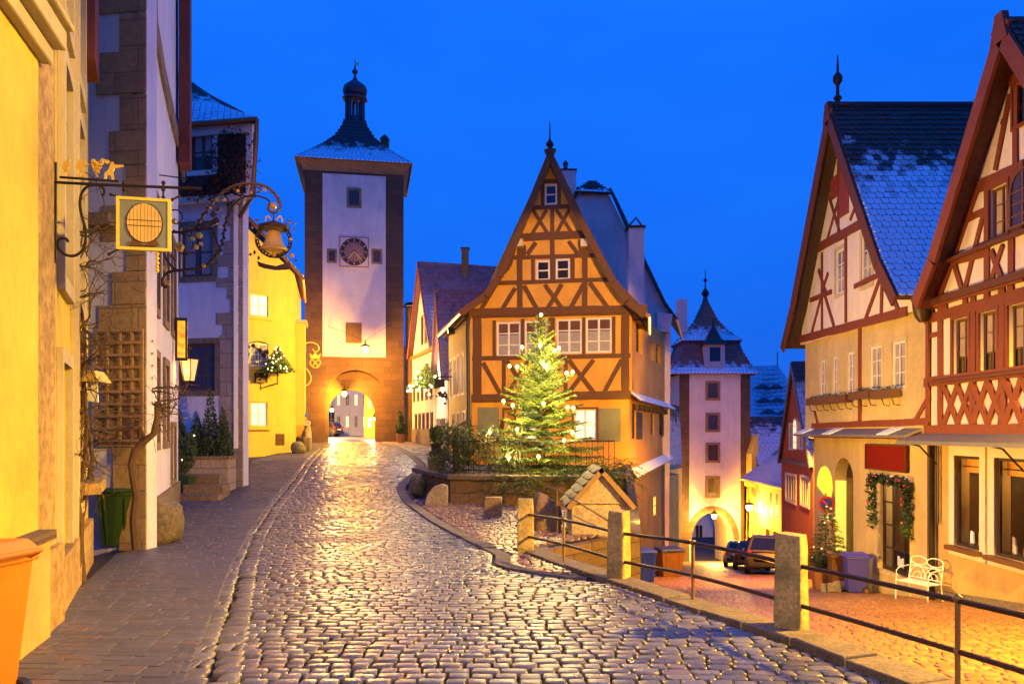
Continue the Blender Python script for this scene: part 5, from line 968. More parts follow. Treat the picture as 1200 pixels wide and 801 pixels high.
# second, lower gate tower
T2 = thing('gate_tower', 'lower square tower with mansard roof and lit arch at the foot of the right street', 'tower', (15.2, 63, -8.1)); Y2 = 60.0
f2 = Face((W(796, 0, Y2).x, Y2), (W(879, 0, Y2).x, Y2)); zt2_ = f2.px(837, 438)[1]; c2x = (f2.a.x+f2.b.x)/2; hw = f2.L/2
ai = (f2.px(811, 640)[0], f2.px(859, 640)[0], f2.px(835, 632)[1], f2.px(835, 601)[1]); ao = (f2.px(808, 640)[0]-.1, f2.px(862, 640)[0]+.1, f2.px(835, 628)[1], f2.px(835, 596)[1])
plaster('plaster_t2', (.72, .6, .52), .15); gate_tower(T2, f2, -10, -9.9, 'plaster_t2', ai, ao, None, zt2_, 5.4, 'plaster_t2')
MB().rect(f2, (0, -10, .75, zt2_), .002, .05).build('quoin', 'tower_stone', T2); MB().rect(f2, (f2.L-.72, -10, f2.L, zt2_), .002, .05).build('quoin', 'tower_stone', T2)
n_ = 14; rr = [( (ai[0]+ai[1])/2+(ai[1]-ai[0])/2*k_*math.cos(t), ai[2]+(ai[3]-ai[2])*k_*math.sin(t)) for k_, ts in ((1.02, range(n_+1)), (1.28, range(n_, -1, -1))) for t in [math.pi*i/n_ for i in ts]]
MB().slab(f2, rr, .003, .06).build('arch_surround', 'tower_stone', T2)
for y0, y1 in ((447, 468), (484, 505), (519, 541), (558, 582)): opening(T2, f2, f2.r(829.5, y0+2, 841, y1-2), cas=.18, cm='arch_frame' if 'arch_frame' in MATS else stone('arch_frame', (.33, .2, .1), (.25, .15, .08)).name, d=.03)
tiles_mat('tiles_t2', (.4, .13, .09), (.28, .09, .08), .3, band=.4, patch=.28)
sqroof(T2, (c2x, Y2+2.9, zt2_), [(hw+.55, 0), (hw+.05, .75), (hw-.35, 1.6), (hw-.62, 2.45)], 'tiles_t2', pitch=.3); MB().box((c2x, Y2+2.9, zt2_+2.5), (2*hw-1.0, 2*hw-1.0, .16)).build('cornice', 'lead_dark', T2)
sqroof(T2, (c2x, Y2+2.9, zt2_+2.6), [(hw-.38, 0), (hw-1.2, .75), (hw-1.9, 1.7), (.22, 3.1), (.06, 3.9)], 'tiles_t2', pitch=.3, seed=8)
MB().lathe((c2x, Y2+2.9, zt2_+6.3), [(.12, 0), (.3, .2), (.28, .4), (.06, .7), (.05, 1.2), (.18, 1.3), (.04, 1.5), (.02, 2.2)], 8).build('spire', 'iron', T2, smooth=True)
dz = zt2_; fd = Face((c2x-.8, Y2+.35), (c2x+.8, Y2+.35)); m = MB(); m.hexa([(c2x-.75, Y2-.1, dz+.5), (c2x+.75, Y2-.1, dz+.5), (c2x+.75, Y2+2, dz+.5), (c2x-.75, Y2+2, dz+.5)], [(c2x-.75, Y2-.1, dz+2.2), (c2x+.75, Y2-.1, dz+2.2), (c2x+.75, Y2+2, dz+2.2), (c2x-.75, Y2+2, dz+2.2)]); dm_ = m.build('dormer', 'plaster_grey', T2)
MB().rect(Face((c2x-.8, Y2-.1), (c2x+.8, Y2-.1)), (.4, dz+.95, 1.2, dz+2.0), .002, .03).build('window', 'dark_glass', dm_); sq((c2x, Y2+.5, dz+2.2), [(.95, 0), (.5, .5), (.06, 1.5), (.02, 2.1)]).build('spire_roof', 'tiles_dark', dm_)
MB().box((c2x-2.1, Y2+1.9, zt2_+4.6), (.75, .7, 2.6)).build('chimney', 'plaster_grey', T2)
# house ends and a strip of low houses between the fork house and the lower tower
hs = thing('row_house', 'narrow slice of blue-roofed house between the fork house and the lower tower', 'house', (9, 44, -7)); body(hs, [(7.9, 41.5), (9.35, 44.5), (8.5, 52), (5, 52), (5, 42)], -9, -.6, 'plaster_ochre'); roof(hs, [((8.0, 41.3, 0), (9.5, 44.5, 0)), ((8.3, 41.6, 3.2), (9.4, 44.7, 3.2))], 'tiles_frost', pitch=.3)
hs2 = thing('row_house', 'ochre house end beside the left foot of the lower tower', 'house', (10, 50, -8)); body(hs2, [(9.35, 47), (10.7, 50), (11.8, 57), (7, 57), (7, 48)], -9.5, -.5, 'plaster_ochre')
# scenes seen through the two gates
def back_house(name, label, x0, x1, y, z0, z1, mat, nx, nz, pm, gable=0):
    fc = Face((x0, y), (x1, y)); h = House(name, label, 'house', fc); w = (x1-x0)/nx
    for i in range(nx):
        for j in range(nz): h.win((w*(i+.3), z0+1+j*(z1-z0-.6)/nz, w*(i+.7), z0+1+j*(z1-z0-.6)/nz+(z1-z0)/nz*.5), 2, 2, 'cream_paint', pm[(i+j) % len(pm)], .05, .05, .04, hole=False)
    h.wall([(0, z0), (x1-x0, z0), (x1-x0, z1)]+([((x1-x0)/2, z1+gable)] if gable else [])+[(0, z1)], mat); return h
back_house('house', 'pale pink plastered house seen through the clock tower gate', -18.8, -14.2, 84, 1.2, 11, 'plaster_pale', 5, 4, ['curtain_glass', 'lit_warm'], 3); back_house('house', 'tall whitish house in the middle of the view through the clock tower gate', -23.5, -18.9, 88, 1.2, 12, 'plaster_white', 2, 3, ['curtain_glass'], 3)
back_house('house', 'golden house with a lit shop seen at the left inside the clock tower gate', -21.8, -18.9, 80, 1.1, 9, 'plaster_gold', 3, 3, ['lit_gold', 'brown_glass']); back_house('house', 'orange lit house at the right inside the clock tower gate', -13.6, -10.6, 73, 1.1, 7, 'plaster_orange', 3, 3, ['lit_warm', 'lit_gold'], 2)
fw = Face((-11.1, 72.5), (-9.6, 58)); body(thing('house', 'white shop house lining the right side of the street beyond the clock tower gate', 'house', (-9, 64, 1)), [(-11.1, 72.5), (-7, 72.5), (-6, 58), (-8.4, 58)], .8, 8, 'plaster_white'); body(thing('house', 'yellow house lining the left side of the street beyond the clock tower gate', 'house', (-16, 64, 1)), [(-18.3, 77), (-23, 77), (-19, 58), (-14.6, 58)], .8, 8, 'plaster_gold')
back_house('house', 'dark blue shaded house seen through the lower gate arch', 14, 21, 78, -11, -5.8, 'plaster_blue_white', 4, 1, ['brown_glass']); sloped('lane_beyond_gate', lambda y: 11, lambda y: 20, 63, 78, 3, lambda y: -9.75, 'lower_setts', 0)
sloped('street_beyond_gate', lambda y: -22, lambda y: -6, 49, 95, 2, HT, 'setts_flat', 0.0) if stone('setts_flat', (.2, .16, .14), (.14, .11, .1), 3, .35) else 0
# ------------------------------------------------------------------ left-hand houses
f1 = Face((-1.55, -3), (-4.09, 6.85)); h1 = House('plaster_house', 'bright yellow plastered house wall closest to the viewer on the left', 'house', f1)
h1.wall([(0, -.5), (f1.L, -.5), (f1.L, 10), (0, 10)], 'plaster_near_yellow')
zc = f1.px(40, 62)[1]; MB().rect(f1, (0, zc-.02, f1.L+.08, zc+.12), .002, .1).rect(f1, (0, zc+.123, f1.L+.1, zc+.3), .002, .2).rect(f1, (0, zc+.303, f1.L+.12, zc+.36), .002, .26).build('cornice', 'plaster_tan', h1.root, bev=.02)
zl_ = f1.px(30, 628)[1]; MB().rect(f1, (0, -.5, f1.L-.02, zl_-.06), .002, .1).build('plinth', 'plaster_ochre', h1.root); MB().rect(f1, (0, zl_-.057, f1.L-.02, zl_+.02), .002, .15).build('plinth_ledge', 'low_wall', h1.root)
fp = Face((-4.12, 6.82), (-4.32, 7.45)); MB().rect(fp, (-.03, -.6, fp.L, 10), -.4, .03).build('stone_pier', 'sandstone_pier', h1.root)
MB().rect(fp, (-.06, -.6, fp.L+.04, .75), .03, .1).build('pier_base', 'sandstone_pier', h1.root)
f2l = Face((-4.36, 7.5), (-6.25, 11.7)); h2 = House('plaster_house', 'narrow golden house with bare vines between the near yellow wall and the stone-cornered house', 'house', f2l)
wins = [(.7, 3.4, 1.5, 5.6), (2.3, 3.4, 3.1, 5.6), (.7, 6.2, 1.5, 8.4), (2.4, 6.2, 3.2, 8.4)]
for r in wins: h2.win(r, 2, 3, 'brown_paint', 'brown_glass', .1, .06, .03, casing=.16, cm='plaster_tan', cd=.07)
h2.win((.6, .35, 1.5, 2.5), 1, 1, 'brown_paint', 'dark_paint', .12, .08, .03, casing=.14, cm='plaster_tan', cd=.06, name='door'); h2.win((2.5, .9, 3.4, 2.3), 2, 2, 'brown_paint', 'brown_glass', .1, .06, .03, casing=.14, cm='plaster_tan', cd=.06)
h2.wall([(0, -.5), (f2l.L, -.5), (f2l.L, 13), (0, 13)], 'plaster_near_yellow')
MB().rect(f2l, (3.5, f2l.px(100, 88)[1], 4.35, 12.9), .01, .16).build('oriel', 'timber_red', h2.root); MB().rect(f2l, (0, -.5, 4.3, .55), .002, .09).build('plinth', 'sandstone_pier', h2.root); MB().rect(f2l, (1.95, 0, 2.2, 9.5), .002, .08).build('pilaster', 'plaster_tan', h2.root)
MB().rect(f2l, (2.4, 1.02, 3.7, 1.16), .05, .28).build('stone_shelf', 'sandstone_pier', h2.root)
body(h2.root, [(-5.0, 7.6), (-6.6, 11.65), (-10, 11.6), (-9, 5)], -.5, 12.9, 'plaster_ochre', 'side_wall')
# the stone-cornered house: front wall towards the viewer, curved facade side up the street
f3 = Face((-7.7, 13.0), (-5.88, 12.75)); f3s = Face((-5.9, 12.78), (-7.95, 18.9)); h3 = House('stone_cornered_house', 'pale violet house with rough stone corner and trellis behind the green bin', 'house', f3)
h3.wall([(0, -.5), (f3.L, -.5), (f3.L, 13), (0, 13)], 'plaster_violet', 'front_wall')
for q_ in ((186, 100, 197, 226), (200, 150, 206, 232), (187, 335, 196, 420), (199, 345, 205, 420)): pass
rs = [(1.0, 4.0, 1.75, 5.9), (2.9, 4.0, 3.6, 5.9), (4.6, 4.0, 5.3, 5.9), (1.0, 1.6, 1.75, 3.1), (2.9, 1.6, 3.6, 3.1)]
for r in rs: h3.win(r, 2, 3, 'brown_paint', 'brown_glass', .12, .06, .03, casing=.14, cm='sandstone', cd=.05, fc=f3s)
h3.win((4.5, .75, 5.3, 1.9), 2, 2, 'brown_paint', 'brown_glass', .1, .06, .03, casing=.1, cm='sandstone', cd=.05, fc=f3s)
h3.wall([(.16, -.5), (f3s.L, -.5), (f3s.L, 13), (.16, 13)], 'plaster_blue_white', 'street_wall', .25, f3s)
q = MB(); rows_ = [(113, -40, 16), (141, 16, 61), (114, 61, 111), (141, 111, 153), (129, 153, 194), (149, 194, 240), (120, 240, 283), (149, 283, 318), (132, 318, 357), (116, 357, 430), (122, 430, 480), (115, 480, 524), (133, 524, 575), (141, 575, 660)]
for i, (x, y0, y1) in enumerate(rows_):
    r = f3.r(x, y0, 175.5, y1); dj = .03+.006*(i % 3); q.rect(f3, (r[0], r[1]+.006, f3.L+.02, r[3]-.006), .003, dj)
q.build('quoin', 'ashlar_c', h3.root, bev=.012)
q = MB(); q.rect(f3s, (.03, -.5, .32, 12.9), -.2, .035); 
cp = [f3s.px(*p) for p in ((177, -60), (180, 30), (190, 90), (201, 140), (209, 175), (214, 205))]
for a, b in zip(cp[:-1], cp[1:]): q.beam(f3s, a, b, .4, .003, .06+.001*len(q.v)/100)
q.build('stone_band', 'sandstone', h3.root)
MB().rect(f3s, (f3s.L-.7, 8.0, f3s.L-.02, 12.9), .06, .3).build('oriel', 'timber_red', h3.root)
MB().rect(f3s, (.3, -.5, f3s.L, .62), .004, .05).build('plinth', 'sandstone', h3.root)
MB().rect(f3, (f3.px(98, 258)[0], f3.px(110, 268)[1], f3.px(138, 258)[0], f3.px(110, 254)[1]), .0, .25).build('stone_bracket', 'sandstone', h3.root)
body(h3.root, [(-7.65, 13.35), (-6.3, 13.15), (-8.25, 18.85), (-12, 18.9)], -.5, 12.9, 'plaster_violet', 'side_wall')
# blue-lit house with shingled upper floor
f4 = Face((-10.2, 22.9), (-7.58, 22.35)); h4 = House('plaster_house', 'violet-blue house with stone corner and overhanging shingled top floor', 'house', f4); zj4 = f4.px(250, 236)[1]
f4u = Face((-10.2, 22.55), (-7.2, 22.0))
h4.win(f4.r(212, 266, 249, 324), 2, 2, 'brown_paint', 'curtain_glass', .12, .08, .05, casing=.16, cm='sandstone', cd=.02, curtain=('curtain', .95, .05)); h4.win(f4.r(208, 402, 252, 458), 3, 3, 'brown_paint', 'brown_glass', .12, .09, .04, casing=.14, cm='sandstone', cd=.02)
h4.wall([(0, -.3), (f4.L, -.3), (f4.L, zj4), (0, zj4)], 'plaster_violet', 'front_wall')
q = MB()
for i, (x, y0, y1) in enumerate([(266, 238, 265), (270, 265, 282), (262, 282, 298), (256, 298, 312), (268, 312, 325), (254, 325, 336), (266, 336, 350), (270, 350, 366), (254, 366, 380), (262, 380, 392), (258, 392, 440), (258, 440, 480), (258, 480, 520), (257, 520, 562)]):
    r = f4.r(x, y0, 287, y1); q.rect(f4, (r[0], r[1]+.004, f4.L+.015, r[3]-.004), .003, .03+.004*(i % 2))
q.build('quoin', 'ashlar_d', h4.root, bev=.01); r = f4.r(252, 525, 288, 575); MB().rect(f4, (r[0], -.3, f4.L+.04, r[3]), .036, .09).build('quoin_base', 'ashlar_d', h4.root)
f4s = Face((-7.58, 22.37), (-10.6, 30.5), True); h4.wall([(.02, -.3), (f4s.L, -.3), (f4s.L, zj4), (.02, zj4)], 'plaster_blue_white', 'street_wall', .25, f4s)
w4 = f4u.r(225, 156, 250, 200); h4.win(w4, 2, 2, 'brown_paint', 'curtain_glass', .08, .07, .05, fc=f4u, casing=.14, cm='plaster_white', cd=.05, curtain=('curtain', .95, .4))
ze4 = f4u.px(260, 146)[1]; h4.wall([(0, zj4), (f4u.L, zj4), (f4u.L, ze4), (0, ze4)], 'shingle_wall', 'shingled_wall', .2, f4u) if blocks('shingle_wall', (.2, .075, .05), (.13, .055, .045), (.04, .02, .02), .22, .16) else 0
MB().rect(f4u, (0, ze4-.3, f4u.L+.05, ze4), .002, .1).rect(f4u, (f4u.L-.16, zj4, f4u.L+.02, ze4-.3), .002, .06).rect(f4u, (0, zj4-.12, f4u.L+.02, zj4+.06), .002, .07).build('trim', 'plaster_white', h4.root)
body(h4.root, [(-10.2, 22.8), (-7.45, 22.3), (-10.4, 30.4), (-13, 30)], zj4, ze4, 'plaster_blue_white', 'top_floor')
body(h4.root, [(-10.2, 23.2), (-8.0, 22.8), (-10.9, 30.4), (-13, 30)], -.3, zj4, 'plaster_violet', 'inner_walls')
a, b = f4u.pt(-2, ze4-.05, .3), f4u.pt(f4u.L+.3, ze4-.05, .3); c_, d_ = W(196, 72, 25.5), W(226, 100, 25.5)
roof(h4.root, [(a, b), (a.lerp(c_, .5)+Vector((0, 0, -.12)), b.lerp(d_, .5)+Vector((0, 0, -.12))), (c_, d_)], 'tiles_snow', pitch=.2, tw=.2)
e_ = Vector((-10.2, 30.5, ze4)); roof(h4.root, [(b, e_), (d_, d_+Vector((-1, 4, 0)))], 'tiles_dark', pitch=.25, tile=False)
MB().tube([b+Vector((0, 0, .0)), b+Vector((-.02, .02, -.6)), f4u.pt(f4u.L+.05, zj4+.3, .05), f4u.pt(f4u.L+.0, zj4-.1, .08), f4.pt(f4.L-.05, zj4-.5, .08)], .06, 8).build('downpipe', 'copper', h4.root, smooth=True)
MB().tube([a, b], .07, 8).build('gutter', 'copper', h4.root, smooth=True)
m = MB(); leaves(m, tuple(f4u.pt(f4u.px(275, 190)[0], f4u.px(275, 195)[1], .1)), (.75, .15, 1.1), 900, .06, rng, 'ell', 0); leaves(m, tuple(f4u.pt(f4u.px(245, 222)[0], f4u.px(245, 224)[1], .1)), (1.1, .15, .35), 500, .06, rng, 'ell', 0)
tag(m.build('climbing_plant', 'vine_dark'), 'dark dry climbing plant on the shingled upper floor of the violet-blue house', 'climber') if plain('vine_dark', (.05, .025, .015), .9) else 0
# bright yellow house before the tower
f5 = Face((-11.55, 34.3), (-9.85, 36.0)); h5 = House('plaster_house', 'brightly lit yellow house with three lit windows left of the clock tower', 'house', f5); 
for q_, pm in (((293, 345, 314, 370), 'lit_warm'), ((292.5, 402, 314, 429), 'curtain_glass'), ((293.5, 471, 313, 499), 'lit_white')): h5.win(f5.r(*q_), 2, 2, 'white_paint', pm, .08, .06, .04, casing=.1, cm='plaster_gold', cd=.03, sill=.12, curtain=('curtain', .97, .05) if pm == 'curtain_glass' else None)
tl = f5.px(286, 262); tr_ = f5.px(347, 321); h5.wall([(-.8, 0), (f5.L, 0), (f5.L, tr_[1]), (-.1, tl[1]), (-.8, tl[1]+.9)], 'plaster_gold', 'gable_wall')
MB().rect(f5, f5.r(323, 508, 333, 521), .003, .04).build('hatch', 'timber_brown', h5.root)
P0, P1 = f5.pt(tr_[0]+.2, tr_[1]-.1, .25), f5.pt(-.9, tl[1]+1.1, .25); bkk = Vector((-1.6, 6.5, 0))
roof(h5.root, [(P0, P0+bkk), (P1, P1+bkk)], 'tiles_red', pitch=.25); strip([P0, P1], (f5.n.x, f5.n.y, 0), .16, .04, 'bargeboard', 'timber_brown', h5.root)
f5s = Face((-9.85, 36.02), (-11.25, 42.3)); 
h5.wall([(0, 0), (f5s.L, 0), (f5s.L, tr_[1]-.1), (0, tr_[1]-.1)], 'plaster_gold', 'street_wall', .25, f5s)
m = MB().rect(f5s, (.8, 2.1, 2.2, 6.8), .003, .4); m.hexa([f5s.pt(1.2, 1.3, .05), f5s.pt(1.8, 1.3, .05), f5s.pt(1.8, 1.3, .0), f5s.pt(1.2, 1.3, .0)], [f5s.pt(.8, 2.1, .4), f5s.pt(2.2, 2.1, .4), f5s.pt(2.2, 2.1, .0), f5s.pt(.8, 2.1, .0)]); m.build('oriel', 'plaster_gold', h5.root)
MB().rect(f5s, (.6, 6.8, 2.4, 6.95), .003, .5).build('cornice', 'plaster_tan', h5.root); MB().tube([P0+Vector((0, 0, -.1)), P0+bkk+Vector((0, 0, -.1))], .08, 6).build('gutter', 'copper', h5.root)
body(h5.root, [(-11.7, 34.7), (-10.25, 36.3), (-11.6, 42.2), (-16, 42)], 0, tr_[1]-.2, 'plaster_gold', 'side_wall')
# ------------------------------------------------------------------ left foreground things
def wheelie_bin(label, matn, loc, rz, h=1.05, w=.56, d=.66, group=None, lid=None, opened=False):
    t = thing('wheelie_bin', label, 'bin', (0, 0, 0), group); m = MB()
    wb, db = w*.80, d*.76
    m.hexa([(-wb/2, -db/2, .05), (wb/2, -db/2, .05), (wb/2, db/2, .05), (-wb/2, db/2, .05)], [(-w/2, -d/2, h*.9), (w/2, -d/2, h*.9), (w/2, d/2, h*.9), (-w/2, d/2, h*.9)])
    for k in (-.62, .62): m.hexa([(k*wb/2-.02, -db/2-.012, .09), (k*wb/2+.02, -db/2-.012, .09), (k*wb/2+.02, -db/2, .09), (k*wb/2-.02, -db/2, .09)], [(k*w/2-.02, -d/2-.014, h*.82), (k*w/2+.02, -d/2-.014, h*.82), (k*w/2+.02, -d/2, h*.82), (k*w/2-.02, -d/2, h*.82)])
    m.build('body', matn, t, bev=.015)
    MB().box((0, 0, h*.895), (w+.05, d+.05, .05)).build('rim', lid or matn, t, bev=.012)
    l = MB(); l.hexa([(-w/2-.035, -d/2-.05, h*.93), (w/2+.035, -d/2-.05, h*.93), (w/2+.035, d/2+.03, h*.93), (-w/2-.035, d/2+.03, h*.93)], [(-w/2+.02, -d/2+.0, h*.985), (w/2-.02, -d/2+.0, h*.985), (w/2-.02, d/2-.02, h*1.0), (-w/2+.02, d/2-.02, h*1.0)])
    l.box((0, -d/2-.05, h*.935), (w*.5, .05, .03)); lo_ = l.build('lid', lid or matn, t, bev=.015)
    g = MB().tube([(-w*.4, d/2+.02, h*.9), (-w*.4, d/2+.1, h*.94), (w*.4, d/2+.1, h*.94), (w*.4, d/2+.02, h*.9)], .016, 6); g.build('handle', lid or matn, t)
    for s_ in (-1, 1):
        wm = MB().tube([(s_*(wb/2+.0), db/2+.0, .1), (s_*(wb/2+.055), db/2+.0, .1)], .1, 18); o = wm.build('wheel', 'rubber', t, smooth=True); MB().tube([(s_*(wb/2+.056), db/2, .1), (s_*(wb/2+.062), db/2, .1)], .05, 12).build('hub', 'bin_brown', o)
    t.location = loc; t.rotation_euler = (0, 0, rz); return t
gx, gy = G(131, 647); wheelie_bin('dark green wheelie bin in front of the stone-cornered wall, by the trellis', 'bin_green', (gx, gy+.3, float(HT(gy))+.04), rad(8), h=1.0, w=.54, d=.6)
wheelie_bin('orange wheelie bin at the bottom left corner against the yellow wall', 'bin_orange', (-3.42, 4.78, .05), rad(-98), h=1.08, w=.58, d=.72)
# boulder at the corner, shrubs, steps
def boulder(name, label, c, r, sc, mat='boulder', group=None, seed=0):
    m = MB().ball((0, 0, 0), 1, 18, 12, .0); V = []
    for v in m.v:
        p = Vector(v); n_ = noise.noise(p*1.2+Vector((seed*7.1, 0, 3)))*.36+noise.noise(p*3.4+Vector((seed, 5, 1)))*.17; p = p*(1+n_); q_ = Vector((math.copysign(abs(p.x)**.75, p.x)*sc[0], math.copysign(abs(p.y)**.75, p.y)*sc[1], math.copysign(abs(p.z)**.8, p.z)*sc[2])); V.append(tuple(q_*r+Vector(c)))
    m.v = V; o = m.build(name, mat, smooth='all'); return tag(o, label, 'stone', group)
bx, by = G(181, 640); boulder('boulder', 'mossy rounded guard stone at the foot of the stone corner beside the green bin', (bx, by+.25, .25), .36, (.95, .9, 1.15), seed=1)
boulder('boulder', 'brown rounded guard stone at the corner of the yellow house near the tower', (G(350, 532)[0]-.05, G(350, 532)[1], 1.05), .3, (1.1, .8, .9), seed=2)
def pot_shrub(name, label, loc, rx, rz_, n, leaf, shape, pot=(.3, .45), potm='trough_stone', mat='leaf_box', square=True, lights=0, group=None):
    t = thing(name, label, 'plant', loc, group); x, y, z = loc
    m = MB(); 
    if square: m.hexa([(x-pot[0]*.85, y-pot[0]*.85, z), (x+pot[0]*.85, y-pot[0]*.85, z), (x+pot[0]*.85, y+pot[0]*.85, z), (x-pot[0]*.85, y+pot[0]*.85, z)], [(x-pot[0], y-pot[0], z+pot[1]), (x+pot[0], y-pot[0], z+pot[1]), (x+pot[0], y+pot[0], z+pot[1]), (x-pot[0], y+pot[0], z+pot[1])])
    else: m.lathe((x, y, z), [(pot[0]*.7, 0), (pot[0], pot[1]*.85), (pot[0]*1.1, pot[1]*.86), (pot[0]*1.1, pot[1])], 14)
    m.build('pot', potm, t, bev=.01)
    MB().tube([(x, y, z+pot[1]*.8), (x, y, z+pot[1]+rz_*1.1)], .025, 5).build('stem', 'bark', t)
    l = MB(); leaves(l, (x, y, z+pot[1]+rz_), (rx, rx, rz_), n, leaf, rng, shape, .3); l.build('foliage', mat, t)
    if lights:
        b = MB()
        for _ in range(lights): a = rng.uniform(0, 6.28); h_ = rng.uniform(.1, .9); r_ = rx*(1-h_)*.95 if shape == 'cone' else rx*.9; b.ball((x+r_*math.cos(a), y+r_*math.sin(a), z+pot[1]+h_*2*rz_), .018, 5, 4)
        b.build('bulbs', 'bulb_small', t) if 'bulb_small' in MATS else (emit('bulb_small', (1, .8, .4), 5), b.build('bulbs', 'bulb_small', t))
    return t
x, y = -7.25, 17.6; pot_shrub('potted_shrub', 'round bushy box shrub in square planter against the street wall of the stone-cornered house', (*G(213, 583), float(HT(G(213, 583)[1]))+.15), .34, .6, 2600, .035, 'ell', (.3, .42), 'bin_green', lights=4)
px_, py_ = -8.6, 20.15; wl_ = thing('stone_planter', 'low stone planter box in front of the violet-blue house holding cypresses', 'planter', (px_, py_+.5, .3)); MB().box((px_+.1, py_+1.5, .62), (1.75, .6, .9)).build('box', 'ashlar_d', wl_, bev=.02); MB().box((px_+.1, py_+1.5, 1.09), (1.82, .68, .08)).build('rim', 'sandstone', wl_, bev=.01)
for dx, hh_, nm in ((-.65, .95, 'left'), (-.1, .75, 'middle'), (.32, 1.25, 'tallest'), (.7, .85, 'right')):
    t = thing('cypress', f'dark conical cypress, the {nm} of four in the stone planter by the violet-blue house', 'shrub', (px_+.1+dx*.9, py_+1.5, 1.1), 'cypresses in the stone planter'); l = MB(); leaves(l, (px_+.1+dx*.9, py_+1.45, 1.1+hh_*.8), (.3, .28, hh_*.85), 1800, .045, rng, 'cone'); l.build('foliage', 'leaf_box', t); MB().tube([(px_+.1+dx*.9, py_+1.45, 1.0), (px_+.1+dx*.9, py_+1.45, 1.4)], .03, 5).build('trunk', 'bark', t)
m = MB(); a_, b__ = G(222, 588), G(248, 588)
m.box(((a_[0]+b__[0])/2-.3, a_[1]+.2, .12), (1.5, .5, .2)); m.box(((a_[0]+b__[0])/2-.1, a_[1]+.65, .26), (1.0, .5, .36)); m.box(((a_[0]+b__[0])/2-.3, a_[1]+1.1, .4), (.9, .5, .55)); st_ = thing('stone_steps', 'three short stone steps beside the planter at the violet-blue house', 'steps', ((a_[0]+b__[0])/2, a_[1]+.5, 0)); build_each(m, 'step', 'sandstone', st_)
# trellis and climbing vine
t = thing('trellis', 'weathered wooden trellis fixed to the stone corner above the green bin', 'trellis', f3.pt(f3.px(138, 450)[0], 1.8)); m = MB()
for i, x in enumerate((116, 129, 144, 158, 170)): m.rect(f3, (f3.px(x, 400)[0]-.02, f3.px(x, 519)[1], f3.px(x, 400)[0]+.02, f3.px(x, 386)[1]), .06+.001*i, .085)
for i in range(10): z = f3.px(140, 388+i*14.2)[1]; m.rect(f3, (f3.px(114, 400)[0], z-.022, f3.px(172, 400)[0], z+.022), .087, .11)
m.build('slats', 'bare_wood', t)
m = MB()
for i in range(3): u = .12+i*.25; m.rect(f3s, (u, 1.8, u+.03, 3.4), .06, .08)
for i in range(8): m.rect(f3s, (.08, 1.85+i*.2, .7, 1.88+i*.2), .082, .1)
tag(m.build('trellis', 'bare_wood'), 'narrow wooden trellis on the street side of the stone corner', 'trellis')
def vine(m, p, d, L, r, n, R, wig=.25, kids=2, pull=None):
    pts = [Vector(p)]; rr = [r]; d = Vector(d).normalized()
    for i in range(n):
        d = (d+Vector((R.gauss(0, wig), R.gauss(0, wig)*.5, R.gauss(0, wig)))).normalized(); pts.append(pts[-1]+d*L/n); rr.append(max(.003, r*(1-.8*(i+1)/n)))
        if kids and R.random() < .35: vine(m, pts[-1], d+Vector((R.gauss(0, .8), R.gauss(0, .3), R.gauss(0, .8))), L*.45, rr[-1]*.6, max(4, n//2), R, wig*1.2, kids-1)
    m.tube(pts, rr, 5)
R4 = random.Random(11); m = MB(); tv = thing('vine_trunk', 'bare twisted vine growing from the pavement up the stone corner beside the green bin', 'vine', (*G(160, 640), 0))
Yv = 12.35; pv = [W(x, y, Yv) for x, y in ((160, 643), (157, 610), (160, 580), (154, 545), (158, 528), (168, 518), (180, 508), (184, 490), (184, 470))]; m.tube(pv, [.075, .07, .065, .06, .06, .055, .05, .045, .04], 8)
m.tube([W(x, y, Yv+.05) for x, y in ((158, 528), (168, 512), (165, 502), (152, 500), (135, 503), (118, 512), (108, 524))], [.05, .035, .03, .025, .02, .015, .01], 6)
for i in range(16): vine(m, W(184+R4.uniform(-6, 6), R4.uniform(452, 490), Yv), (R4.uniform(.1, 1), R4.uniform(-.1, .1), R4.uniform(-.4, .7)), R4.uniform(.3, .65), .014, 8, R4, .35, 2)
m.build('stem', 'bark', tv, smooth=True)
m = MB(); R4 = random.Random(21); tv = thing('climbing_vine', 'dry leafless vine climbing the golden wall between the yellow house and the stone corner', 'vine', (*G(88, 690), 0))
for i in range(5):
    x0 = 86+i*3; Yq = 9.6+.25*i; pts = [W(x0+R4.uniform(-4, 4)+(8*math.sin(k*.9+i)), 690-k*38, Yq-.15) for k in range(12)]; m.tube(pts, [.045*(1-k/14) for k in range(12)], 6)
    for k in range(4, 12): 
        for _ in range(2): vine(m, pts[k], (R4.gauss(.4, .8), R4.gauss(-.2, .2), R4.gauss(-.1, .9)), R4.uniform(.4, 1.1), .012, 10, R4, .3, 2)
m.build('stem', 'bark', tv, smooth=True)
# small awning lamp on the golden wall
t = thing('awning_lamp', 'small yellow hooded awning with papers under it on the golden wall', 'lamp', W(106, 445, 9.9)); c_ = W(108, 447, 9.9); MB().hexa([c_+Vector((-.18, -.16, 0)), c_+Vector((.15, -.16, -.01)), c_+Vector((.15, .2, -.01)), c_+Vector((-.18, .2, 0))], [c_+Vector((-.12, -.1, .14)), c_+Vector((.08, -.1, .13)), c_+Vector((.08, .12, .13)), c_+Vector((-.12, .12, .14))]).build('hood', 'gold_paint', t) if plain('gold_paint', (.8, .55, .1), .5) else 0
MB().hexa([c_+Vector((-.02, -.05, -.24)), c_+Vector((.1, -.05, -.26)), c_+Vector((.1, -.03, -.26)), c_+Vector((-.02, -.03, -.24))], [c_+Vector((-.05, -.02, -.02)), c_+Vector((.07, -.02, -.02)), c_+Vector((.07, .0, -.02)), c_+Vector((-.05, 0, -.02))]).build('paper', 'card_white', t)
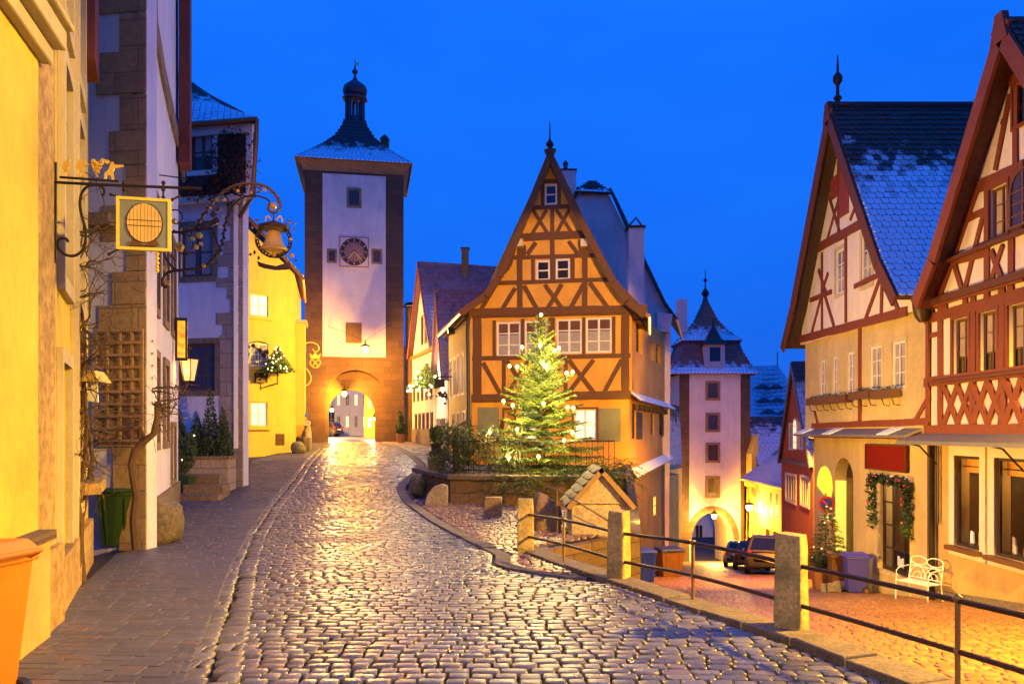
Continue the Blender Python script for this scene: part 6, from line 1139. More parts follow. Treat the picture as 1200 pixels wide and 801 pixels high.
# --- wrought iron barrel sign
fs = Face((-4.28, 7.42), (-3.0, 7.72)); fs = Face(fs.a-fs.t*.1, fs.b)
t = thing('hanging_sign', 'gold-framed barrel sign hanging from an iron bar topped by gilt grape carriers', 'sign', tuple(W(168, 265, 7.6))); s1 = Z(50, 160, 5.006)
P = lambda L, d=0: [fs.pt(*fs.px(*s1(x, y)), d) for x, y in L]
m = MB(); m.tube(P([(65, 268), (400, 285), (930, 305)]), .014, 8); m.tube(P([(100, 238), (445, 262)]), .012, 6); m.tube(P([(78, 150), (78, 740)]), .012, 6)
def sc_curve(m, L, r, d=0, n=6, z=s1, f=None):
    f = f or fs; pts = [Vector(f.px(*z(x, y))) for x, y in L]; out = []
    for i in range(len(pts)-1):   # catmull-rom
        p0, p1, p2, p3 = pts[max(i-1, 0)], pts[i], pts[i+1], pts[min(i+2, len(pts)-1)]
        for k in range(5): s_ = k/5; out.append(.5*((2*p1)+(p2-p0)*s_+(2*p0-5*p1+4*p2-p3)*s_**2+(3*p1-p0-3*p2+p3)*s_**3))
    out.append(pts[-1]); m.tube([f.pt(p.x, p.y, d) for p in out], r, n)
sc_curve(m, [(345, 348), (362, 330), (352, 300), (318, 284), (270, 290), (232, 325), (218, 390), (230, 470), (250, 540), (250, 620), (225, 675), (175, 700), (120, 685), (88, 640), (100, 600), (135, 598), (150, 618)], .013)
for x in (478, 708): m.tube(P([(x, 265), (x, 385)]), .01, 6); [m.ball(P([(x, y)])[0], .022, 6, 5) for y in (272, 310, 360)]
for a, b in (((400, 340), (440, 350)), ((390, 690), (440, 660)), ((760, 370), (800, 350)), ((755, 700), (775, 720))): m.tube(P([a, b]), .01, 5); m.ball(P([b])[0], .016, 6, 4); m.ball(P([a])[0], .018, 6, 4)
m.build('bracket', 'iron', t, smooth=True)
r = fs.r(*s1(446, 372), *s1(742, 658)); MB().rect(fs, r, -.012, .012).build('panel', 'sign_grey', t); MB().ring(fs, (r[0]+.01, r[1]+.01, r[2]-.01, r[3]-.01), .028, -.022, .024).build('frame', 'sign_gold', t) if emit('sign_gold', (1, .8, .05), .12) and MATS['sign_gold'].node_tree.nodes['Principled BSDF'] else 0
bs = MATS['sign_gold'].node_tree.nodes['Principled BSDF']; bs.inputs['Base Color'].default_value = (.85, .65, .05, 1); bs.inputs['Emission Strength'].default_value = .0
cc_ = fs.px(*s1(600, 510)); rad_ = fs.px(*s1(704, 510))[0]-cc_[0]; rz__ = (fs.px(*s1(600, 396))[1]-fs.px(*s1(600, 628))[1])/2
def oval(k, d0, d1, mat, nm, y0=-1, y1=1, n=40, par=t, f=fs, c=cc_, ra=rad_, rb=rz__):
    pts = [(c[0]+k*ra*math.cos(a), c[1]+k*rb*math.sin(a)) for a in [2*math.pi*i/n for i in range(n)]]; pts = [p for p in pts if y0*rb <= p[1]-c[1] <= y1*rb]; return MB().slab(f, pts, d0, d1).build(nm, mat, par)
oval(1.04, .012, .02, 'timber_dark', 'barrel_rim'); oval(.97, .02, .03, 'barrel_wood', 'barrel_head')
m = MB()
for i in range(-4, 5):
    dx = i*rad_*.2; hh_ = rz__*.95*math.sqrt(max(0, 1-(dx/rad_)**2)); m.beam(fs, (cc_[0]+dx, cc_[1]-hh_), (cc_[0]+dx, cc_[1]+hh_), .003, .03, .031)
for dy in (.12, -.16): m.beam(fs, (cc_[0]-rad_*.95, cc_[1]+dy*rz__), (cc_[0]+rad_*.95, cc_[1]+dy*rz__), .007, .03, .033)
m.build('barrel_joints', 'timber_brown', t); MB().slab(fs, [fs.px(*s1(x, y)) for x, y in ((510, 645), (530, 610), (600, 640), (670, 610), (690, 645))], .031, .04).build('barrel_stand', 'timber_brown', t)
def fig(L, nm): MB().slab(fs, [fs.px(*s1(x, y)) for x, y in L], -.006, .006).build(nm, 'gold', t)
fig([(118, 238), (128, 200), (112, 185), (120, 150), (138, 145), (145, 128), (158, 126), (163, 140), (155, 152), (160, 175), (150, 190), (165, 238), (150, 235), (140, 208), (128, 236)], 'gilt_figure')
fig([(205, 246), (215, 205), (200, 190), (195, 150), (212, 148), (215, 130), (230, 130), (233, 148), (268, 160), (280, 168), (240, 172), (238, 195), (265, 248), (250, 246), (228, 212), (215, 248)], 'gilt_figure')
fig([(360, 250), (365, 215), (385, 195), (395, 168), (402, 150), (415, 148), (420, 165), (475, 168), (478, 176), (425, 188), (415, 205), (420, 255), (405, 255), (400, 230), (380, 228), (372, 255)], 'gilt_figure')
m = MB(); R5 = random.Random(2)
for j in range(9):
    for i in range(max(1, 8-j)): p = P([(285+j*4+i*(76-j*8)/max(1, 8-j), 150+j*10)])[0]; m.ball(p+Vector((0, R5.uniform(-.01, .01), 0)), .012, 6, 4)
for x, y in ((295, 140), (350, 138), (375, 145), (340, 150)): m.slab(fs, [fs.px(*s1(x+a, y+b)) for a, b in ((-15, 5), (-8, -10), (5, -12), (15, -5), (12, 10), (0, 14))], -.02, -.012)
m.build('gilt_grapes', 'gold', t)
m = MB()
for k, y in enumerate((690, 715, 742, 765, 785)): m.ball(P([(672, y)])[0], .022-.002*(k % 2), 6, 5)
m.tube(P([(672, 665), (672, 800)]), .006, 5); m.build('gilt_pendant', 'gold', t)
# --- ornate bracket with the bell
fb = Face((-6.55, 14.72), (-4.2, 15.4)); s8 = Z(180, 200, 5.283)
t = thing('hanging_sign', 'ornate wrought iron bracket with gilt roses carrying a bell in a leafy ring', 'sign', fb.pt(1, 4)); m = MB()
cv = lambda L, r: sc_curve(m, L, r, z=s8, f=fb)
cv([(90, 690), (75, 722), (55, 700), (65, 655), (105, 625), (200, 612), (300, 600), (360, 560), (410, 495)], .028); cv([(55, 480), (75, 540), (120, 600), (160, 620)], .02); cv([(410, 495), (430, 420), (445, 320), (480, 230), (545, 170), (620, 155), (690, 170), (722, 195)], .02)
cv([(105, 380), (200, 375), (270, 335), (320, 260), (380, 180), (450, 120), (530, 85), (620, 80), (700, 100), (760, 155), (785, 215), (770, 250), (735, 258), (710, 240), (715, 210), (740, 200)], .025)
cv([(110, 245), (150, 245), (178, 280), (165, 320), (125, 325), (115, 305)], .014); cv([(410, 495), (375, 400), (320, 345), (260, 345), (235, 390), (245, 440), (235, 490), (200, 520), (165, 505), (150, 470)], .016); cv([(120, 365), (160, 385), (215, 400), (240, 420)], .012)
cv([(600, 100), (640, 100), (665, 115), (650, 132), (615, 130)], .018); cv([(742, 258), (742, 320)], .012)
m.tube([fb.pt(*fb.px(*s8(x, y))) for x, y in ((18, 25), (200, 48))], .012, 5); m.tube([fb.pt(*fb.px(*s8(x, y))) for x, y in ((45, 480), (45, 720), (10, 722))], .014, 5)
m.build('bracket', 'iron_rust', t, smooth=True)
m = MB(); R5 = random.Random(8)
for L in ([(270, 335), (320, 260), (380, 180), (450, 120), (530, 85), (620, 80), (700, 100), (760, 155), (785, 215)], [(410, 495), (430, 420), (445, 320), (480, 230), (545, 170), (620, 155)], [(410, 495), (360, 560), (300, 600)], [(375, 400), (320, 345), (260, 345)]):
    for a, b in zip(L[:-1], L[1:]):
        for k in range(4):
            x = a[0]+(b[0]-a[0])*k/4; y = a[1]+(b[1]-a[1])*k/4; u, z = fb.px(*s8(x, y)); t_ = Vector((b[0]-a[0], a[1]-b[1])).normalized()*.05; n2 = Vector((-t_.y, t_.x)); sg = 1 if k % 2 else -1
            m.slab(fb, [(u, z), (u+t_.x+n2.x*.5*sg, z+t_.y+n2.y*.5*sg), (u+n2.x*1.0*sg, z+n2.y*1.0*sg), (u-t_.x*.3+n2.x*.6*sg, z-t_.y*.3+n2.y*.6*sg)], -.008, .008)
m.build('thorn_leaves', 'iron_rust', t)
m = MB()
for x, y, r in ((523, 128, .035), (690, 120, .03), (607, 138, .022), (443, 183, .035), (390, 180, .028), (353, 232, .026), (430, 285, .02), (414, 350, .028), (130, 312, .04), (242, 422, .04), (283, 402, .055), (265, 475, .04), (293, 455, .035), (163, 475, .08), (312, 590, .036), (75, 605, .045), (93, 697, .04), (855, 525, .045), (850, 425, .03), (632, 420, .022), (742, 222, .065)):
    p = fb.pt(*fb.px(*s8(x, y)), .02); m.ball(p, r, 8, 5, .5)
    for k in range(6): a = k*1.047; m.ball(p+Vector((math.cos(a)*r*.7, -.012, math.sin(a)*r*.7)), r*.45, 6, 4)
gr_ = m.build('gilt_roses', 'gold', t, smooth=True); gr_['kind'] = 'stuff'
m = MB(); cr_ = fb.px(*s8(744, 430)); ra_ = fb.px(*s8(848, 430))[0]-cr_[0]
def ringc(r, tube_, n=40): m.tube([fb.pt(cr_[0]+r*math.cos(2*math.pi*i/n), cr_[1]+r*math.sin(2*math.pi*i/n)) for i in range(n+1)], tube_, 6, False)
ringc(ra_*1.05, .022); ringc(ra_*.9, .012)
for i in range(28): a = 2*math.pi*i/28; c, s_ = math.cos(a), math.sin(a); m.tube([fb.pt(cr_[0]+ra_*.9*c, cr_[1]+ra_*.9*s_), fb.pt(cr_[0]+ra_*1.05*math.cos(a+.12), cr_[1]+ra_*1.05*math.sin(a+.12))], .014, 4)
for x, y, dx, dy in ((640, 305, 18, 8), (610, 320, 16, 4), (608, 350, 12, 10), (835, 310, 16, 10), (870, 328, 16, 6), (868, 362, 8, 16), (600, 518, 14, 10), (625, 505, 10, 16), (650, 540, 10, 16), (880, 555, 10, 14), (690, 345, 14, 12), (395, 240, 22, 14), (370, 270, 22, 26), (385, 310, 30, 26), (360, 330, 26, 16)):
    m.slab(fb, [fb.px(*s8(x-dx, y)), fb.px(*s8(x, y-dy)), fb.px(*s8(x+dx, y)), fb.px(*s8(x, y+dy))], -.01, .01)
for L in (((650, 330), (700, 335), (742, 315)), ((850, 320), (800, 335), (742, 315))): m.tube([fb.pt(*fb.px(*s8(*p))) for p in L], .01, 5)
m.build('leafy_ring', 'iron_rust', t)
pc = fb.pt(*fb.px(*s8(745, 495))); hb = fb.px(*s8(745, 370))[1]-fb.px(*s8(745, 495))[1]; MB().lathe(pc, [(.3*ra_/.4*1.05, 0), (.27, .03), (.22, hb*.2), (.16, hb*.5), (.14, hb*.8), (.1, hb*.95), (.03, hb)], 20).build('bell', 'bell_gold', t, smooth=True) if plain('bell_gold', (.95, .6, .1), .4, .1, .01) else 0
MB().lathe(pc+Vector((0, 0, -.13)), [(.02, 0), (.05, .05), (.04, .09), (.015, .15)], 8).build('clapper', 'bell_gold', t); MB().lathe(pc+Vector((0, 0, hb+.02)), [(.36*ra_/.4, 0), (.3, .06), (.1, .14), (.03, .17)], 16).build('bell_hood', 'iron_rust', t)
m = MB(); sc_curve(m, [(690, 315), (705, 280), (735, 310), (742, 315), (755, 310), (785, 280), (800, 315)], .014, z=s8, f=fb); m.build('ribbon', 'bell_gold', t)
nb = [(640, 560), (700, 580), (760, 590), (840, 565), (850, 590), (835, 612), (760, 615), (690, 605), (650, 590)]; MB().slab(fb, [fb.px(*s8(*p)) for p in nb], -.015, .015).build('banner_plate', 'iron_rust', t)
# box sign and lantern up the facade
t = thing('box_sign', 'lit yellow box sign jutting from the street wall above the lantern', 'sign', f3s.pt(5.2, 3.6, .2)); fz_ = f3s.r(204, 372, 214, 410); m = MB().hexa([f3s.pt(4.9, 3.35, .05), f3s.pt(4.9, 3.35, .3), f3s.pt(5.05, 3.35, .3), f3s.pt(5.05, 3.35, .05)], [f3s.pt(4.9, 4.3, .05), f3s.pt(4.9, 4.3, .3), f3s.pt(5.05, 4.3, .3), f3s.pt(5.05, 4.3, .05)]); m.build('case', 'dark_paint', t)
m = MB().hexa([f3s.pt(4.89, 3.42, .1), f3s.pt(4.89, 3.42, .26), f3s.pt(4.9, 3.42, .26), f3s.pt(4.9, 3.42, .1)], [f3s.pt(4.89, 4.23, .1), f3s.pt(4.89, 4.23, .26), f3s.pt(4.9, 4.23, .26), f3s.pt(4.9, 4.23, .1)]); m.build('face', 'box_sign_face', t) if emit('box_sign_face', (1, .6, .03), .9, 9, (.25, .08, .0)) else 0
def lantern(label, c, s=1.0, glow='lantern_glow', arm=None):
    t = thing('wall_lantern', label, 'lamp', tuple(c)); c = Vector(c); MB().lathe(c, [(.11*s, 0), (.19*s, .42*s)], 6).build('glass', glow, t)
    MB().lathe(c+Vector((0, 0, .425*s)), [(.22*s, 0), (.2*s, .05*s), (.09*s, .17*s), (.05*s, .2*s), (.06*s, .24*s), (.02*s, .32*s)], 6).build('cap', 'iron', t)
    m = MB()
    for k in range(6): a = k*math.pi/3; m.tube([c+Vector((.112*s*math.cos(a), .112*s*math.sin(a), 0)), c+Vector((.193*s*math.cos(a), .193*s*math.sin(a), .43*s))], .01*s, 4)
    m.lathe(c-Vector((0, 0, .06*s)), [(.05*s, 0), (.12*s, .06*s)], 6)
    if arm: m.tube([Vector(arm), Vector(arm).lerp(c, .5)+Vector((0, 0, -.25)), c-Vector((0, 0, .06))], .018*s, 6)
    m.build('frame', 'iron', t); return t
cl_ = W(221.5, 446, 18.3); ln = lantern('old copper-capped wall lantern glowing pale orange beside the small-paned window', cl_, 1.15, arm=f3s.pt(5.6, cl_.z-.1))
point('lantern_light', cl_+Vector((0, -.25, .2)), SOD, 12, .1, ln)
emit('bulb_dim', (1, .7, .3), 1.5)
# ------------------------------------------------------------------ fence along the kerb
def rough_post(name, label, px, py, wpx, hpx, mat='post_stone', square=True, seed=1, group='stone posts of the kerb fence', Yd=None, yaw=0):
    x, y = G(px, py) if Yd is None else ((px-CX)/F*Yd, Yd); w = wpx/F*y; h = hpx/F*y; z = float(HT(y)); R = random.Random(seed); m = MB(); n = 7
    ring = lambda k: [( -1, -1), (-.85, -1), (.85, -1), (1, -.85), (1, .85), (.85, 1), (-.85, 1), (-1, .85)] if square else [(math.cos(a), math.sin(a)) for a in [i*math.pi/4+.4 for i in range(8)]]
    for k in range(n+1):
        f = k/n; zz = -.1+(h+.1)*min(f, 1); s = 1.06-.08*f if k < n else .92
        for i, (a, b) in enumerate(ring(0)): cy_, sy_ = math.cos(yaw), math.sin(yaw); a, b = a*cy_-b*sy_, a*sy_+b*cy_; m.v.append((x+a*s*w/2*(1+R.uniform(-.03, .03)), y+w/2+b*s*w/2*(1+R.uniform(-.03, .03)), z+zz+(R.uniform(-.012, .012) if k else 0)-(.02 if k == n else 0)))
    for k in range(n):
        for i in range(8): m.f.append((k*8+i, k*8+(i+1) % 8, (k+1)*8+(i+1) % 8, (k+1)*8+i))
    m.f.append(tuple(n*8+i for i in range(8))); o = m.build(name, mat, bev=.012, smooth=True); tag(o, label, 'post', group); return (x, y+w/2, z, h, w)
p1 = rough_post('stone_post', 'thick yellow-lit stone post, nearest on the right of the fence', 933, 745, 31, 120, seed=1, yaw=rad(-38))
p2 = rough_post('stone_post', 'pale square stone post in the middle of the fence, before the roofed stone box', 727, 683, 21, 86, seed=2, yaw=rad(-34))
p3 = rough_post('stone_post', 'slim whitish square post at the far end of the fence', 616, 648, 19, 65, seed=3)
pe = (5.6, -2.0, 0)
P0_ = Vector((4.6, .6, 0)); seq = [P0_, Vector(p1[:3]), Vector(p2[:3]), Vector(p3[:3])]
fn = thing('railing', 'dark iron railing of two round rails running between the stone posts', 'railing', (2.5, 7, 0)); 
for zh, nm in ((.62, 'top_rail'), (.27, 'lower_rail')):
    for a, b in zip(seq[:-1], seq[1:]):
        m = MB(); pts = []
        for i in range(9): f = i/8; p = a.lerp(b, f); pts.append((p.x, p.y, float(HT(p.y))+zh+.03*math.sin(f*3.14)-.01*(p.y > 9)))
        m.tube(pts, .021, 8); m.build(nm, 'iron_rust', fn, smooth=True)
for (qx, qy) in ((1120, 806), (813, 716), (661, 660)):
    x, y = G(qx, qy); best = min(((a.lerp(b, i/100)) for a, b in zip(seq[:-1], seq[1:]) for i in range(101)), key=lambda p: abs(p.x/max(p.y, .1)-(qx-CX)/F)); x, y = best.x, best.y; z = float(HT(y))
    m = MB().tube([(x, y, z-.05), (x, y, z+.66)], .019, 8); m.ball((x, y, z+.655), .034, 8, 6); m.ball((x, y, z+.29), .03, 8, 6); m.build('iron_post', 'rail_brass', fn, smooth=True) if 'rail_brass' in MATS else (plain('rail_brass', (.3, .2, .08), .45, .5), m.build('iron_post', 'rail_brass', fn, smooth=True))
# ------------------------------------------------------------------ terrace at the fork
HTf = lambda y: float(HT(y))
tw_ = thing('terrace_wall', 'low brown stone terrace wall below the christmas tree', 'wall', (1, 19, 0)); zt_w = EYE-(558-505)/F*19.6
wallpts = [(G(480, 575)[0], 23.0), (-2.0, 20.6), (-1.5, 19.3), (.1, 18.9), (1.8, 18.9), (2.7, 19.5), (2.9, 22), (-1.2, 24)]
MB().hexa([(x, y, -1.6) for x, y in wallpts], [(x, y, zt_w-.06) for x, y in wallpts]).build('wall', 'low_wall', tw_)
cxw = [(a*1.0, b) for a, b in wallpts]; c0 = Vector((0.3, 21)); ex_ = [((Vector(p)-c0)*1.04+c0) for p in wallpts]; MB().hexa([(p.x, p.y, zt_w-.057) for p in ex_], [(p.x, p.y, zt_w+.06) for p in ex_]).build('coping', 'trough_stone', tw_, bev=.02)
x, y = G(489, 578); boulder('boulder', 'dark leaning guard stone at the left end of the terrace wall', (x, y+.2, HTf(y)+.2), .24, (.9, .7, 1.3), 'boulder', seed=5)
x, y = G(511, 594); m = MB(); fq = Face((x-.27, y), (x+.27, y)); m.slab(fq, [(0, HTf(y)-.1), (.54, HTf(y)-.1), (.54, HTf(y)+.5), (.4, HTf(y)+.55), (.2, HTf(y)+.48), (.06, HTf(y)+.3), (0, HTf(y)+.12)], -.25, 0); tag(m.build('guard_stone', 'kerb_light', bev=.03), 'pale quarter-round guard stone in front of the terrace wall', 'stone') if stone('kerb_light', (.42, .36, .3), (.25, .2, .16), 1.6) else 0
rough_post('guard_stone', 'short orange-lit square stone stump before the terrace', 578, 607, 21, 25, 'sandstone', True, 7, None)
x, y = 1.0*(640-600)/F*15.3, 15.3; boulder('boulder', 'round topped orange-lit stone behind the far fence post', (x, 15.3, .02), .42, (.7, .5, 1.25), 'sandstone', seed=9)
# stone trough with plants and the round pot beside it
t = thing('stone_trough', 'rectangular stone trough with small plants on the terrace edge', 'planter', tuple(W(512, 557, 21.5))); c_ = W(512, 557, 21.8); MB().hexa([c_+Vector((-.2, -.2, 0)), c_+Vector((.2, -.2, 0)), c_+Vector((.2, .2, 0)), c_+Vector((-.2, .2, 0))], [c_+Vector((-.24, -.24, .52)), c_+Vector((.24, -.24, .52)), c_+Vector((.24, .24, .52)), c_+Vector((-.24, .24, .52))]).build('trough', 'trough_stone', t, bev=.01)
l = MB(); leaves(l, tuple(c_+Vector((0, 0, .6))), (.22, .2, .12), 200, .04, rng, 'ell', 0); l.build('plants', 'leaf_ivy', t)
x, y = G(507, 527); pot_shrub('potted_plant', 'small bright green shrub in a dark pot by the white house door', (-3.35, 35.0, .78), .3, .4, 500, .07, 'ell', (.25, .5), 'dark_paint', 'needle', False)
pot_shrub('potted_plant', 'dark conical shrub in a terracotta pot beside the clock tower wall', (-6.6, 47.2, 1.05), .35, .8, 500, .1, 'cone', (.3, .6), 'terracotta', 'leaf_box', False)
# railing with evergreen garlands on the terrace
rt = thing('terrace_railing', 'black iron railing of the terrace wound with evergreen branches', 'railing', (-1, 19.6, zt_w)); m = MB(); zr = zt_w+.06
rp = [Vector((-1.55, 22.5, 0)), Vector((-1.45, 19.7, 0)), Vector((.2, 19.3, 0)), Vector((2.5, 19.4, 0))]
for a, b in zip(rp[:-1], rp[1:]):
    n = int((b-a).length/.13); 
    for i in range(n+1): p = a.lerp(b, i/n); m.tube([(p.x, p.y, zr), (p.x, p.y, zr+.85)], .009 if i else .022, 4)
    for h in (.1, .82): m.tube([(a.x, a.y, zr+h), (b.x, b.y, zr+h)], .014, 5)
m.build('bars', 'iron', rt)
hd = thing('hedge', 'shaggy evergreen branches heaped over the terrace railing left of the christmas tree', 'hedge', (-1.4, 20, zr)); l = MB()
def needle_branch(m, p, d, L, R, nl=.07, w=.014, dens=46, droop=.25):
    p = Vector(p); d = Vector(d).normalized(); side = d.cross(Vector((0, 0, 1)))
    side = side.normalized() if side.length > .05 else Vector((1, 0, 0)); n = max(3, int(L*dens))
    for i in range(n):
        f = i/n; c = p+d*L*f+Vector((0, 0, -droop*L*f*f)); a = R.uniform(0, 6.283); o = (side*math.cos(a)+Vector((0, 0, 1))*math.sin(a)*.7+d*.9).normalized(); l_ = nl*R.uniform(.7, 1.2)*(1-.3*f); s = o.cross(d); s = s.normalized()*w/2 if s.length > .01 else side*w/2
        m.add([c-s, c+s, c+o*l_], [(0, 1, 2)])
R6 = random.Random(31)
for (cx_, cy_, cz_, ax_, az_, n) in ((-1.5, 20.2, zr+.6, .4, .65, 190), (-1.1, 19.7, zr+.75, .5, .4, 160), (-.3, 19.4, zr+.7, .5, .35, 120), (-1.45, 21.8, zr+.6, .35, .6, 120)):
    for _ in range(n): needle_branch(l, (cx_+R6.uniform(-1, 1)*ax_, cy_+R6.uniform(-.3, .3), cz_+R6.uniform(-1, 1)*az_), (R6.gauss(0, 1), R6.gauss(-.2, .7), R6.gauss(-.2, .7)), R6.uniform(.2, .45), R6, .09, .02, 60)
l.build('foliage', 'leaf_ivy', hd)
# ------------------------------------------------------------------ christmas tree
TX, TY, TZ = (634-600)/F*20.3, 20.3, -.1
TT = thing('christmas_tree', 'tall spruce christmas tree lit with bright candle bulbs before the fork house', 'christmas tree', (TX, TY, TZ)); top = EYE+(505-368)/F*TY
MB().tube([(TX, TY, TZ), (TX+.02, TY, 1.5), (TX, TY, top-.4), (TX-.02, TY, top)], [.1, .08, .025, .008], 8).build('trunk', 'bark', TT, smooth=True)
R7 = random.Random(5); mb_, md_ = MB(), MB(); wood_ = MB(); tips = []; z = .55+TZ; H_ = top-z
prof_ = [(0, 1.6), (.1, 1.6), (.2, 1.45), (.35, 1.2), (.5, 1.0), (.65, .75), (.78, .5), (.88, .36), (.95, .26), (1, .1)]
k = 0
while z < top-.05:
    f = (z-TZ-.55)/H_; rmax = float(np.interp(f, [a for a, b in prof_], [b for a, b in prof_])); nb = int(8+9*rmax) if f < .85 else 6; a0 = R7.uniform(0, 6.28)
    for j in range(nb):
        a = a0+2*math.pi*j/nb+R7.gauss(0, .15); L = rmax*R7.uniform(.62, 1.08); up = .15+.75*f; d = Vector((math.cos(a), math.sin(a), up-.15)).normalized(); b = Vector((TX, TY, z+R7.uniform(-.06, .06)))
        pts = [b+d*L*t_+Vector((0, 0, -.28*(1-f)*L*t_*t_*(1.4-t_))) for t_ in (0, .25, .5, .75, 1)]; wood_.tube(pts, [.014, .011, .008, .005, .003], 4, False); tips.append((pts[-1], f, a))
        side = d.cross(Vector((0, 0, 1))).normalized(); ns = max(4, int(L*19))
        mbx = mb_ if R7.random() < .72 else md_
        for q_ in range(ns):
            t_ = .18+.82*q_/ns; i0_ = min(3, int(t_*4)); c = pts[i0_].lerp(pts[i0_+1], t_*4-i0_); sg = 1 if q_ % 2 else -1; l_ = (.34*(1-t_)+.1)*L*.9*R7.uniform(.7, 1.2); l_ = min(l_, .42)
            needle_branch(mbx, c, d*.75+side*sg*.75+Vector((0, 0, R7.uniform(-.15, .12))), l_, R7, .06, .019, 80, .3)
        needle_branch(mbx, pts[2], pts[4]-pts[2], (pts[4]-pts[2]).length*1.05, R7, .065, .02, 90, 0)
    z += .12+.1*(1-f) if f < .8 else .11
needle_branch(mb_, (TX, TY, top-.7), (0, 0, 1), .72, R7, .07, .014, 120, 0)
wood_.build('branches', 'bark', TT); mb_.build('foliage', 'needle', TT); md_.build('dark_foliage', 'needle_dark', TT)
CL = thing('tree_lights', 'bright warm candle bulbs clipped all over the christmas tree', 'fairy lights', (TX, TY-.5, 2))
for i, (bx_, by_) in enumerate(((634, 369), (612, 407), (633, 405), (655, 408), (650, 411), (597, 429), (606, 430), (637, 427), (641, 431), (664, 437), (671, 436), (590, 470), (601, 475), (637, 473), (665, 477), (672, 478), (574, 507), (606, 503), (661, 516), (671, 507), (631, 535), (596, 537))):
    off = abs(bx_-634)/46; dy = -min(1.3, max(.25, .25+(by_-369)/170*1.1))+off*.35; p = W(bx_, by_, TY+dy); m = MB().ball(p, .04, 8, 6, sc=(1, 1, 1.2)); o = m.build('bulb', 'bulb', CL, smooth=True); MB().lathe(p-Vector((0, 0, .1)), [(.015, 0), (.018, .06)], 6).build('candle', 'needle_dark', o)
    point('bulb_light', p+Vector((0, -.06, .05)), (1, .66, .20), 75 if by_ > 380 else 20, .04, CL)
# low juniper branches around the foot
l = MB(); 
for (cx_, cy_, cz_, ax_, az_, n) in ((.2, 18.9, zt_w-.1, .6, .25, 110), (1.6, 19.1, zt_w+.05, .7, .25, 190), (2.4, 19.3, zt_w+.15, .5, .3, 120)):
    for _ in range(n): needle_branch(l, (cx_+R6.uniform(-1, 1)*ax_, cy_+R6.uniform(-.4, .2), cz_+R6.uniform(-1, 1)*az_), (R6.gauss(0, 1), R6.gauss(-.5, .5), R6.gauss(.0, .4)), R6.uniform(.25, .6), R6, .07, .016, 60)
tag(l.build('juniper_branches', 'needle_dark'), 'dark low juniper spreading right of the christmas tree behind the roofed stone box', 'shrub')
# ------------------------------------------------------------------ little roofed stone box and hand rail
kb = thing('stone_kiosk', 'little stone box with a gabled tiled roof behind the fence', 'kiosk', (1.65, 14.6, -1.4)); KX, KY = (704-600)/F*14.6, 14.6; kw = 1.08; kd = 1.3; z1_ = EYE-(590-505)/F*KY; zA_ = EYE-(553-505)/F*KY
MB().hexa([(KX-kw/2, KY, -1.6), (KX+kw/2, KY, -1.6), (KX+kw/2, KY+kd, -1.6), (KX-kw/2, KY+kd, -1.6)], [(KX-kw/2, KY, z1_), (KX+kw/2, KY, z1_), (KX+kw/2, KY+kd, z1_), (KX-kw/2, KY+kd, z1_)]).build('box', 'kiosk_stone', kb, bev=.02)
fk = Face((KX-kw/2, KY), (KX+kw/2, KY)); MB().slab(fk, [(-.02, z1_), (kw+.02, z1_), (kw/2, zA_)], -kd, .04).build('gable', 'kiosk_stone', kb, bev=.01)
for s_ in (-1, 1):
    e0_ = Vector((KX+s_*(kw/2+.1), KY-.1, z1_-.06)); e1_ = e0_+Vector((0, kd+.25, 0)); r0 = Vector((KX, KY-.1, zA_+.08)); r1_ = r0+Vector((0, kd+.25, 0)); roof(kb, [(e0_, e1_), (r0, r1_)], 'tiles_kiosk', pitch=.16, tw=.16, th=.07) if 'tiles_kiosk' in MATS else (tiles_mat('tiles_kiosk', (.06, .035, .03), (.04, .025, .022), .0, band=.5, patch=.5), roof(kb, [(e0_, e1_), (r0, r1_)], 'tiles_kiosk', pitch=.16, tw=.16, th=.07))
    strip([e0_+Vector((0, -.01, .02)), r0+Vector((0, -.01, .02))], (0, -1, 0), .09, .04, 'bargeboard', 'barge_pale', kb) if 'barge_pale' in MATS else (wood('barge_pale', (.3, .2, .1)), strip([e0_+Vector((0, -.01, .02)), r0+Vector((0, -.01, .02))], (0, -1, 0), .09, .04, 'bargeboard', 'barge_pale', kb))
hr = MB(); a, b, c = W(641, 569, 14.9), W(653, 573, 14.7), W(716, 612, 13.2); hr.tube([a, b, c], .014, 6); hr.tube([b, b-Vector((0, 0, .95))], .013, 6); hr.tube([W(672, 604, 14.2), W(700, 617, 13.6)], .01, 5); tag(hr.build('handrail', 'rail_brass'), 'thin slanting iron handrail in front of the roofed stone box', 'handrail')
# ------------------------------------------------------------------ things down the lower street
LTf = lambda y: float(LT(y))
def Gl(x, y): return G(x, y, LT)
x, y = Gl(757, 683); wheelie_bin('bright blue wheelie bin beside a brown box at the foot of the fork house', 'bin_blue', (x, y+.3, LTf(y+.3)+.01), rad(12), h=1.08)
x, y = Gl(792, 676); wheelie_bin('dark blue-lidded bin with a wooden front standing further down the fork house wall', 'bin_brown', (x-.25, y, LTf(y)+.01), rad(15), h=1.12, w=.9, d=.7, lid='bin_blue_dark') if plain('bin_blue_dark', (.03, .05, .2), .5) else 0
x, y = Gl(742, 684); m = MB().box((x, y+.25, LTf(y)+.42), (.4, .45, .85)); tag(m.build('crate', 'timber_brown', bev=.01), 'brown wooden box left of the bright blue bin', 'box')
x, y = Gl(1003, 699); wheelie_bin('violet-blue wheelie bin by the cream house corner', 'bin_purple', (8.55, 19.75, LTf(19.75)+.01), rad(-100), h=1.0, w=.5, d=.52)
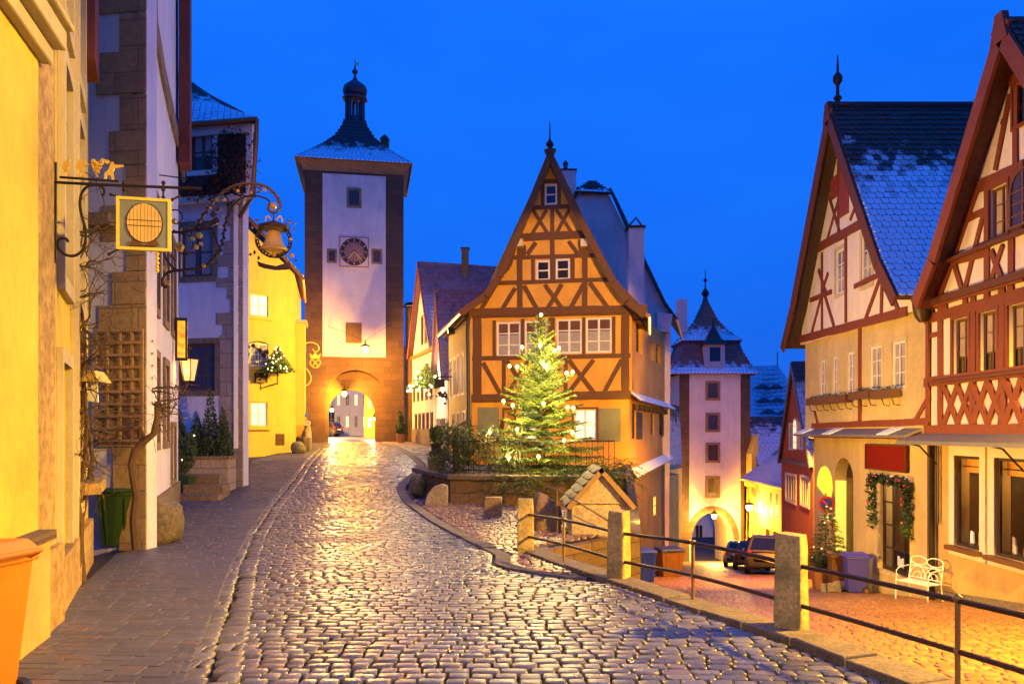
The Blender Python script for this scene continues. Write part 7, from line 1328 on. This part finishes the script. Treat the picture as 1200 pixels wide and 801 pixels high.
m = MB().box((8.35, 20.35, LTf(20.4)+.45), (.4, .3, .9)); m.box((8.35, 20.35, LTf(20.4)+.93), (.48, .4, .06)); tag(m.build('wooden_stand', 'timber_brown', bev=.008), 'slim brown wooden stand between the violet bin and the potted christmas tree', 'stand')
x = (970-600)/F*21.5; t = thing('potted_christmas_tree', 'dark small decorated christmas tree in a tub beside the cream house door', 'christmas tree', (x, 21.5, LTf(21.5))); MB().lathe((x, 21.5, LTf(21.5)), [(.22, 0), (.3, .5), (.33, .52)], 12).build('tub', 'dark_paint', t); l = MB()
for i in range(420): h = R6.random()**1.2; r_ = .55*(1-h)+.06; a = R6.uniform(0, 6.28); needle_branch(l, (x+r_*.4*math.cos(a), 21.5+r_*.4*math.sin(a), LTf(21.5)+.55+h*1.75), (math.cos(a), math.sin(a), .1), r_*.7+.05, R6, .06, .016, 60)
l.build('foliage', 'needle_dark', t); b = MB(); b2_ = MB()
for i in range(26): h = R6.random(); r_ = .55*(1-h)+.05; a = R6.uniform(3.2, 6.2); (b if i % 2 else b2_).ball((x+r_*math.cos(a), 21.5+r_*math.sin(a), LTf(21.5)+.6+h*1.7), .028, 6, 4)
build_each(b, 'bauble', 'bauble', t); build_each(b2_, 'bulb', 'bulb_dim', t)
m = MB(); leaves(m, (8.2, 21.1, LTf(21)+.75), (.3, .25, .25), 300, .06, rng, 'ell', 0); pp = thing('potted_plant', 'leafy green plant in a pot next to the wooden stand', 'plant', (8.2, 21.1, LTf(21))); m.build('foliage', 'leaf_ivy', pp); MB().lathe((8.2, 21.1, LTf(21)), [(.2, 0), (.26, .55)], 10).build('pot', 'terracotta', pp)
m = MB(); 
for i in range(5): m.box((7.95+.12*i, 20.1+R6.uniform(-.2, .2), LTf(20.1)+.12+.05*(i % 2)), (.3, .04, .22), rz=R6.uniform(-.6, .6), m=Matrix.Rotation(R6.uniform(-.5, .2), 3, 'X'))
build_each(m, 'stone_slab', 'kerb_light', None, None, 'loose pale stone slab leaning at the foot of the potted christmas tree', 'stone', 'loose stone slabs')
# sign: no parking
x = (968-600)/F*22.3; z0_ = EYE-(590-505)/F*22.3; t = thing('road_sign', 'round blue and red no-stopping sign on a pole by the cream house', 'sign', (x, 22.3, LTf(22.3))); MB().tube([(x, 22.33, LTf(22.3)), (x, 22.33, z0_+.3)], .03, 8).build('pole', 'lead_sheet', t)
fsg = Face((x-.3, 22.28), (x+.3, 22.28)); disc(fsg, (.3, z0_), .21, -.02, 0, 28).build('disc', 'signal_blue', t); disc(fsg, (.3, z0_), .225, -.01, .006, 28, .17).build('ring', 'signal_red', t); m = MB().beam(fsg, (.3-.13, z0_+.13), (.3+.13, z0_-.13), .05, .0, .007); m.build('bar', 'signal_red', t)
MB().rect(fsg, (.12, z0_-.48, .48, z0_-.27), -.02, 0).build('plate', 'white_paint', t)
m = MB(); m.rect(fsg, (.17, z0_-.35, .43, z0_-.335), 0, .002); m.rect(fsg, (.2, z0_-.41, .4, z0_-.395), 0, .002); m.build('plate_lines', 'dark_paint', t)
# no-entry style sign far down
x = (882-600)/F*46; t = thing('road_sign', 'tiny round red sign behind the parked cars', 'sign', (x, 46, LTf(46))); z0_ = EYE-(634-505)/F*46; MB().tube([(x, 46.03, LTf(46)), (x, 46.03, z0_)], .04, 6).build('pole', 'lead_sheet', t); fs2 = Face((x-.4, 46), (x+.4, 46)); disc(fs2, (.4, z0_), .3, -.03, 0, 20).build('disc', 'signal_red', t)
# white garden bench
def bench():
    t = thing('garden_bench', 'white wrought iron garden bench with looped back against the red timber house', 'bench', (0, 0, 0)); w, d, h = .8, .38, .4; r = .013; mt = 'metal_white'
    for s_ in (-1, 1):
        MB().tube([(s_*w/2, -d/2, 0), (s_*w/2, -d/2+.02, h), (s_*w/2, -d/2+.02, h+.2), (s_*w/2, -d/2+.1, h+.27), (s_*w/2, d/2, h+.3)], r, 6).build('arm', mt, t, smooth=True)
        MB().tube([(s_*w/2, -d/2, .01), (s_*w/2, -d/2+.01, h)], r*1.05, 6).build('leg', mt, t); MB().tube([(s_*w/2, d/2+.06, 0), (s_*w/2, d/2, h), (s_*w/2, d/2+.08, h+.45)], r*1.05, 6).build('leg', mt, t)
    m = MB()
    for i in range(9): y_ = -d/2+d*i/8; m.box((0, y_, h), (w, .03, .012))
    m.tube([(-w/2, -d/2, h), (w/2, -d/2, h)], r, 6); m.tube([(-w/2, d/2, h), (w/2, d/2, h)], r, 6); m.build('seat', mt, t)
    m = MB(); B = lambda u, z: (u, d/2+(z-h)*.17, z)
    m.tube([B(-w/2, h+.3), B(w/2, h+.3)], r*.9, 6); m.tube([B(-w/2, h+.06), B(w/2, h+.06)], r*.9, 6)
    for s_ in (-1, 1): m.tube([B(s_*w/4+w/4*1.0*math.cos(a), h+.42+.09*math.sin(a)) for a in [2*math.pi*i/20 for i in range(21)]], r, 6)
    for s_ in (-1, 1):
        for k_ in (1, .55): m.tube([B(s_*w/4+w/4*k_*math.cos(a), h+.06+.24*k_*math.sin(a)) for a in [math.pi*i/12 for i in range(13)]], r*.8, 5)
    m.tube([B(-w/4, h+.06), B(0, h+.3), B(w/4, h+.06)], r*.8, 5); m.build('backrest', mt, t, smooth=True); return t
bn = bench(); bx_, by_ = 8.72, 17.25; bn.location = (8.62, 16.85, LTf(16.9)+.012); bn.rotation_euler = (0, 0, rad(-68))
# parked cars
def car(label, paint, loc, rz, suv=True, L=4.3, Wd=1.75, Hh=1.62, hatch=True):
    t = thing('parked_car', label, 'car', (0, 0, 0), 'cars parked along the lower street'); hw = Wd/2
    # cross sections from the tail (y = -L/2, towards the viewer) to the nose
    prof = [(-.5, .32, .62, .35), (-.485, .28, .80, .62), (-.46, .24, .92, .93), (-.40, .22, 1.0, 1.0), (-.25, .2, 1.0, 1.01), (.0, .2, 1.0, 1.0), (.18, .2, 1.0, .97), (.3, .21, .98, .93), (.42, .24, .93, .84), (.48, .28, .84, .7), (.5, .34, .66, .5)]
    m = MB(); N = 12
    for f, zb_, ws, zt_c in prof:
        y = f*L; zt_c = zt_c*.95 if suv else zt_c*.86
        sec = [(-hw*ws*.9, zb_), (-hw*ws, zb_+.12), (-hw*ws, zb_+.35), (-hw*ws*.97, zt_c-.12), (-hw*ws*.9, zt_c-.02), (-hw*ws*.4, zt_c), (hw*ws*.4, zt_c), (hw*ws*.9, zt_c-.02), (hw*ws*.97, zt_c-.12), (hw*ws, zb_+.35), (hw*ws, zb_+.12), (hw*ws*.9, zb_)]
        m.v += [(x_, y, max(z_, zb_+.01*k)) for k, (x_, z_) in enumerate(sec)]
    n_s = len(prof)
    for i in range(n_s-1):
        for k in range(N): m.f.append((i*N+k, i*N+(k+1) % N, (i+1)*N+(k+1) % N, (i+1)*N+k))
    m.f.append(tuple(range(N))); m.f.append(tuple((n_s-1)*N+k for k in range(N-1, -1, -1))); m.build('body', paint, t, smooth=True)
    zb_ = .93 if suv else .85; rt_ = Hh
    base_ = [(-hw*.93, -L*.475), (hw*.93, -L*.475), (hw*.93, L*.24), (-hw*.93, L*.24)]; topq = [(-hw*.72, -L*.41), (hw*.72, -L*.41), (hw*.72, L*.07), (-hw*.72, L*.07)]
    MB().hexa([(x_, y_, zb_-.03) for x_, y_ in base_], [(x_, y_, rt_-.06) for x_, y_ in topq]).build('cabin', paint, t, bev=.05, smooth=True)
    MB().hexa([(x_*.98, y_*.98-.01, rt_-.075) for x_, y_ in topq], [(x_*.9, y_*.9, rt_) for x_, y_ in topq]).build('roof', paint, t, bev=.03, smooth=True)
    def quad(pts, nm, mat, d): 
        a, b, c, e = map(Vector, pts); n2 = (b-a).cross(e-a).normalized(); m = MB(); m.hexa([a-n2*.02, b-n2*.02, c-n2*.02, e-n2*.02], [a+n2*d, b+n2*d, c+n2*d, e+n2*d]); m.build(nm, mat, t)
    lp = lambda i, j, f: Vector((base_[i][0], base_[i][1], zb_)).lerp(Vector((topq[i][0], topq[i][1], rt_-.06)), f)
    def win4(i, j, s0, s1, f0, f1, nm): quad([lp(i, 0, f0).lerp(lp(j, 0, f0), s0), lp(i, 0, f0).lerp(lp(j, 0, f0), s1), lp(i, 0, f1).lerp(lp(j, 0, f1), s1), lp(i, 0, f1).lerp(lp(j, 0, f1), s0)], nm, 'dark_glass', .008)
    win4(0, 1, .08, .92, .12, .88, 'rear_window'); win4(2, 3, .06, .94, .08, .92, 'windscreen'); win4(1, 2, .06, .3, .12, .88, 'side_window'); win4(1, 2, .33, .62, .12, .88, 'side_window'); win4(1, 2, .65, .92, .12, .8, 'side_window'); win4(3, 0, .08, .35, .12, .8, 'side_window'); win4(3, 0, .38, .67, .12, .88, 'side_window'); win4(3, 0, .7, .94, .12, .88, 'side_window')
    for s_ in (-1, 1):
        for y_ in (-L*.31, L*.31):
            w_ = MB().tube([(s_*(hw-.2), y_, .33), (s_*(hw+.01), y_, .33)], .33, 20).build('wheel', 'rubber', t, smooth=True); MB().tube([(s_*(hw+.011), y_, .33), (s_*(hw+.025), y_, .33)], .2, 14).build('rim', 'lead_sheet', w_)
        MB().box((s_*hw*.80, -L*.474, .86), (.2, .1, .26)).build('tail_light', 'tail_red', t, bev=.02); MB().box((s_*hw*.76, L*.478, .66), (.28, .1, .16)).build('headlight', 'curtain_glass', t, bev=.02); MB().box((s_*(hw+.08), L*.17, .98), (.16, .1, .12)).build('mirror', paint, t, bev=.02)
    MB().box((0, -L*.497, .42), (Wd*.86, .09, .17)).build('bumper', 'rubber', t, bev=.02); MB().box((0, -L*.493, .68), (.5, .03, .11)).build('number_plate', 'white_paint', t)
    if suv: m = MB(); [m.tube([(s_*hw*.66, -L*.36, rt_), (s_*hw*.66, -L*.34, rt_+.06), (s_*hw*.66, L*.03, rt_+.06), (s_*hw*.66, L*.05, rt_)], .018, 5) for s_ in (-1, 1)]; m.build('roof_rails', 'lead_sheet', t)
    t.location = loc; t.rotation_euler = (rad(-8.2)*math.cos(rz), 0, rz); return t
plain('tail_red', (.45, .02, .02), .3); plain('paint_bronze', (.13, .09, .06), .3, .2); plain('paint_silver', (.5, .4, .25), .35, .1); plain('paint_dark', (.07, .05, .04), .3, .2)
def place(px, py, xo=0): x, y = Gl(px, py); return x, y
x, y = (899-600)/F*34.0, 34.0; car('dark bronze estate car with roof rails, nearest of the parked cars', 'paint_bronze', (x, y, LTf(y)), rad(-17), True, 4.4, 1.8, 1.62)
x, y = (880-600)/F*40.0, 40.0; car('dark small car between the bronze estate and the farthest car', 'paint_dark', (x, y, LTf(y)), rad(-15), False, 4.0, 1.7, 1.42)
x, y = (866-600)/F*46.0, 46.0; car('pale gold hatchback, farthest of the cars parked down the lower street', 'paint_silver', (x, y, LTf(y)), rad(-14), False, 3.9, 1.68, 1.46)
x, y = -19.2, 74.5; c_ = car('dark car parked far beyond the clock tower gate', 'paint_dark', (x+1.2, y, HTf(y)), rad(70), False, 4.2, 1.7, 1.42); c_.rotation_euler = (0, 0, rad(70)); del c_['group']
# ------------------------------------------------------------------ iron signs and lights up the left street
# pretzel sign
fpz = Face((-10.35, 38.0), (-9.1, 38.35)); zP = Z(340, 320, 3.336); t = thing('hanging_sign', 'gilt pretzel and crown on a scrolled gold bracket beside the clock tower', 'sign', fpz.pt(.5, 5)); m = MB()
sc_curve(m, [(40, 440), (70, 435), (82, 410), (70, 380), (45, 355), (42, 330), (60, 320)], .03, z=zP, f=fpz); sc_curve(m, [(38, 310), (45, 285), (75, 270), (105, 278), (112, 298), (98, 308), (88, 295)], .03, z=zP, f=fpz); m.build('bracket', 'gold_lit', t) if emit('gold_lit', (1, .72, .05), .25) else 0
MATS['gold_lit'].node_tree.nodes['Principled BSDF'].inputs['Base Color'].default_value = (.9, .65, .08, 1); MATS['gold_lit'].node_tree.nodes['Principled BSDF'].inputs['Emission Strength'].default_value = 0
m = MB(); sc_curve(m, [(100, 345), (112, 338), (118, 350), (108, 366), (98, 368), (86, 365), (78, 350), (84, 338), (96, 346), (110, 366)], .035, z=zP, f=fpz); sc_curve(m, [(98, 345), (88, 366)], .03, z=zP, f=fpz); m.build('pretzel', 'gold_lit', t); MB().slab(fpz, [fpz.px(*zP(x, y)) for x, y in ((80, 334), (76, 312), (88, 322), (98, 308), (108, 322), (120, 312), (116, 334))], -.03, .03).build('crown', 'gold_lit', t); m = MB(); u, z = fpz.px(*zP(46, 416)); m.ball(fpz.pt(u, z, .05), .12, 8, 5, .8); m.build('rosette', 'gold_lit', t)
# iron ring sign and little fir tree on the yellow house
sE = Z(200, 380, 5.006); f5o = Face((-11.3, 33.9), (-9.6, 34.6)); t = thing('hanging_sign', 'black iron vine scroll sign in front of the middle window of the yellow house', 'sign', f5o.pt(.5, 4)); m = MB()
for L in ([(425, 90), (450, 110), (440, 150), (425, 170)], [(425, 215), (450, 200), (460, 170), (440, 150)], [(460, 110), (500, 100), (540, 105), (570, 115)], [(490, 135), (530, 150), (560, 170), (555, 195)], [(440, 180), (445, 150), (425, 140)]): sc_curve(m, L, .022, z=sE, f=f5o)
for x, y in ((525, 152), (565, 160), (550, 185), (548, 175), (485, 125), (455, 130), (435, 110)): m.ball(f5o.pt(*f5o.px(*sE(x, y))), .09, 7, 5, .6)
m.build('scroll', 'iron', t)
MB().rect(f5, f5.r(297, 437, 311, 448), .1, .25).build('wall_box', 'iron_rust', h5.root)
def mini_fir(label, c, h, r, n, lights, arm):
    t = thing('decorated_fir', label, 'christmas tree', tuple(c)); l = MB(); R = random.Random(int(h*100)); c = Vector(c)
    for i in range(n): f = R.random()**1.3; rr = r*(1-f)+.04; a = R.uniform(0, 6.28); needle_branch(l, c+Vector((rr*.3*math.cos(a), rr*.3*math.sin(a), f*h)), (math.cos(a), math.sin(a), .25), rr*.8, R, .1, .03, 40)
    l.build('foliage', 'needle', t); MB().tube([c-Vector((0, 0, .5)), c+Vector((0, 0, h))], .03, 5).build('trunk', 'bark', t); b = MB()
    for i in range(lights): f = R.random()**1.3; rr = r*(1-f)*.95+.02; a = R.uniform(3.3, 6.1) if i % 4 else R.uniform(0, 3.1); b.ball(c+Vector((rr*math.cos(a), rr*math.sin(a), f*h+.05)), .032, 6, 4)
    if lights: build_each(b, 'bulb', 'star_white', t)
    MB().tube([c-Vector((0, 0, .45)), Vector(arm)], .03, 5).build('bracket', 'iron', t); return t
c_ = W(325, 437, 34.6); mini_fir('small lit fir tree on a bracket beside the middle window of the yellow house', c_, 1.15, .72, 420, 34, f5.pt(.9, c_.z-.6)); point('fir_light', c_+Vector((.3, -.6, .5)), WRM, 10, .2)
D.objects['fir_light'].parent = [o for o in D.objects if o.name.startswith('decorated_fir')][0]; D.objects['fir_light'].location = (.3, -.6, .5)
# cluster of star lights on a wall-mounted fir by the white house
cs = W(500, 455, 41.5); t = mini_fir('brilliantly lit fir tree on a wall bracket in front of the white gabled house', cs, 1.3, .95, 420, 0, fH.pt(.5, cs.z-.3)); b = MB()
for x, y in ((489, 436), (487, 443), (493, 443), (514, 431), (515, 437), (480, 452), (484, 452), (488, 449), (492, 453), (478, 458), (482, 458), (490, 457), (499, 457), (504, 451), (506, 453), (503, 462), (510, 441), (481, 456)): b.ball(W(x, y, 40.9), .07, 8, 6)
build_each(b, 'star_light', 'star_white', t, True); point('star_light', cs+Vector((-.9, -1.3, .6)), (1, .78, .42), 700, .3, t); point('star_light', cs+Vector((1.0, -1.0, .8)), (1, .78, .42), 300, .3, t)
fsx = Face((-3.9, 37.2), (-2.75, 37.0)); zS = Z(470, 400, 6.167); t = thing('hanging_sign', 'dark square signboard on a scrolled iron arm above the yellow wing door', 'sign', fsx.pt(.5, 4)); m = MB()
sc_curve(m, [(250, 262), (310, 255), (420, 255)], .03, z=zS, f=fsx); sc_curve(m, [(310, 250), (360, 205), (420, 182)], .02, z=zS, f=fsx); sc_curve(m, [(375, 245), (395, 205), (415, 225), (400, 250), (380, 235)], .018, z=zS, f=fsx); m.build('arm', 'iron', t); MB().rect(fsx, fsx.r(*zS(243, 272), *zS(315, 330)), -.03, .03).build('board', 'sign_back', t)
fsy = Face((-4.6, 39.0), (-3.2, 38.6)); t = thing('hanging_sign', 'black iron leaf scroll sign hanging below the dark square signboard', 'sign', fsy.pt(.5, 3)); m = MB(); R8 = random.Random(3)
for L in ([(260, 370), (300, 375), (345, 380)], [(270, 390), (300, 400), (330, 395)], [(320, 400), (330, 430), (340, 460)]): sc_curve(m, L, .025, z=zS, f=fsy)
for _ in range(26): m.ball(fsy.pt(*fsy.px(*zS(R8.uniform(255, 350), R8.uniform(365, 400))), 0), .05, 5, 4, .6)
for _ in range(14): m.ball(fsy.pt(*fsy.px(*zS(R8.uniform(312, 345), R8.uniform(400, 460))), 0), .05, 5, 4, .6)
m.build('scroll', 'iron', t)
# people at the corner of the yellow house
def person(label, c, h, coat, skin, hair, lean=(.0, 0), arms=None, hat=None, trousers='dark_paint', rz=0):
    k = h/1.75; me = D.meshes.new('person'); V = [(0, 0, .95), (0, 0, 1.12), (lean[0]*.6, lean[1]*.6, 1.3), (lean[0], lean[1], 1.46), (lean[0]*1.15, lean[1]*1.15, 1.54), (-.1, 0, .92), (-.12, .02, .5), (-.12, .04, .08), (-.12, -.1, .03), (.1, 0, .92), (.13, -.02, .5), (.14, .03, .08), (.14, -.1, .03),
        (lean[0]-.19, lean[1], 1.42), (lean[0]+.19, lean[1], 1.42)]
    E = [(0, 1), (1, 2), (2, 3), (3, 4), (0, 5), (5, 6), (6, 7), (7, 8), (0, 9), (9, 10), (10, 11), (11, 12), (3, 13), (3, 14)]
    Rr = [.15, .15, .165, .13, .055, .1, .075, .055, .05, .1, .075, .055, .05, .075, .075]
    for s_, a in ((13, arms[0]), (14, arms[1])):
        j = len(V); V += list(a); E += [(s_, j), (j, j+1), (j+1, j+2)]; Rr += [.055, .042, .035]
    me.from_pydata([(x*k, y*k, z*k) for x, y, z in V], E, []); me.materials.append(MATS[coat]); o = D.objects.new('person', me); COL.objects.link(o); tag(o, label, 'person')
    sk = o.modifiers.new('skin', 'SKIN'); 
    for i, r_ in enumerate(Rr): me.skin_vertices[0].data[i].radius = (r_*k, r_*k*.85)
    me.skin_vertices[0].data[0].use_root = True; sb = o.modifiers.new('sub', 'SUBSURF'); sb.levels = sb.render_levels = 2; o.location = c; o.rotation_euler = (0, 0, rz); ORG[o.name] = Vector(c)
    hx, hy = lean[0]*1.25*k, lean[1]*1.25*k-.02
    def sub(m, nm, mat): q_ = m.build(nm, mat, None, smooth=True); q_.parent = o; q_.location = q_.location; return q_
    m = MB().ball((hx, hy, 1.64*k), .105*k, 12, 10, sc=(.85, 1, 1.15)); m.ball((hx, hy-.105*k, 1.63*k), .02*k, 6, 4, sc=(.8, 1.2, 1.2)); sub(m, 'head', skin)
    m = MB(); [m.ball((hx+s_*.035*k, hy-.098*k, 1.66*k), .012*k, 5, 4) for s_ in (-1, 1)]; sub(m, 'eyes', 'dark_paint'); sub(MB().ball((hx, hy-.098*k, 1.585*k), .018*k, 6, 4, sc=(1.3, .4, .4)), 'mouth', 'signal_red')
    m = MB().ball((hx, hy+.025*k, 1.68*k), .115*k, 12, 8, sc=(.95, 1, 1.0)); sub(m, 'hair', hair)
    if hat: m = MB().lathe((hx, hy+.01, 1.70*k), [(.125*k, 0), (.13*k, .04*k), (.11*k, .11*k), (.05*k, .15*k)], 12); m.ball((hx, hy, 1.87*k), .035*k, 6, 5); sub(m, 'hat', hat)
    for a in arms:
        e_ = Vector(a[2])*k; d_ = (Vector(a[2])-Vector(a[1])).normalized(); m = MB().ball(e_+d_*.03*k, .035*k, 8, 6, sc=(1, .6, 1)); s2 = d_.orthogonal().normalized()
        for f in range(4): m.tube([e_+d_*.04*k+s2*(f-1.5)*.016*k, e_+d_*.085*k+s2*(f-1.5)*.018*k, e_+d_*(.105+.01*(f in (1, 2)))*k+s2*(f-1.5)*.018*k+Vector((0, 0, -.012))], .008*k, 5)
        m.tube([e_+d_*.01*k+s2*.03*k, e_+d_*.045*k+s2*.052*k], .009*k, 5); sub(m, 'hand', skin)
    sub(MB().lathe((0, .0, .42*k), [(.16*k, 0), (.21*k, .02), (.18*k, .35*k), (.17*k, .55*k)], 14), 'coat_skirt', coat); m = MB(); 
    return o
plain('coat_red', (.6, .06, .08), .8); plain('coat_cream', (.6, .45, .25), .8); plain('skin', (.6, .36, .25), .6); plain('hair_dark', (.08, .04, .02), .8); plain('hair_white', (.7, .6, .5), .8); plain('hat_blue', (.05, .12, .6), .8)
person('tall figure in a cream coat and blue hat at the corner near the clock tower', (-9.62, 37.4, HTf(37.4)+.05), 1.62, 'coat_cream', 'skin', 'hair_dark', (-.08, -.02), (((-.33, -.1, 1.3), (-.42, -.25, 1.36), (-.5, -.28, 1.45)), ((.1, -.22, 1.25), (-.1, -.33, 1.3), (-.22, -.35, 1.38))), 'hat_blue')
person('smaller figure in a red coat facing the cream-coated figure near the clock tower', (-10.02, 37.3, HTf(37.3)+.05), 1.38, 'coat_red', 'skin', 'hair_white', (.02, -.02), (((-.25, -.05, 1.2), (-.2, -.15, 1.02), (-.1, -.26, 1.1)), ((.25, -.08, 1.22), (.22, -.2, 1.1), (.1, -.3, 1.2))))
m = MB(); x, y = -9.52, 36.9; m.box((x, y, HTf(y)+.32), (.32, .3, .7)); tag(m.build('stone_block', 'sandstone', bev=.03), 'upright stone block in front of the cream-coated figure', 'stone')
l = MB(); leaves(l, (-9.9, 36.9, HTf(37)+.45), (.35, .25, .25), 300, .07, rng, 'ell', 0); tag(l.build('shrub', 'leaf_ivy'), 'low green bush between the guard stone and the two figures', 'shrub')
# icicle lights at the yellow house corner
b = MB(); R9 = random.Random(4)
for i in range(26): b.ball(W(347+R9.uniform(-1.5, 1.5), R9.uniform(462, 482), 37.3), .035, 5, 4)
build_each(b, 'bulb', 'star_white', thing('light_string', 'short drop of white icicle lights under the oriel of the yellow house', 'fairy lights', W(347, 482, 37.3)))
# ------------------------------------------------------------------ lamps
def hanging_lamp(label, c, wires, e, col, r=.13):
    t = thing('hanging_lamp', label, 'lamp', tuple(c)); c = Vector(c); MB().ball(c, r, 12, 8).build('bulb', 'lamp_glow', t, smooth=True); MB().lathe(c+Vector((0, 0, r*.8)), [(r*1.5, 0), (r*1.3, .06), (.05, .16), (.03, .35)], 12).build('cap', 'iron', t); m = MB()
    for w_ in wires: m.tube([c+Vector((0, 0, r+.3)), c.lerp(Vector(w_), .5)+Vector((0, 0, r+.1)), Vector(w_)], .012, 4)
    m.build('wire', 'iron', t); point('lamp_light', c+Vector((0, -.25, -.25)), col, e, .15, t); return t
ht = hanging_lamp('blazing street lamp hanging on a wire in front of the clock tower face', W(428, 409, 47.6), [W(378, 380, 50.05), W(452, 383, 50.05)], 3400, (1, .42, .04), .2)
hanging_lamp('blazing lamp hanging under the arch of the clock tower gate', W(403.5, 461, 49.7), [W(403.5, 446, 50)], 2600, (1, .42, .03), .17)
hanging_lamp('distant lamp over the street beyond the clock tower gate', W(389, 480, 68), [W(389, 474, 68)], 8000, (1, .6, .2), .16); hanging_lamp('small distant lamp right of the view through the clock tower gate', W(438.6, 490, 60), [W(438.5, 486, 60)], 1300, (1, .7, .35), .1)
hanging_lamp('blazing lamp hung at the crown of the lower gate arch', W(837, 604, 58.8), [W(837, 600, 60)], 3600, (1, .52, .08), .2)
c_ = W(878, 594, 55); t = hanging_lamp('glowing street lamp on a curved arm right of the lower gate', c_, [W(876, 610, 56)], 3500, (1, .55, .08), .24)
# lamps inferred from the light, and floodlights added to brighten walls
def wall_lamp(label, c, wall, col, e, glow='lamp_glow'):
    t = lantern(label, c, 1.3, glow, arm=wall); point('lamp_light', Vector(c)+Vector((0, 0, -.12)), col, e, .16, t); return t
def flood(label, c, tgt, col, e, ang, bl=.5):
    c = Vector(c); t = thing('floodlight', label, 'lamp', tuple(c)); d = (Vector(tgt)-c).normalized(); rot = d.to_track_quat('-Z', 'Y').to_matrix(); MB().box(c-d*.12, (.35, .25, .16), m=rot).build('housing', 'iron', t); MB().box(c-d*.02, (.3, .2, .02), m=rot).build('lens', 'lamp_glow', t); spot('flood_light', c+d*.05, tgt, col, e, ang, .15, bl, t); return t
flood('floodlight on the plain right house aimed at the fork house', (8.7, 9.0, 6.0), (1.5, 30, 5.6), (1, .52, .05), 22000, 24, .3)
flood('added out-of-view floodlight aimed at the side wall of the fork house', (7.8, 6.6, 1.6), (6.1, 34.0, 2.2), (1, .58, .06), 19000, 15, .4)  # added to warm the side wall; no such lamp known
flood('added floodlight high on the near yellow house aimed up the street at the clock tower', (-1.3, -1.0, 6.9), (-6.6, 45, 8.0), (1, .42, .16), 13000, 21, .95)  # invented source that brightens the tower panel and plum roof
flood('added low floodlight hidden behind the roofed stone box aimed at the right-hand houses', (2.0, 16.5, .2), (9, 16.8, 2.8), (1, .50, .08), 3200, 108, .4)  # added source tucked out of sight to light the shop facades
flood('added floodlight on the plain right house aimed at the left-hand houses', (8.9, 3.5, 6.8), (-5.0, 7.3, 3.4), (1, .60, .07), 13500, 42, .7)  # added to brighten the near yellow wall from across the street
flood('small added floodlight under the yellow wing eaves aimed at the yellow house', (-2.6, 32.6, 5.9), (-10.8, 35.2, 4.6), (1, .58, .05), 7500, 92)  # extra source put in to light the yellow house front
flood('added floodlight on the far corner of the cream timber house aimed at the lower gate tower', (9.8, 25.2, 6.7), (15.2, 60, .4), (1, .38, .16), 15000, 21)  # added out of view to warm the tower face
flood('added shaded lamp behind the cream timber house shining down on the lower street', (9.6, 25.1, 2.6), (6.0, 28, -5), (1, .40, .02), 8000, 120)  # added out of view to turn the lane paving amber
flood('shaded street lamp over the street behind the viewer', (-.2, -4, 6.2), (.3, 4.5, 0), (1, .66, .34), 2000, 76, .6)
flood('shaded street lamp on the plain right house shining down on the lower street', (7.6, 7.4, 4.0), (6.2, 9.5, -1.0), (1, .5, .02), 13000, 150, .4)
